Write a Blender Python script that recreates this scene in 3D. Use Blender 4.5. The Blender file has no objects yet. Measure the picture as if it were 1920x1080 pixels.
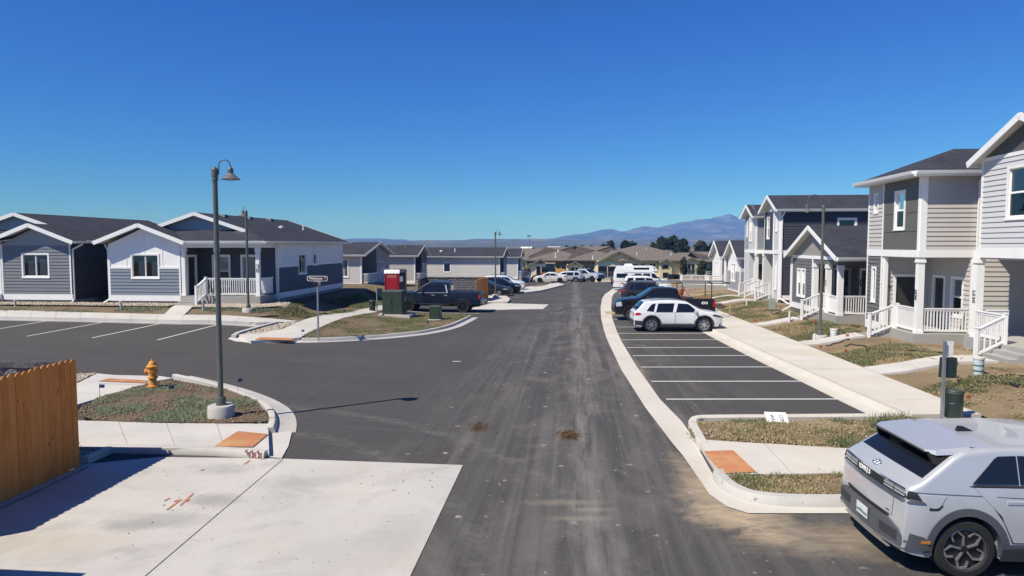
import bpy, bmesh, math, random
import numpy as np
from mathutils import Vector, Matrix, geometry, noise

# ------------------------------------------------------------------ camera, sky, sun, exposure
SC = bpy.context.scene
CAMH, PITCH, LENS = 4.0, math.radians(3.58), 24.0
SUN_AZ, SUN_EL, SUN_STR, SKY_STR, EXPO = math.radians(236.0), math.radians(52.0), 5.0, 0.075, 0.18
cam = bpy.data.cameras.new("camera"); cam.lens = LENS; cam.sensor_width = 36.0
cam.clip_start = 0.1; cam.clip_end = 30000.0
camo = bpy.data.objects.new("camera", cam); SC.collection.objects.link(camo)
camo.location = (0, 0, CAMH); camo.rotation_euler = (math.pi / 2 - PITCH, 0, 0)
SC.camera = camo
W = bpy.data.worlds.new("World"); SC.world = W; W.use_nodes = True
wn = W.node_tree; wn.nodes.clear()
sky = wn.nodes.new("ShaderNodeTexSky"); sky.sky_type = 'NISHITA'; sky.sun_disc = False
sky.sun_elevation = SUN_EL; sky.sun_rotation = SUN_AZ; sky.altitude = 2200.0
sky.air_density = 1.0; sky.dust_density = 1.2; sky.ozone_density = 8.0
bgn = wn.nodes.new("ShaderNodeBackground"); bgn.inputs[1].default_value = SKY_STR
won = wn.nodes.new("ShaderNodeOutputWorld")
# high, dry mountain air: the same sky with deeper blue (one gain and one power per channel, everywhere alike)
sepc = wn.nodes.new("ShaderNodeSeparateColor"); comc = wn.nodes.new("ShaderNodeCombineColor"); wn.links.new(sky.outputs[0], sepc.inputs[0])
def skych(i, power, gain):
    a = wn.nodes.new("ShaderNodeMath"); a.operation = 'MULTIPLY'; a.inputs[1].default_value = SKY_STR; wn.links.new(sepc.outputs[i], a.inputs[0])
    b = wn.nodes.new("ShaderNodeMath"); b.operation = 'POWER'; b.inputs[1].default_value = power; wn.links.new(a.outputs[0], b.inputs[0])
    c = wn.nodes.new("ShaderNodeMath"); c.operation = 'MULTIPLY'; c.inputs[1].default_value = gain / SKY_STR; wn.links.new(b.outputs[0], c.inputs[0])
    return c.outputs[0]
def skmin(a, b):
    m = wn.nodes.new("ShaderNodeMath"); m.operation = 'MINIMUM'; wn.links.new(a, m.inputs[0]); wn.links.new(b, m.inputs[1]); return m.outputs[0]
skr, skg, skb = skych(0, 1.24, 0.70), skmin(skych(1, 1.05, 1.01), skych(1, 2.0, 7.4)), skmin(skych(2, 0.64, 1.09), skych(2, 2.0, 5.9))
skr = skmin(skr, skg)
for i_, s_ in enumerate((skr, skg, skb)): wn.links.new(s_, comc.inputs[i_])
wn.links.new(comc.outputs[0], bgn.inputs[0]); wn.links.new(bgn.outputs[0], won.inputs[0])
sl = bpy.data.lights.new("sun", 'SUN'); sl.energy = SUN_STR; sl.angle = math.radians(0.5); sl.color = (1.0, 0.935, 0.825)
so = bpy.data.objects.new("sun", sl); SC.collection.objects.link(so)
sdir = Vector((math.sin(SUN_AZ) * math.cos(SUN_EL), math.cos(SUN_AZ) * math.cos(SUN_EL), math.sin(SUN_EL)))
so.rotation_euler = (-sdir).to_track_quat('-Z', 'Y').to_euler(); so.location = sdir * 100
SC.view_settings.view_transform = 'Standard'; SC.view_settings.look = 'None'
SC.view_settings.exposure = EXPO; SC.view_settings.gamma = 1.0; SC.view_settings.use_curve_mapping = False
SC.cycles.use_denoising = True
SC.cycles.max_bounces = 8; SC.cycles.diffuse_bounces = 3; SC.cycles.volume_bounces = 1
SC.cycles.transparent_max_bounces = 12

R = random.Random(7)
TAN = 0.09                                   # the street runs 5 degrees to the right of the view
YAW = -math.atan(TAN)
ES = Vector((TAN, 1, 0)).normalized(); ET = Vector((1, -TAN, 0)).normalized()

# ------------------------------------------------------------------ ground shape
def S(t):
    t = 0.0 if t < 0 else 1.0 if t > 1 else t
    return t * t * (3 - 2 * t)
def H(x, y):
    z = -0.011 * y if y < 88 else -0.968 - 5.0 * S((y - 88) / 80.0) - 0.011 * max(0, min(10, y - 88))
    if x < -5 and y > 23:
        z += 1.03 * S((-x - 5) / 10) * S((y - 23) / 16) * (1 - 0.65 * S((y - 62) / 20)) * (1 - S((y - 100) / 40))
    return z
def HR(x, y):                                # the yards on the right, raised towards the houses
    return H(x, y) + 0.45 * S((x - TAN * y - 9.6) / 3.0)
def ray(px, py):
    dx = (px - 960) / 1280.0; dy = (py - 540) / 1280.0
    c, s = math.cos(PITCH), math.sin(PITCH)
    return Vector((dx, c - dy * s, -s - dy * c))
def G(px, py, off=0.0, fn=H):                # a measured ground point
    d = ray(px, py); t0, t1 = 2.0, 400.0
    f = lambda t: CAMH + d.z * t - fn(d.x * t, d.y * t) - off
    for _ in range(60):
        tm = 0.5 * (t0 + t1)
        if f(tm) > 0: t0 = tm
        else: t1 = tm
    return (d.x * t0, d.y * t0)
def GP(pts, off=0.0, fn=H): return [G(a, b, off, fn) for a, b in pts]

# ------------------------------------------------------------------ object helpers
COL = SC.collection
def link(o, parent=None):
    COL.objects.link(o)
    if parent is not None: o.parent = parent
    return o
def tag(o, label=None, cat=None, group=None, kind=None):
    if label: o['label'] = label
    if cat: o['category'] = cat
    if group: o['group'] = group
    if kind: o['kind'] = kind
    return o
def thing(name, loc, rz, label, cat, group=None):
    o = bpy.data.objects.new(name, None); link(o); o.empty_display_size = 0.3
    o.location = loc; o.rotation_euler = (0, 0, rz)
    return tag(o, label, cat, group)
def children(o): return [c for c in ALLKIDS.get(o.name, [])]
ALLKIDS = {}
def mesh_obj(name, me, parent=None):
    o = bpy.data.objects.new(name, me); link(o, parent)
    if parent is not None: ALLKIDS.setdefault(parent.name, []).append(o)
    return o
def copy_tree(o, parent=None):
    c = o.copy(); COL.objects.link(c)
    if parent is not None:
        c.parent = parent; ALLKIDS.setdefault(parent.name, []).append(c)
    for k in list(ALLKIDS.get(o.name, [])): copy_tree(k, c)
    return c

class MB:
    def __init__(s): s.v = []; s.f = []
    def quad(s, *p):
        n = len(s.v); s.v += [tuple(q) for q in p]; s.f.append(tuple(range(n, n + len(p))))
        return s
    def hexa(s, b, t):
        n = len(s.v); s.v += [tuple(q) for q in b] + [tuple(q) for q in t]; k = len(b)
        s.f.append(tuple(n + i for i in reversed(range(k)))); s.f.append(tuple(n + k + i for i in range(k)))
        for i in range(k):
            j = (i + 1) % k; s.f.append((n + i, n + j, n + k + j, n + k + i))
        return s
    def bx(s, x0, x1, y0, y1, z0, z1):
        return s.hexa([(x0, y0, z0), (x1, y0, z0), (x1, y1, z0), (x0, y1, z0)], [(x0, y0, z1), (x1, y0, z1), (x1, y1, z1), (x0, y1, z1)])
    def beam(s, p, q, w, h, up=Vector((0, 0, 1))):
        p = Vector(p); q = Vector(q); d = (q - p).normalized(); a = d.cross(up)
        if a.length < 1e-4: a = Vector((1, 0, 0))
        a.normalize(); b = a.cross(d).normalized()
        c = [(-w / 2, -h / 2), (w / 2, -h / 2), (w / 2, h / 2), (-w / 2, h / 2)]
        return s.hexa([p + a * i + b * j for i, j in c], [q + a * i + b * j for i, j in c])
    def tube(s, path, r, n=8, r1=None, cap=True):
        P = [Vector(p) for p in path]; m = len(P); base = len(s.v); ref = Vector((0, 0, 1))
        for i, p in enumerate(P):
            d = (P[min(i + 1, m - 1)] - P[max(i - 1, 0)]).normalized()
            a = d.cross(ref if abs(d.z) < 0.95 else Vector((0, 1, 0))).normalized(); b = d.cross(a)
            rr = r if r1 is None else r + (r1 - r) * i / (m - 1)
            for k in range(n):
                t = 2 * math.pi * k / n; s.v.append(tuple(p + a * rr * math.cos(t) + b * rr * math.sin(t)))
        for i in range(m - 1):
            for k in range(n):
                j = (k + 1) % n
                s.f.append((base + i * n + k, base + i * n + j, base + (i + 1) * n + j, base + (i + 1) * n + k))
        if cap:
            s.f.append(tuple(base + k for k in reversed(range(n)))); s.f.append(tuple(base + (m - 1) * n + k for k in range(n)))
        return s
    def lathe(s, prof, c=(0, 0, 0), n=16, axis='z', closed=False):
        base = len(s.v); m = len(prof)
        for r, h in prof:
            for k in range(n):
                t = 2 * math.pi * k / n; a, b = r * math.cos(t), r * math.sin(t)
                v = (a, b, h) if axis == 'z' else (a, h, b) if axis == 'y' else (h, a, b)
                s.v.append((v[0] + c[0], v[1] + c[1], v[2] + c[2]))
        for i in range(m if closed else m - 1):
            i2 = (i + 1) % m
            for k in range(n):
                j = (k + 1) % n
                f = (base + i * n + k, base + i * n + j, base + i2 * n + j, base + i2 * n + k)
                s.f.append(f if axis != 'y' else f[::-1])
        return s
    def disc(s, c, r, n=16, axis='y'):
        base = len(s.v)
        for k in range(n):
            t = 2 * math.pi * k / n; a, b = r * math.cos(t), r * math.sin(t)
            v = (a, b, 0) if axis == 'z' else (a, 0, b) if axis == 'y' else (0, a, b)
            s.v.append((v[0] + c[0], v[1] + c[1], v[2] + c[2]))
        s.f.append(tuple(range(base, base + n))); return s
    def prism(s, pts, off):
        off = Vector(off); P = [Vector(p) for p in pts]
        return s.hexa(P, [p + off for p in P])
    def mesh(s, name, mat, smooth=None):
        me = bpy.data.meshes.new(name); me.from_pydata(s.v, [], s.f); me.materials.append(mat)
        bm = bmesh.new(); bm.from_mesh(me); bmesh.ops.recalc_face_normals(bm, faces=bm.faces); bm.to_mesh(me); bm.free()
        if smooth is not None:
            me.polygons.foreach_set("use_smooth", [True] * len(me.polygons)); me.set_sharp_from_angle(angle=math.radians(smooth))
        me.update(); return me
    def build(s, name, mat, parent=None, smooth=None): return mesh_obj(name, s.mesh(name, mat, smooth), parent)

def np_mesh(name, verts, tris, mat):
    me = bpy.data.meshes.new(name); nv, nt = len(verts), len(tris)
    me.vertices.add(nv); me.vertices.foreach_set("co", np.ascontiguousarray(verts, dtype=np.float32).ravel())
    me.loops.add(nt * 3); me.loops.foreach_set("vertex_index", np.ascontiguousarray(tris, dtype=np.int32).ravel())
    me.polygons.add(nt); me.polygons.foreach_set("loop_start", np.arange(0, nt * 3, 3, dtype=np.int32))
    me.polygons.foreach_set("loop_total", np.full(nt, 3, dtype=np.int32))
    me.materials.append(mat); me.update(calc_edges=True); return me

# ------------------------------------------------------------------ materials
class N:
    def __init__(s, name):
        s.m = bpy.data.materials.new(name); s.m.use_nodes = True; s.t = s.m.node_tree; s.t.nodes.clear()
        s.out = s.t.nodes.new("ShaderNodeOutputMaterial"); s.b = s.t.nodes.new("ShaderNodeBsdfPrincipled")
        s.t.links.new(s.b.outputs[0], s.out.inputs[0])
    def n(s, typ, **k):
        d = s.t.nodes.new(typ)
        for a, b in k.items(): setattr(d, a, b)
        return d
    def l(s, a, b): s.t.links.new(a, b)
    def put(s, sock, v):
        if hasattr(v, 'is_output'): s.l(v, sock)
        else: sock.default_value = v
    def pos(s): return s.n("ShaderNodeNewGeometry").outputs['Position']
    def obj(s): return s.n("ShaderNodeTexCoord").outputs['Object']
    def map(s, v, scale=(1, 1, 1), rot=(0, 0, 0), loc=(0, 0, 0)):
        d = s.n("ShaderNodeMapping"); s.l(v, d.inputs[0]); d.inputs['Scale'].default_value = scale
        d.inputs['Rotation'].default_value = rot; d.inputs['Location'].default_value = loc; return d.outputs[0]
    def noise(s, v, scale, detail=3, rough=0.55, dist=0):
        d = s.n("ShaderNodeTexNoise"); s.l(v, d.inputs['Vector']); d.inputs['Scale'].default_value = scale
        d.inputs['Detail'].default_value = detail; d.inputs['Roughness'].default_value = rough; d.inputs['Distortion'].default_value = dist
        return d.outputs[0]
    def ramp(s, f, a, b, lo=0.0, hi=1.0):
        d = s.n("ShaderNodeMapRange"); s.put(d.inputs[0], f)
        for i, v in zip((1, 2, 3, 4), (a, b, lo, hi)): d.inputs[i].default_value = v
        return d.outputs[0]
    def math(s, op, a, b=0.0):
        d = s.n("ShaderNodeMath", operation=op); s.put(d.inputs[0], a); s.put(d.inputs[1], b); return d.outputs[0]
    def mix(s, f, a, b):
        d = s.n("ShaderNodeMix", data_type='RGBA'); s.put(d.inputs[0], f)
        s.put(d.inputs[6], a if hasattr(a, 'is_output') else (*a, 1)); s.put(d.inputs[7], b if hasattr(b, 'is_output') else (*b, 1))
        return d.outputs[2]
    def bump(s, h, strength=0.3, dist=0.02):
        d = s.n("ShaderNodeBump"); d.inputs['Strength'].default_value = strength; d.inputs['Distance'].default_value = dist
        s.l(h, d.inputs['Height']); s.l(d.outputs[0], s.b.inputs['Normal'])
    def set(s, **k):
        for a, b in k.items(): s.put(s.b.inputs[a.replace('_', ' ')], b)
        return s

def M(name, c, rough=0.65, var=0.12, scale=2.0, metal=0.0, spec=0.5, coat=0.0, bump=0.0, bscale=80, fine=0.0):
    k = N(name); p = k.obj()
    f = k.noise(p, scale, 4)
    col = k.mix(k.ramp(f, 0.3, 0.7), tuple(x * (1 - var) for x in c), tuple(min(1, x * (1 + var)) for x in c))
    if fine: col = k.mix(k.ramp(k.noise(p, bscale, 2), 0.35, 0.65, 0, fine), col, tuple(x * 0.45 for x in c))
    k.set(Base_Color=col, Roughness=rough, Metallic=metal, Specular_IOR_Level=spec, Coat_Weight=coat)
    if coat: k.b.inputs['Coat Roughness'].default_value = 0.05
    if bump: k.bump(k.noise(p, bscale, 4), bump, 0.01)
    return k.m
# ------------------------------------------------------------------ ground materials
def road_mat():
    k = N("asphalt"); p = k.pos()
    base = k.mix(k.ramp(k.noise(p, 0.22, 4), 0.3, 0.7), (0.036, 0.033, 0.032), (0.052, 0.048, 0.047))
    base = k.mix(k.ramp(k.noise(p, 90, 2), 0.3, 0.75, 0, 0.55), base, (0.15, 0.145, 0.14))
    # street coordinates: a = across the street, b = along it
    q = k.map(p, rot=(0, 0, -YAW))
    sp = k.n("ShaderNodeSeparateXYZ"); k.l(q, sp.inputs[0]); a = sp.outputs[0]; b = sp.outputs[1]
    st = k.noise(k.map(q, scale=(2.6, 0.05, 1)), 1.0, 5, 0.65, 0.4)
    lane = k.math('MULTIPLY', k.ramp(k.math('ABSOLUTE', k.math('SUBTRACT', a, 0.35)), 4.6, 0.4), k.ramp(b, 70, 25))
    dust = k.math('MULTIPLY', k.ramp(st, 0.46, 0.78), k.math('MULTIPLY', lane, 0.42))
    base = k.mix(dust, base, (0.30, 0.285, 0.265))
    # the bright dry track down the crown of the street
    wob = k.math('MULTIPLY', k.math('SUBTRACT', k.noise(k.map(q, scale=(0.0, 0.12, 0)), 1.0, 2), 0.5), 0.9)
    tr = k.ramp(k.math('ABSOLUTE', k.math('SUBTRACT', k.math('ADD', a, wob), 0.28)), 0.55, 0.05)
    tr = k.math('MULTIPLY', k.math('MULTIPLY', tr, k.ramp(k.noise(k.map(q, scale=(5, 0.35, 1)), 1.0, 5, 0.7), 0.36, 0.72)), 0.5)
    base = k.mix(tr, base, (0.36, 0.345, 0.325))
    # fine tyre scuffs
    sc = k.noise(k.map(q, scale=(9, 0.12, 1)), 1.0, 4, 0.7, 0.2)
    base = k.mix(k.math('MULTIPLY', k.ramp(sc, 0.56, 0.74), 0.10), base, (0.30, 0.29, 0.28))
    sc2 = k.noise(k.map(k.map(p, rot=(0, 0, 0.25)), scale=(0.10, 5.0, 1)), 1.0, 4, 0.65, 0.5)
    base = k.mix(k.math('MULTIPLY', k.ramp(sc2, 0.55, 0.75), k.math('MULTIPLY', k.ramp(a, -1.5, -5), 0.16)), base, (0.20, 0.23, 0.225))
    bl = k.noise(k.map(q, scale=(1.0, 0.45, 1), loc=(3, 9, 0)), 0.9, 6, 0.68, 0.6)
    base = k.mix(k.math('MULTIPLY', k.ramp(bl, 0.48, 0.72), k.math('MULTIPLY', k.ramp(k.math('ABSOLUTE', k.math('SUBTRACT', a, 0.8)), 5.5, 1.5), 0.30)), base, (0.31, 0.285, 0.255))
    # dropped mortar and dust spots
    for scl, thr, w in ((1.1, 0.10, 0.85), (3.4, 0.13, 0.7), (0.45, 0.05, 0.9)):
        v = k.n("ShaderNodeTexVoronoi"); v.inputs['Scale'].default_value = scl; v.inputs['Randomness'].default_value = 1.0
        wv = k.n("ShaderNodeVectorMath", operation='ADD'); k.l(p, wv.inputs[0])
        nn = k.n("ShaderNodeTexNoise"); nn.inputs['Scale'].default_value = 7; k.l(p, nn.inputs['Vector'])
        sv = k.n("ShaderNodeVectorMath", operation='SCALE'); k.l(nn.outputs['Color'], sv.inputs[0]); sv.inputs['Scale'].default_value = 0.22
        k.l(sv.outputs[0], wv.inputs[1]); k.l(wv.outputs[0], v.inputs['Vector'])
        spot = k.ramp(v.outputs['Distance'], thr, thr * 0.45)
        keep = k.ramp(k.noise(p, 0.9, 3), 0.44, 0.56)
        keep = k.math('MULTIPLY', keep, k.math('MULTIPLY', k.ramp(k.math('ABSOLUTE', k.math('SUBTRACT', a, 0.3)), 4.6, 2.6), w))
        base = k.mix(k.math('MULTIPLY', spot, keep), base, (0.42, 0.40, 0.37))
    # sand washed out at the right corner and two small smears
    def blob(px, py, r0, r1, sx=1.0, sy=1.0):
        g = G(px, py); d = k.map(p, loc=(-g[0] * sx, -g[1] * sy, 0), scale=(sx, sy, 0))
        ln = k.n("ShaderNodeVectorMath", operation='LENGTH'); k.l(d, ln.inputs[0]); return k.ramp(ln.outputs['Value'], r1, r0)
    edge = k.noise(k.map(q, scale=(1.2, 1.8, 1)), 1.3, 6, 0.68, 0.9)
    for (px, py, r0, r1, sx, sy, w) in ((1385, 965, 0.1, 1.25, 0.8, 1.2, 1.0), (1335, 930, 0.1, 1.5, 1.5, 0.6, 0.8), (1560, 1010, 0.1, 1.5, 0.6, 1.2, 0.5), (1290, 880, 0.0, 1.1, 2.0, 0.5, 0.55), (1180, 690, 0.0, 2.4, 2.2, 0.4, 0.4), (1440, 1003, 0.0, 0.7, 1, 1.6, 0.95)):
        m = k.math('MULTIPLY', k.math('MULTIPLY', k.ramp(k.math('ADD', blob(px, py, r0, r1, sx, sy), k.math('SUBTRACT', edge, 0.68)), 0.2, 0.75), w), k.ramp(k.noise(k.map(p, rot=(0, 0, 0.5), scale=(0.7, 3.2, 1)), 2.2, 6, 0.75, 0.6), 0.28, 0.58, 0.25, 0.95))
        base = k.mix(m, base, (0.46, 0.36, 0.245))
    for (px, py, r1, sx, sy) in ((1085, 972, 0.55, 0.55, 2.6), (1060, 942, 0.7, 0.5, 2.4), (1110, 955, 0.5, 0.7, 2.5)):
        m = k.ramp(k.math('ADD', blob(px, py, 0.0, r1, sx, sy), k.math('SUBTRACT', k.noise(p, 5, 5, 0.7), 0.6)), 0.25, 0.75, 0, 0.22)
        base = k.mix(m, base, (0.44, 0.38, 0.30))
    # pale arc left by turning trucks
    for (cx, cy, rr) in ((-9.3, 7.2, 9.0), (-9.3, 7.2, 10.9)):
        d = k.map(p, loc=(-cx, -cy, 0), scale=(1, 1, 0)); ln = k.n("ShaderNodeVectorMath", operation='LENGTH'); k.l(d, ln.inputs[0])
        m = k.ramp(k.math('ABSOLUTE', k.math('SUBTRACT', ln.outputs['Value'], rr)), 0.28, 0.03)
        m = k.math('MULTIPLY', k.math('MULTIPLY', m, k.ramp(k.noise(p, 4, 5, 0.7), 0.4, 0.75)), 0.28)
        base = k.mix(m, base, (0.30, 0.29, 0.275))
    k.set(Base_Color=base, Roughness=0.86, Specular_IOR_Level=0.3); k.bump(k.noise(p, 140, 3), 0.35, 0.01); return k.m
MAT_ROAD = road_mat()

def concrete_mat(name, c, warm, stain=0.35, sand=0.0, spots=()):
    k = N(name); p = k.pos()
    col = k.mix(k.ramp(k.noise(p, 0.5, 5), 0.3, 0.7), tuple(x * 0.90 for x in c), tuple(min(1, x * 1.06) for x in c))
    col = k.mix(k.math('MULTIPLY', k.ramp(k.noise(k.map(p, scale=(1, 1, 1), loc=(5, 3, 0)), 0.8, 5, 0.7, 0.5), 0.50, 0.70), stain), col, tuple(x * 0.60 for x in c))
    col = k.mix(k.math('MULTIPLY', k.ramp(k.noise(k.map(p, loc=(15, 33, 0)), 0.35, 5, 0.62), 0.52, 0.72), 0.5 + sand * 0.5), col, warm)
    col = k.mix(k.ramp(k.noise(p, 30, 3, 0.7), 0.55, 0.8, 0, 0.22), col, tuple(x * 0.6 for x in c))
    v = k.n("ShaderNodeTexVoronoi"); v.inputs['Scale'].default_value = 2.6; k.l(p, v.inputs['Vector'])
    col = k.mix(k.math('MULTIPLY', k.ramp(v.outputs['Distance'], 0.075, 0.03), k.ramp(k.noise(p, 0.7, 2), 0.52, 0.6, 0, 0.45)), col, (0.16, 0.15, 0.14))
    for (px, py, sx, sy, r1, w, tint) in spots:
        g = G(px, py); d = k.map(p, loc=(-g[0] * sx, -g[1] * sy, 0), scale=(sx, sy, 0)); ln = k.n("ShaderNodeVectorMath", operation='LENGTH'); k.l(d, ln.inputs[0])
        m = k.ramp(k.math('ADD', k.ramp(ln.outputs['Value'], r1, 0.0), k.math('SUBTRACT', k.noise(p, 3.2, 6, 0.7, 0.4), 0.6)), 0.12, 0.6, 0, w); col = k.mix(m, col, tint)
    k.set(Base_Color=col, Roughness=0.85, Specular_IOR_Level=0.3); k.bump(k.noise(p, 60, 4), 0.18, 0.008); return k.m
MAT_CONC = concrete_mat("concrete", (0.56, 0.54, 0.51), (0.58, 0.52, 0.43))
MAT_CONC_R = concrete_mat("pale_warm_concrete", (0.60, 0.565, 0.51), (0.56, 0.475, 0.36), 0.15, 0.3)
MAT_CURB = concrete_mat("kerb_concrete", (0.50, 0.485, 0.46), (0.50, 0.44, 0.35), 0.3)
MAT_APRON = concrete_mat("apron_concrete", (0.52, 0.50, 0.475), (0.53, 0.46, 0.37), 0.55, 0.0, ((245, 987, 1.0, 2.0, 0.75, 0.5, (0.26, 0.255, 0.25)), (400, 938, 1.0, 1.6, 0.7, 0.6, (0.26, 0.255, 0.25)), (300, 977, 0.7, 1.6, 0.8, 0.5, (0.30, 0.29, 0.28)), (110, 1020, 0.5, 1.3, 0.9, 0.35, (0.50, 0.42, 0.32)), (590, 905, 0.8, 1.6, 0.8, 0.4, (0.34, 0.33, 0.31)), (760, 990, 1.2, 0.7, 0.9, 0.4, (0.36, 0.35, 0.33)), (410, 880, 0.8, 1.4, 0.8, 0.45, (0.33, 0.32, 0.31)), (240, 1032, 1.0, 2.0, 0.4, 0.4, (0.32, 0.31, 0.30)), (650, 1040, 0.7, 1.2, 1.0, 0.35, (0.38, 0.37, 0.35))))
MAT_GREYC = concrete_mat("grey_concrete", (0.37, 0.36, 0.345), (0.36, 0.32, 0.27), 0.3)

def soil_mat(name, a, b, c, scale=0.7):
    k = N(name); p = k.pos()
    col = k.mix(k.ramp(k.noise(p, scale, 5, 0.6), 0.35, 0.65), a, b)
    col = k.mix(k.ramp(k.noise(k.map(p, loc=(9, 2, 0)), scale * 0.5, 5, 0.65), 0.5, 0.66), col, c)
    col = k.mix(k.ramp(k.noise(p, 22, 4, 0.7), 0.45, 0.75, 0, 0.6), col, tuple(x * 0.42 for x in a))
    col = k.mix(k.ramp(k.noise(k.map(p, loc=(3, 3, 3)), 38, 2, 0.6), 0.62, 0.72, 0, 0.7), col, (0.36, 0.30, 0.22))
    k.set(Base_Color=col, Roughness=0.95, Specular_IOR_Level=0.1); k.bump(k.noise(p, 14, 6, 0.7), 0.9, 0.06); return k.m
MAT_SOIL = soil_mat("brown_soil", (0.15, 0.105, 0.075), (0.22, 0.165, 0.115), (0.185, 0.15, 0.10))
MAT_SAND = soil_mat("sandy_soil", (0.33, 0.25, 0.155), (0.20, 0.145, 0.095), (0.40, 0.31, 0.20), 0.45)
MAT_YARD = soil_mat("yard_soil", (0.19, 0.145, 0.10), (0.24, 0.185, 0.125), (0.17, 0.155, 0.09))
def plains_mat():
    k = N("dry_plain"); p = k.pos()
    col = k.mix(k.ramp(k.noise(p, 0.02, 5, 0.6), 0.35, 0.65), (0.20, 0.165, 0.10), (0.11, 0.115, 0.055))
    col = k.mix(k.ramp(k.noise(p, 0.006, 5, 0.6), 0.5, 0.62), col, (0.10, 0.11, 0.06))
    k.set(Base_Color=col, Roughness=1.0, Specular_IOR_Level=0.0); return k.m
MAT_PLAIN = plains_mat()
MAT_PAINT = M("white_line_paint", (0.74, 0.74, 0.72), 0.7, 0.06, 3, fine=0.25, bscale=40)
def tactile_mat():
    k = N("terracotta_tactile"); p = k.pos()
    col = k.mix(k.ramp(k.noise(p, 2.5, 4), 0.3, 0.7), (0.46, 0.185, 0.085), (0.52, 0.25, 0.12))
    col = k.mix(k.ramp(k.noise(k.map(p, loc=(2, 7, 0)), 1.1, 4, 0.6), 0.52, 0.68, 0, 0.6), col, (0.60, 0.42, 0.22))
    k.set(Base_Color=col, Roughness=0.85); return k.m
MAT_TACT = tactile_mat()
def veg_mat(name, c0, c1, c2, scale=5):
    k = N(name); p = k.pos()
    col = k.mix(k.ramp(k.noise(p, scale, 3), 0.35, 0.65), c0, c1)
    col = k.mix(k.ramp(k.noise(k.map(p, loc=(4, 4, 4)), scale * 0.35, 3), 0.5, 0.68), col, c2)
    k.set(Base_Color=col, Roughness=0.8, Specular_IOR_Level=0.2)
    tr = k.n("ShaderNodeBsdfTranslucent"); k.l(col, tr.inputs[0]); mx = k.n("ShaderNodeMixShader"); mx.inputs[0].default_value = 0.3
    k.l(k.b.outputs[0], mx.inputs[1]); k.l(tr.outputs[0], mx.inputs[2]); k.l(mx.outputs[0], k.out.inputs[0]); return k.m
MAT_WEED = veg_mat("weed_leaves", (0.16, 0.185, 0.09), (0.235, 0.245, 0.125), (0.34, 0.285, 0.17))
MAT_WEED_G = veg_mat("grey_green_weeds", (0.21, 0.255, 0.165), (0.28, 0.32, 0.215), (0.25, 0.235, 0.15))
MAT_DRY = veg_mat("dry_grass", (0.38, 0.31, 0.175), (0.48, 0.39, 0.235), (0.24, 0.25, 0.12))
MAT_ROCK = M("river_rock", (0.47, 0.40, 0.32), 0.9, 0.45, 9, fine=0.2, bscale=30)

# ------------------------------------------------------------------ ground sheets
def inside(P, x, y):
    c = False; j = len(P) - 1
    for i in range(len(P)):
        xi, yi = P[i][0], P[i][1]; xj, yj = P[j][0], P[j][1]
        if (yi > y) != (yj > y) and x < (xj - xi) * (y - yi) / (yj - yi) + xi: c = not c
        j = i
    return c
def resample(P, step, closed=True):
    out = []; n = len(P)
    for i in range(n if closed else n - 1):
        a = Vector(P[i][:2]); b = Vector(P[(i + 1) % n][:2]); m = max(1, int((b - a).length / step + 0.5))
        for j in range(m): out.append(a.lerp(b, j / m))
    if not closed: out.append(Vector(P[-1][:2]))
    return out
def smooth_path(P, it=2, closed=False):
    P = [Vector(p[:2]) for p in P]
    for _ in range(it):
        Q = [] if closed else [P[0]]
        for i in range(len(P) if closed else len(P) - 1):
            a, b = P[i], P[(i + 1) % len(P)]; Q += [a.lerp(b, 0.25), a.lerp(b, 0.75)]
        if not closed: Q.append(P[-1])
        P = Q
    return P
def sheet_mesh(P, off, step, fn, rough=0.0, skirt=0.0):
    B = resample(P, step); n = len(B)
    xs = [p.x for p in B]; ys = [p.y for p in B]; pts = list(B)
    y = min(ys) + step / 2
    while y < max(ys):
        x = min(xs) + step / 2
        while x < max(xs):
            if inside(B, x, y): pts.append(Vector((x + R.uniform(-.1, .1) * step, y + R.uniform(-.1, .1) * step)))
            x += step
        y += step
    v, e, f, *_ = geometry.delaunay_2d_cdt(pts, [], [list(range(n))], 1, 1e-5)
    V = []
    for q in v:
        z = fn(q.x, q.y) + off
        if rough: z += rough * (noise.noise(Vector((q.x * 0.9, q.y * 0.9, 3))) + 0.5 * noise.noise(Vector((q.x * 2.3, q.y * 2.3, 8))))
        V.append((q.x, q.y, z))
    F = [tuple(t) for t in f]
    if skirt:
        b0 = len(V)
        for p in B: V.append((p.x, p.y, fn(p.x, p.y) + off))
        for p in B: V.append((p.x, p.y, fn(p.x, p.y) + off - skirt))
        for i in range(n): j = (i + 1) % n; F.append((b0 + i, b0 + j, b0 + n + j, b0 + n + i))
    return V, F
def sheet(name, P, off, mat, step=0.8, kind='structure', fn=H, rough=0.0, skirt=0.0, parent=None, label=None):
    V, F = sheet_mesh(P, off, step, fn, rough, skirt)
    mb = MB(); mb.v = V; mb.f = F; o = mb.build(name, mat, parent)
    if parent is None: tag(o, label, None, None, kind)
    return o
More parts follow.
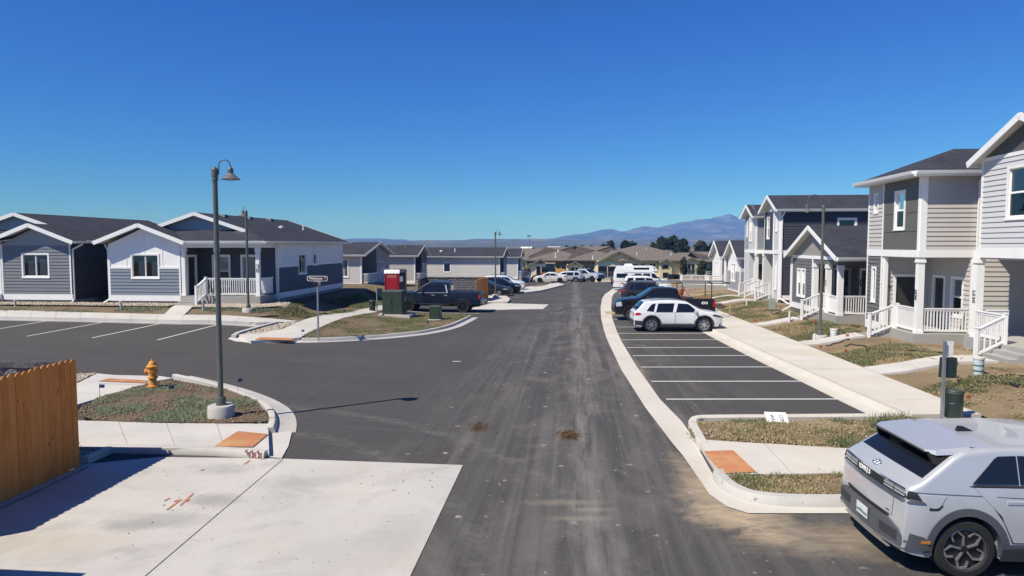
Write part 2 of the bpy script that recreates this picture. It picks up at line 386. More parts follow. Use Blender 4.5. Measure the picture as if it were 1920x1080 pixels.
def sweep(name, path, prof, mat, kind='structure', parent=None, label=None, fn=H, step=0.5, closed=False, cap=True):
    """a cross-section (offset to the left of the path, height) carried along a ground path"""
    P = resample(path, step, closed); m = len(P); mb = MB(); k = len(prof)
    for i, p in enumerate(P):
        a = P[(i - 1) % m] if (closed or i > 0) else p; b = P[(i + 1) % m] if (closed or i < m - 1) else p
        t = (b - a).normalized(); nrm = Vector((-t.y, t.x))
        for d, z in prof:
            q = p + nrm * d; mb.v.append((q.x, q.y, fn(p.x, p.y) + z))
    for i in range(m if closed else m - 1):
        i2 = (i + 1) % m
        for j in range(k - 1): mb.f.append((i * k + j, i2 * k + j, i2 * k + j + 1, i * k + j + 1))
    if cap and not closed: mb.f.append(tuple(range(k))); mb.f.append(tuple((m - 1) * k + j for j in range(k)))
    o = mb.build(name, mat, parent, 40)
    if parent is None: tag(o, label, None, None, kind)
    return o
def ribbon(name, path, w, off, mat, parent=None, fn=H):
    return sweep(name, path, [(-w / 2, off), (w / 2, off)], mat, parent=parent, fn=fn, cap=False)
def slabs(root, A, B, n, gap=0.012, top=0.15, thick=0.12, mat=None, fn=H):
    """paving slabs one by one between two edges given as polylines"""
    def along(P, t):
        L = [0]
        for i in range(len(P) - 1): L.append(L[-1] + (Vector(P[i + 1][:2]) - Vector(P[i][:2])).length)
        d = t * L[-1]
        for i in range(len(P) - 1):
            if d <= L[i + 1] + 1e-9:
                f = (d - L[i]) / max(1e-9, L[i + 1] - L[i]); return Vector(P[i][:2]).lerp(Vector(P[i + 1][:2]), f)
        return Vector(P[-1][:2])
    LA = sum((Vector(A[i + 1][:2]) - Vector(A[i][:2])).length for i in range(len(A) - 1))
    e = gap / LA / 2
    for i in range(n):
        t0, t1 = i / n + e, (i + 1) / n - e
        tt = [t0 + (t1 - t0) * j / 2 for j in range(3)]
        ring = [along(A, t) for t in tt] + [along(B, t) for t in reversed(tt)]
        mb = MB(); dz = R.uniform(-0.002, 0.002)
        mb.hexa([(p.x, p.y, fn(p.x, p.y) + top - thick) for p in ring], [(p.x, p.y, fn(p.x, p.y) + top + dz) for p in ring])
        mb.build("paving_slab", mat or MAT_CONC, root)

# base land: one sheet out to the horizon
def land():
    def axis(lo, hi):
        a = list(np.arange(lo, hi, 5.0)); d = 8.0
        while a[-1] < 9000: a.append(a[-1] + d); d *= 1.25
        d = 8.0
        while a[0] > (-9000 if lo < -50 else -60): a.insert(0, a[0] - d); d *= 1.25
        return a
    X = axis(-100, 100); Y = axis(-40, 260); mb = MB()
    for y in Y:
        for x in X:
            z = H(x, max(-30, y)) - 0.35 * (1 - S((y - 92) / 6)) if y < 400 else H(x, 400)
            mb.v.append((x, y, z))
    n = len(X)
    for j in range(len(Y) - 1):
        for i in range(n - 1): mb.f.append((j * n + i, j * n + i + 1, (j + 1) * n + i + 1, (j + 1) * n + i))
    tag(mb.build("ground", MAT_PLAIN), "dry brown land under the estate running out to the hills", None, None, 'structure')
land()

# street and car parks: one asphalt sheet
def street():
    xs = list(np.arange(-60, 40.01, 1.0)); ys = list(np.arange(-14, 100.01, 1.0)); mb = MB()
    for y in ys:
        for x in xs: mb.v.append((x, y, H(x, y)))
    n = len(xs)
    for j in range(len(ys) - 1):
        for i in range(n - 1): mb.f.append((j * n + i, j * n + i + 1, (j + 1) * n + i + 1, (j + 1) * n + i))
    tag(mb.build("road", MAT_ROAD, None, 60), "dark asphalt street with dusty tyre tracks between the houses", None, None, 'structure')
street()
def H1(x, y):                                   # height of the 1 m asphalt grid, so thin sheets never dip under it
    x0, y0 = math.floor(x), math.floor(y); u, v = x - x0, y - y0
    return (H(x0, y0) * (1 - u) * (1 - v) + H(x0 + 1, y0) * u * (1 - v) + H(x0, y0 + 1) * (1 - u) * v + H(x0 + 1, y0 + 1) * u * v)

# ---- concrete apron in front of the near bin enclosure
q = G(770, 1080); q2 = G(868, 873); dq = (Vector(q) - Vector(q2)).normalized()
e_ = Vector(q) + dq * 9
APRON = [(-15.5, 12.0), G(150, 872), G(300, 858), G(480, 860), G(530, 861), q2, q, (e_.x, e_.y), (-15.5, -6)]
sheet("apron", APRON, 0.012, MAT_APRON, 0.6, fn=H1, label="pale concrete apron in front of the wooden enclosure gate")
ribbon("apron_joint", GP([(531, 862), (400, 973), (275, 1080), (120, 1215)]), 0.011, 0.018, M("joint_dark", (0.10, 0.095, 0.09)), fn=H1)
COL.objects["apron_joint"]['kind'] = 'structure'
# orange survey paint on the apron
MAT_ORP = M("faded_orange_paint", (0.55, 0.24, 0.12), 0.9, 0.4, 12, fine=0.4, bscale=25)
mk = bpy.data.objects.new("survey_mark", None); link(mk)
tag(mk, "faded orange survey marks sprayed on the concrete apron", None, None, 'structure')
for a, b in (((308, 941), (318, 936)), ((326, 943), (337, 938)), ((345, 944), (356, 939)), ((338, 950), (362, 927)), ((313, 958), (340, 938)), ((458, 872), (468, 865)), ((376, 884), (384, 882))):
    ribbon("paint_stroke", GP([a, b]), 0.035, 0.02, MAT_ORP, parent=mk, fn=H1)

# ---- kerb cross-section: pan on the road side (negative = right of the path), rise, top
def KERB(pan=0.42, rise=0.15, top=0.17): return [(-pan, -0.05), (-pan, 0.014), (-0.02, 0.022), (0.0, 0.03), (0.035, rise - 0.02), (0.055, rise), (top, rise + 0.004), (top + 0.02, rise - 0.01), (top + 0.02, -0.05)]
def PAN(w): return [(-w / 2, -0.05), (-w / 2, 0.014), (0, 0.017), (w / 2, 0.014), (w / 2, -0.05)]

# ---- near left island
I1 = smooth_path(GP([(149, 757), (292, 714), (324, 711), (365, 719), (423, 730), (467, 748), (496, 766), (502, 781), (503, 792), (400, 793), (292, 792), (149, 788)], 0.13), 1, True)
sheet("island_soil", I1, 0.13, MAT_SOIL, 0.35, rough=0.045, label="brown planted soil of the corner island under the near street lamp")
k1 = smooth_path(GP([(517, 812), (521, 798), (520, 782), (508, 765), (470, 745), (412, 726), (352, 712), (334, 708)], 0.02), 2)
sweep("kerb", k1, KERB(), MAT_CURB, label="curved concrete kerb round the island with the near lamp")
ribbon("kerb_pan", smooth_path(GP([(541, 788), (547, 812), (541, 836), (524, 860)]), 1), 0.0, 0.02, MAT_CURB) if 0 else None
sheet("ramp_pan", GP([(519, 813), (548, 809), (541, 838), (528, 861), (505, 859), (505, 847), (503, 815)]), 0.022, MAT_CONC, 0.5, fn=H1, label="flush concrete pan at the near left kerb ramp")
sw = bpy.data.objects.new("sidewalk", None); link(sw); tag(sw, "concrete footpath between the near island and the apron", None, None, 'structure')
A_ = GP([(40, 788), (149, 788), (292, 793), (400, 794), (446, 794), (503, 794)], 0.13); B_ = GP([(60, 838), (195, 838), (300, 840), (400, 841), (472, 842), (505, 846)], 0.13)
slabs(sw, A_, B_, 5, top=0.13, thick=0.10)
sweep("sidewalk_kerb", GP([(195, 848), (300, 850), (400, 853), (466, 857), (494, 859)], 0.02), [(0.0, -0.05), (0.0, 0.03), (0.02, 0.12), (0.04, 0.138), (0.17, 0.142), (0.17, -0.05)], MAT_CURB, parent=sw)
sweep("sidewalk_kerb", GP([(195, 848), (150, 868)], 0.02), [(0.0, -0.05), (0.0, 0.03), (0.02, 0.12), (0.04, 0.138), (0.17, 0.142), (0.17, -0.05)], MAT_CURB, parent=sw)
red = MB(); rp = GP([(465, 858), (494, 860), (494, 843), (468, 842)], 0.15)
MAT_RED = M("red_marking_paint", (0.46, 0.20, 0.15), 0.9, 0.5, 14, fine=0.5, bscale=30)
for (a, b) in (((466, 841), (468, 858)), ((477, 841), (478, 859)), ((488, 842), (489, 860))):
    g0 = G(*a, 0.145); g1 = G(*b, 0.03)
    z0 = H(*g0) + 0.147; z1 = H(*g1)
    red.bx(g1[0] - 0.02, g1[0] + 0.015, g1[1] - 0.006, g1[1] + 0.02, z1 + 0.03, z1 + 0.142)
    red.bx(g0[0] - 0.02, g0[0] + 0.015, g1[1] + 0.03, g1[1] + .17, z0 - 0.012, z0 - .003)
red.build("red_paint_mark", MAT_RED, sw)
sheet("rock_bed", GP([(100, 726), (147, 717), (182, 699), (150, 701), (60, 718)], 0.12), 0.11, MAT_SOIL, 0.8, label="rock strip behind the near corner footpath")
sw = bpy.data.objects.new("sidewalk", None); link(sw); tag(sw, "white footpath passing behind the yellow hydrant", None, None, 'structure')
sheet("path_slab", GP([(60, 786), (149, 757), (236, 731), (292, 714), (325, 709), (300, 705), (213, 703), (182, 700), (147, 717.5), (90, 728)], 0.12), 0.12, MAT_CONC, 0.8, skirt=0.14, parent=sw)
ribbon("path_joint", GP([(184, 719), (262, 722)], 0.12), 0.015, 0.127, MAT_SOIL, parent=sw)
# ---- tactile pads: each dome strip as real relief
def tactile(px, off, label, nx=9, ny=6, fn=H):
    c = [Vector(p) for p in GP(px, off, fn)]
    o = sheet("tactile_pad", c, off + 0.012, MAT_TACT, 0.4, fn=fn); del o['kind']; tag(o, label, "tactile paving")
    mb = MB()
    for i in range(nx):
        for j in range(ny):
            u, v = (i + 0.5) / nx, (j + 0.5) / ny
            p = c[0].lerp(c[1], u).lerp(c[3].lerp(c[2], u), v); z = fn(p.x, p.y) + off + 0.012
            mb.lathe([(0.026, 0.0), (0.02, 0.009), (0.002, 0.011)], (p.x, p.y, z), 6)
    d = mb.build("dome", MAT_TACT, o); d['kind'] = 'stuff'
tactile([(401, 838), (446, 809), (503, 815), (474, 839)], 0.135, "orange tactile pad on the kerb ramp below the near street lamp", 14, 14)
tactile([(184, 715), (204, 710), (278, 714), (274, 719)], 0.125, "narrow orange tactile strip behind the yellow fire hydrant", 6, 14)

# ---- middle left island with the green boxes
k2 = smooth_path(GP([(567, 640), (617, 639), (680, 636), (718, 633), (760, 629), (796, 625), (843, 615), (868, 604), (885, 595)], 0.02), 2)
k2r = [Vector(p) for p in reversed(k2)]
sweep("kerb", k2, [(-d, z) for d, z in KERB(0.40)][::-1] if 0 else KERB(0.40), MAT_CURB, label="long grey kerb curving round the island with the green cabinets")
I2 = GP([(571, 633), (617, 632), (680, 629), (734, 626), (796, 619), (843, 608), (866, 597), (880, 591), (820, 589), (760, 586), (728, 580), (708, 585), (642, 597), (617, 607), (588, 619), (575, 625)], 0.13)
sheet("island_soil", I2, 0.13, MAT_YARD, 0.5, rough=0.04, label="grassy soil island under the green utility cabinets")
sw = bpy.data.objects.new("sidewalk", None); link(sw); tag(sw, "white footpath climbing past the street sign to the lawn", None, None, 'structure')
A_ = GP([(448, 628), (520, 622), (560, 604), (597, 592), (650, 587), (698, 576), (745, 566), (800, 558)], 0.12)
B_ = GP([(470, 640), (560, 636), (573, 627), (617, 607), (642, 597), (708, 585), (755, 572), (810, 563)], 0.12)
slabs(sw, A_, B_, 12, top=0.145, thick=0.14)
sheet("ramp_pan", GP([(427, 636), (442, 641), (467, 643.5), (517, 644.5), (567, 643.5), (567, 637), (520, 637), (462, 634), (440, 629)]), 0.02, MAT_CONC, 0.6, fn=H1, label="flush concrete lip of the far left kerb ramp")
tactile([(478, 637), (488, 632.5), (553, 634.5), (546, 638.5)], 0.15, "orange tactile strip on the ramp by the street sign", 5, 16)
sheet("rock_bed", GP([(450, 627), (490, 628), (520, 620), (560, 604), (533, 603.5), (490, 615)], 0.12), 0.10, MAT_SOIL, 0.6, label="narrow rock bed between the left car park and the footpath")
sweep("kerb", GP([(437, 634), (446, 628), (490, 615), (534, 604)], 0.02), [(-0.1, -0.05), (-0.1, 0.13), (-0.06, 0.15), (0.08, 0.15), (0.08, -0.05)], MAT_CURB, label="thin kerb beside the narrow rock bed")

# ---- left car park edge, footpath and yards in front of the left houses
lk = GP([(-260, 592), (-120, 594), (0, 597.5), (150, 600.5), (340, 605), (480, 610), (533, 605.5)], 0.02)
sweep("kerb", lk, KERB(0.35), MAT_CURB, label="straight kerb at the head of the left parking bays")
sw = bpy.data.objects.new("sidewalk", None); link(sw); tag(sw, "footpath in front of the two single storey houses on the left", None, None, 'structure')
A_ = GP([(-260, 577), (-120, 578), (0, 581), (170, 586), (330, 590), (480, 595), (560, 602)], 0.15); B_ = GP([(-260, 589), (-120, 590.5), (0, 593.5), (150, 596.5), (340, 600.5), (480, 605), (545, 603.5)], 0.15)
slabs(sw, A_, B_, 17, top=0.155, thick=0.12)
YL = GP([(-300, 576), (-120, 577), (0, 580), (170, 585), (330, 589), (480, 594), (560, 603), (597, 592), (650, 587), (698, 576), (745, 566)], 0.10)
YL += [(-8.6, 47.5), (-8.0, 54), (-7.6, 60.5), (-5.9, 61.5), (-5.2, 70), (-4.4, 79), (-1.2, 81), (-0.6, 86), (1.2, 90), (1.6, 99), (-40, 108), (-75, 108), (-75, 40)]
sheet("yard", YL, 0.11, MAT_YARD, 1.2, rough=0.025, label="rough earth and weeds round the left hand houses")
def HL(x, y): return H(x, y) + 0.11
# pebble beds hugging the two near houses are built with the houses
# kerb at the heads of the stalls by the dark pickup and of the stalls beyond the enclosure
sweep("kerb", [(-8.6, 47.5), (-8.45, 44.0), (-8.3, 42.3)], KERB(0.3), MAT_CURB, label="kerb at the nose of the lifted dark pickup")
sweep("kerb", [(-5.1, 71), (-5.8, 62.0)], KERB(0.3), MAT_CURB, label="kerb at the noses of the three left parked cars")
sheet("enclosure_apron", GP([(870, 581), (925, 568.5), (1029, 571), (1018, 580), (960, 580.5), (905, 583)]), 0.014, MAT_CONC, 0.8, fn=H1, label="light concrete strip in front of the far bin enclosure")
sheet("lamp_island", GP([(912, 561), (915, 554), (950, 554.5), (957, 561), (952, 565.5), (915, 566)], 0.14), 0.14, MAT_CONC, 0.8, skirt=0.16, label="small concrete island under the middle street lamp")
pen = GP([(960, 548), (985, 538), (1046, 530), (1059, 533.5), (1014, 544.5), (985, 548)], 0.14)
sheet("peninsula", pen, 0.14, MAT_CONC, 1.0, skirt=0.16, label="pale concrete footpath end beside the far white sedan")
sheet("peninsula_lawn", GP([(996, 536), (1010, 533.2), (1030, 532.5), (1020, 535.5), (1002, 537.5)], 0.15), 0.155, MAT_YARD, 1.0, label="small lawn patch in the far footpath end")

# ---- right side: flush pan, parking, kerb and footpath
BL = [(1150, 541), (1134, 552), (1129, 560), (1126, 576), (1127, 597), (1132, 618), (1139, 639), (1165, 694), (1210, 765), (1260, 831), (1281, 856), (1303, 888), (1331, 929), (1362, 951), (1403, 964), (1500, 964), (1640, 964), (1900, 964), (2300, 964)]
BR = [(1163, 541), (1150, 552), (1147, 560), (1146, 576), (1148, 597), (1156, 620), (1165, 640), (1195, 690), (1238, 750), (1278, 791), (1293, 812), (1330, 880), (1352, 916), (1390, 936), (1435, 944), (1500, 949), (1640, 949), (1900, 949), (2300, 949)]
def strip(name, L, Rr, off, mat, label, fn=H1, split=4):
    A = resample(GP(L), 0.6, False); m = len(A); Rw = GP(Rr); Lw = GP(L); mb = MB()
    pts = []
    for i in range(len(Lw) - 1):
        a0, a1, b0, b1 = Vector(Lw[i]), Vector(Lw[i + 1]), Vector(Rw[i]), Vector(Rw[i + 1]); k = max(1, int((a1 - a0).length / 0.6))
        for j in range(k): pts.append((a0.lerp(a1, j / k), b0.lerp(b1, j / k)))
    pts.append((Vector(Lw[-1]), Vector(Rw[-1])))
    for a, b in pts:
        for j in range(split + 1):
            q = a.lerp(b, j / split); mb.v.append((q.x, q.y, fn(q.x, q.y) + off))
    for i in range(len(pts) - 1):
        for j in range(split): n0 = i * (split + 1) + j; mb.f.append((n0, n0 + 1, n0 + split + 2, n0 + split + 1))
    return tag(mb.build(name, mat), label, None, None, 'structure')
strip("valley_gutter", BL, BR, 0.016, MAT_CONC_R, "flush pale concrete gutter curving along the right parking bays")
# island with the fallen notice
kR = smooth_path(GP([(1700, 784), (1600, 785), (1450, 786), (1335, 787), (1303, 788), (1290, 794), (1292, 806), (1304, 828), (1311, 843)], 0.02), 2)
sweep("kerb", kR, [(0.20, -0.05), (0.20, 0.12), (0.17, 0.15), (0.02, 0.15), (0.0, 0.12), (0.0, -0.05)], MAT_CONC_R, label="kerb round the grass island with the fallen notice")
IR = GP([(1290, 806), (1300, 795), (1335, 791), (1450, 789), (1600, 788), (1720, 787), (1760, 800), (1760, 848), (1650, 843), (1555, 838), (1403, 829), (1307, 823)], 0.11)
sheet("island_soil", IR, 0.11, MAT_SAND, 0.4, rough=0.05, label="dry grassy island beside the right parking bays")
sw = bpy.data.objects.new("sidewalk", None); link(sw); tag(sw, "white footpath between the two dry grass islands on the right", None, None, 'structure')
A_ = GP([(1308, 824), (1403, 830), (1555, 839), (1700, 846), (1860, 846), (2200, 846)], 0.13); B_ = GP([(1350, 889), (1420, 889), (1578, 888), (1720, 888), (1900, 888), (2300, 888)], 0.13)
slabs(sw, A_, B_, 7, top=0.135, thick=0.12, mat=MAT_CONC_R)
tactile([(1319, 847), (1374, 845), (1418, 886), (1354, 889)], 0.135, "orange tactile pad at the right hand street corner", 14, 14)
kL = smooth_path(GP([(1336, 891), (1341, 905), (1357, 920), (1392, 938), (1435, 946), (1500, 950.5), (1640, 951), (1900, 951), (2300, 951)], 0.02), 2)
sweep("kerb", kL, [(-0.01, -0.05), (-0.01, 0.03), (0.03, 0.13), (0.05, 0.15), (0.19, 0.155), (0.21, 0.13), (0.21, -0.05)], MAT_CURB, label="heavy kerb sweeping round the right corner by the silver car")
IR2 = GP([(1366, 893), (1376, 903), (1395, 914), (1433, 926), (1494, 931), (1640, 932), (1900, 932), (2300, 932), (2300, 890), (1578, 890), (1420, 891)], 0.11)
sheet("island_soil", IR2, 0.10, MAT_SAND, 0.4, rough=0.04, label="narrow dry verge behind the right corner kerb")
# right kerb and footpath along the stall heads
ke = GP([(1690, 787), (1655, 771), (1600, 746), (1540, 718), (1469, 686), (1426, 666), (1388, 648), (1345, 627), (1310, 609), (1280, 592), (1250, 576), (1232, 564), (1216, 553)], 0.02)
kf = smooth_path([Vector(p) for p in ke], 1)
sweep("kerb", kf[::-1], KERB(0.5), MAT_CONC_R, label="long straight kerb at the head of the right parking bays")
sw = bpy.data.objects.new("sidewalk", None); link(sw); tag(sw, "wide pale footpath along the right hand houses", None, None, 'structure')
nrm = Vector((1, -TAN)).normalized()
A_ = [Vector(p) + nrm * 0.2 for p in ke]
B_ = [Vector((9.75 + TAN * p.y, p.y)) for p in A_]
slabs(sw, A_, B_, 30, top=0.155, thick=0.13, mat=MAT_CONC_R)
# the footpath runs on towards the camera behind the silver car
A2 = [Vector((TAN * y + 7.4, y)) for y in (15.6, 14.0)]; B2 = [Vector((TAN * y + 9.75, y)) for y in (15.6, 14.0)]
slabs(sw, A2, B2, 1, top=0.155, thick=0.13, mat=MAT_CONC_R)
YR = [(9.8 + TAN * y, y) for y in (12.5, 16, 20, 25, 30, 35, 40, 45, 50, 55, 60, 66, 74)] + [(18, 86), (30, 99), (62, 99), (62, 5), (12.5, 11)]
sheet("yard", YR, 0.10, MAT_SAND, 0.9, fn=HR, rough=0.03, label="sandy half planted front yards of the right hand houses")

# ---- stall lines
PLN = bpy.data.objects.new("parking_lines", None); link(PLN); tag(PLN, "white painted bay lines of the right car park", None, None, 'structure')
for (x0, x1, y) in ((1249, 1588, 749), (1221, 1520, 715.5), (1202, 1466, 688.7), (1187, 1424, 667.3), (1175, 1388, 652), (1164, 1362, 637.5), (1157, 1332, 625.5), (1151, 1312, 613.5)):
    ribbon("bay_line", GP([(x0, y), (x1, y - 0.3)]), 0.10, 0.010, MAT_PAINT, parent=PLN, fn=H1)
yy = 40.6
while yy < 76:
    xa = G(1147, 5120 / yy + 474)[0]; ribbon("bay_line", [(xa, yy + 0.2), (xa + 5.2, yy - 0.25)], 0.10, 0.010, MAT_PAINT, parent=PLN, fn=H1); yy += 2.6
PLN = bpy.data.objects.new("parking_lines", None); link(PLN); tag(PLN, "white painted bay lines of the left car park", None, None, 'structure')
for a, b in (((100, 600.3), (-2, 617)), ((203, 603), (50, 631)), ((307, 606), (172, 634)), ((409, 609), (295, 638)), ((0, 598), (-130, 619))):
    ribbon("bay_line", GP([a, b]), 0.10, 0.012, MAT_PAINT, parent=PLN, fn=H1)
for a, b in (((765, 583.5), (902, 588)),): ribbon("bay_line", GP([a, b]), 0.10, 0.012, MAT_PAINT, parent=PLN, fn=H1)
for yv in (61.3, 64.2, 67.0, 69.8, 72.6, 75.4):
    ribbon("bay_line", [(-4.4, yv), (0.6, yv - 0.3)], 0.10, 0.012, MAT_PAINT, parent=PLN, fn=H1)
# ------------------------------------------------------------------ house materials
def shingle_mat(name, a, b, c):
    k = N(name); sp = k.n("ShaderNodeSeparateXYZ"); k.l(k.obj(), sp.inputs[0])
    cb = k.n("ShaderNodeCombineXYZ"); k.l(k.math('ADD', sp.outputs[0], sp.outputs[1]), cb.inputs[0]); k.l(k.math('MULTIPLY', sp.outputs[2], 2.6), cb.inputs[1])
    br = k.n("ShaderNodeTexBrick"); k.l(cb.outputs[0], br.inputs['Vector'])
    br.inputs['Color1'].default_value = (*a, 1); br.inputs['Color2'].default_value = (*b, 1); br.inputs['Mortar'].default_value = (*c, 1)
    br.inputs['Scale'].default_value = 1.0; br.inputs['Brick Width'].default_value = 0.33; br.inputs['Row Height'].default_value = 0.145
    br.inputs['Mortar Size'].default_value = 0.012; br.inputs['Bias'].default_value = -0.1; br.offset = 0.37
    col = k.mix(k.ramp(k.noise(k.obj(), 1.3, 4), 0.35, 0.7, 0, 0.5), br.outputs['Color'], tuple(x * 1.3 for x in b))
    col = k.mix(k.ramp(k.noise(k.obj(), 45, 2), 0.5, 0.8, 0, 0.5), col, tuple(x * 2.1 for x in b))
    k.set(Base_Color=col, Roughness=0.9, Specular_IOR_Level=0.25)
    k.bump(br.outputs['Fac'], -0.6, 0.01); return k.m
SH_DARK = shingle_mat("charcoal_shingles", (0.029, 0.032, 0.043), (0.046, 0.050, 0.065), (0.014, 0.014, 0.018))
SH_BROWN = shingle_mat("brown_shingles", (0.135, 0.115, 0.10), (0.17, 0.148, 0.13), (0.08, 0.07, 0.06))
WHITE = M("white_trim_paint", (0.85, 0.845, 0.83), 0.5, 0.03, 1.5)
SOFFIT = M("soffit_paint", (0.62, 0.62, 0.61), 0.6, 0.03)
GREY_L = M("warm_light_grey_siding", (0.515, 0.485, 0.46), 0.6, 0.04, 1.2)
GREY_C = M("cool_pale_grey_siding", (0.58, 0.58, 0.59), 0.6, 0.04, 1.2)
GREY_M = M("mid_grey_siding", (0.145, 0.142, 0.138), 0.6, 0.05, 1.2)
GREY_O = M("olive_grey_panel", (0.125, 0.125, 0.108), 0.6, 0.05, 1.2)
GREY_D = M("dark_slate_siding", (0.052, 0.055, 0.066), 0.6, 0.06, 1.2)
CHAR = M("charcoal_grey_siding", (0.175, 0.185, 0.205), 0.6, 0.05, 1.2)
CHAR_S = M("charcoal_grey_panel", (0.30, 0.315, 0.34), 0.6, 0.05, 1.2)
BLUEG = M("blue_grey_siding", (0.185, 0.22, 0.265), 0.6, 0.05, 1.2)
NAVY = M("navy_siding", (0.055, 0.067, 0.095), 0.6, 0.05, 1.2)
PALE = M("pale_panel", (0.84, 0.835, 0.825), 0.55, 0.03, 1.2)
TAUPE = M("taupe_siding", (0.30, 0.285, 0.265), 0.6, 0.05, 1.2)
DARKP = M("dark_gable_panel", (0.10, 0.10, 0.10), 0.6, 0.05, 1.2)
DOORD = M("dark_bronze_door", (0.040, 0.037, 0.034), 0.45, 0.06)
DOORB = M("brown_wood_door", (0.16, 0.075, 0.032), 0.45, 0.15, 4)
DOORT = M("taupe_door", (0.27, 0.25, 0.23), 0.5, 0.05)
DARKIN = M("dark_interior", (0.012, 0.012, 0.013), 0.9, 0.2)
BLIND = M("pale_window_blind", (0.62, 0.62, 0.60), 0.8, 0.08)
METAL_G = M("galvanised_steel", (0.40, 0.41, 0.42), 0.4, 0.1, 8, metal=0.7)
BLACKP = M("black_plastic", (0.018, 0.018, 0.019), 0.45, 0.1)
BLACKNUM = M("black_numerals", (0.012, 0.012, 0.012), 0.5, 0.0)
def glass_mat():
    k = N("window_glass"); k.set(Base_Color=(0.02, 0.025, 0.03, 1), Roughness=0.03, Specular_IOR_Level=0.7)
    tr = k.n("ShaderNodeBsdfTransparent"); tr.inputs[0].default_value = (0.78, 0.81, 0.80, 1)
    lw = k.n("ShaderNodeFresnel"); lw.inputs[0].default_value = 1.5
    gl = k.n("ShaderNodeBsdfGlossy"); gl.inputs['Roughness'].default_value = 0.02
    mx = k.n("ShaderNodeMixShader"); k.l(k.math('ADD', k.math('MULTIPLY', lw.outputs[0], 1.1), 0.05), mx.inputs[0]); k.l(tr.outputs[0], mx.inputs[1]); k.l(gl.outputs[0], mx.inputs[2])
    k.l(mx.outputs[0], k.out.inputs[0]); return k.m
GLASS = glass_mat()

def text_mesh(txt, size, depth, mat, bold=0.0):
    cu = bpy.data.curves.new("lettering", 'FONT'); cu.body = txt; cu.size = size; cu.extrude = depth / 2; cu.offset = bold
    cu.align_x = 'CENTER'; cu.align_y = 'CENTER'; cu.resolution_u = 3
    o = bpy.data.objects.new("lettering_tmp", cu); COL.objects.link(o)
    bpy.context.view_layer.update()
    me = bpy.data.meshes.new_from_object(o.evaluated_get(bpy.context.evaluated_depsgraph_get()))
    bpy.data.objects.remove(o); bpy.data.curves.remove(cu)
    me.materials.clear(); me.materials.append(mat); return me
def put_text(name, txt, size, mat, parent, loc, right, up, depth=0.006, bold=0.0):
    me = text_mesh(txt, size, depth, mat, bold); r = Vector(right).normalized(); u = Vector(up).normalized(); n = r.cross(u)
    me.transform(Matrix(((r.x, u.x, n.x, loc[0]), (r.y, u.y, n.y, loc[1]), (r.z, u.z, n.z, loc[2]), (0, 0, 0, 1))))
    return mesh_obj(name, me, parent)

BOARDS = {}
def board_mesh(h, mat):
    key = (round(h, 3), mat.name)
    if key not in BOARDS:
        b = MB(); b.hexa([(0, 0, 0), (0, -0.034, 0), (1, -0.034, 0), (1, 0, 0)], [(0, 0, h), (0, -0.006, h), (1, -0.006, h), (1, 0, h)])
        BOARDS[key] = b.mesh("siding_board", mat)
    return BOARDS[key]

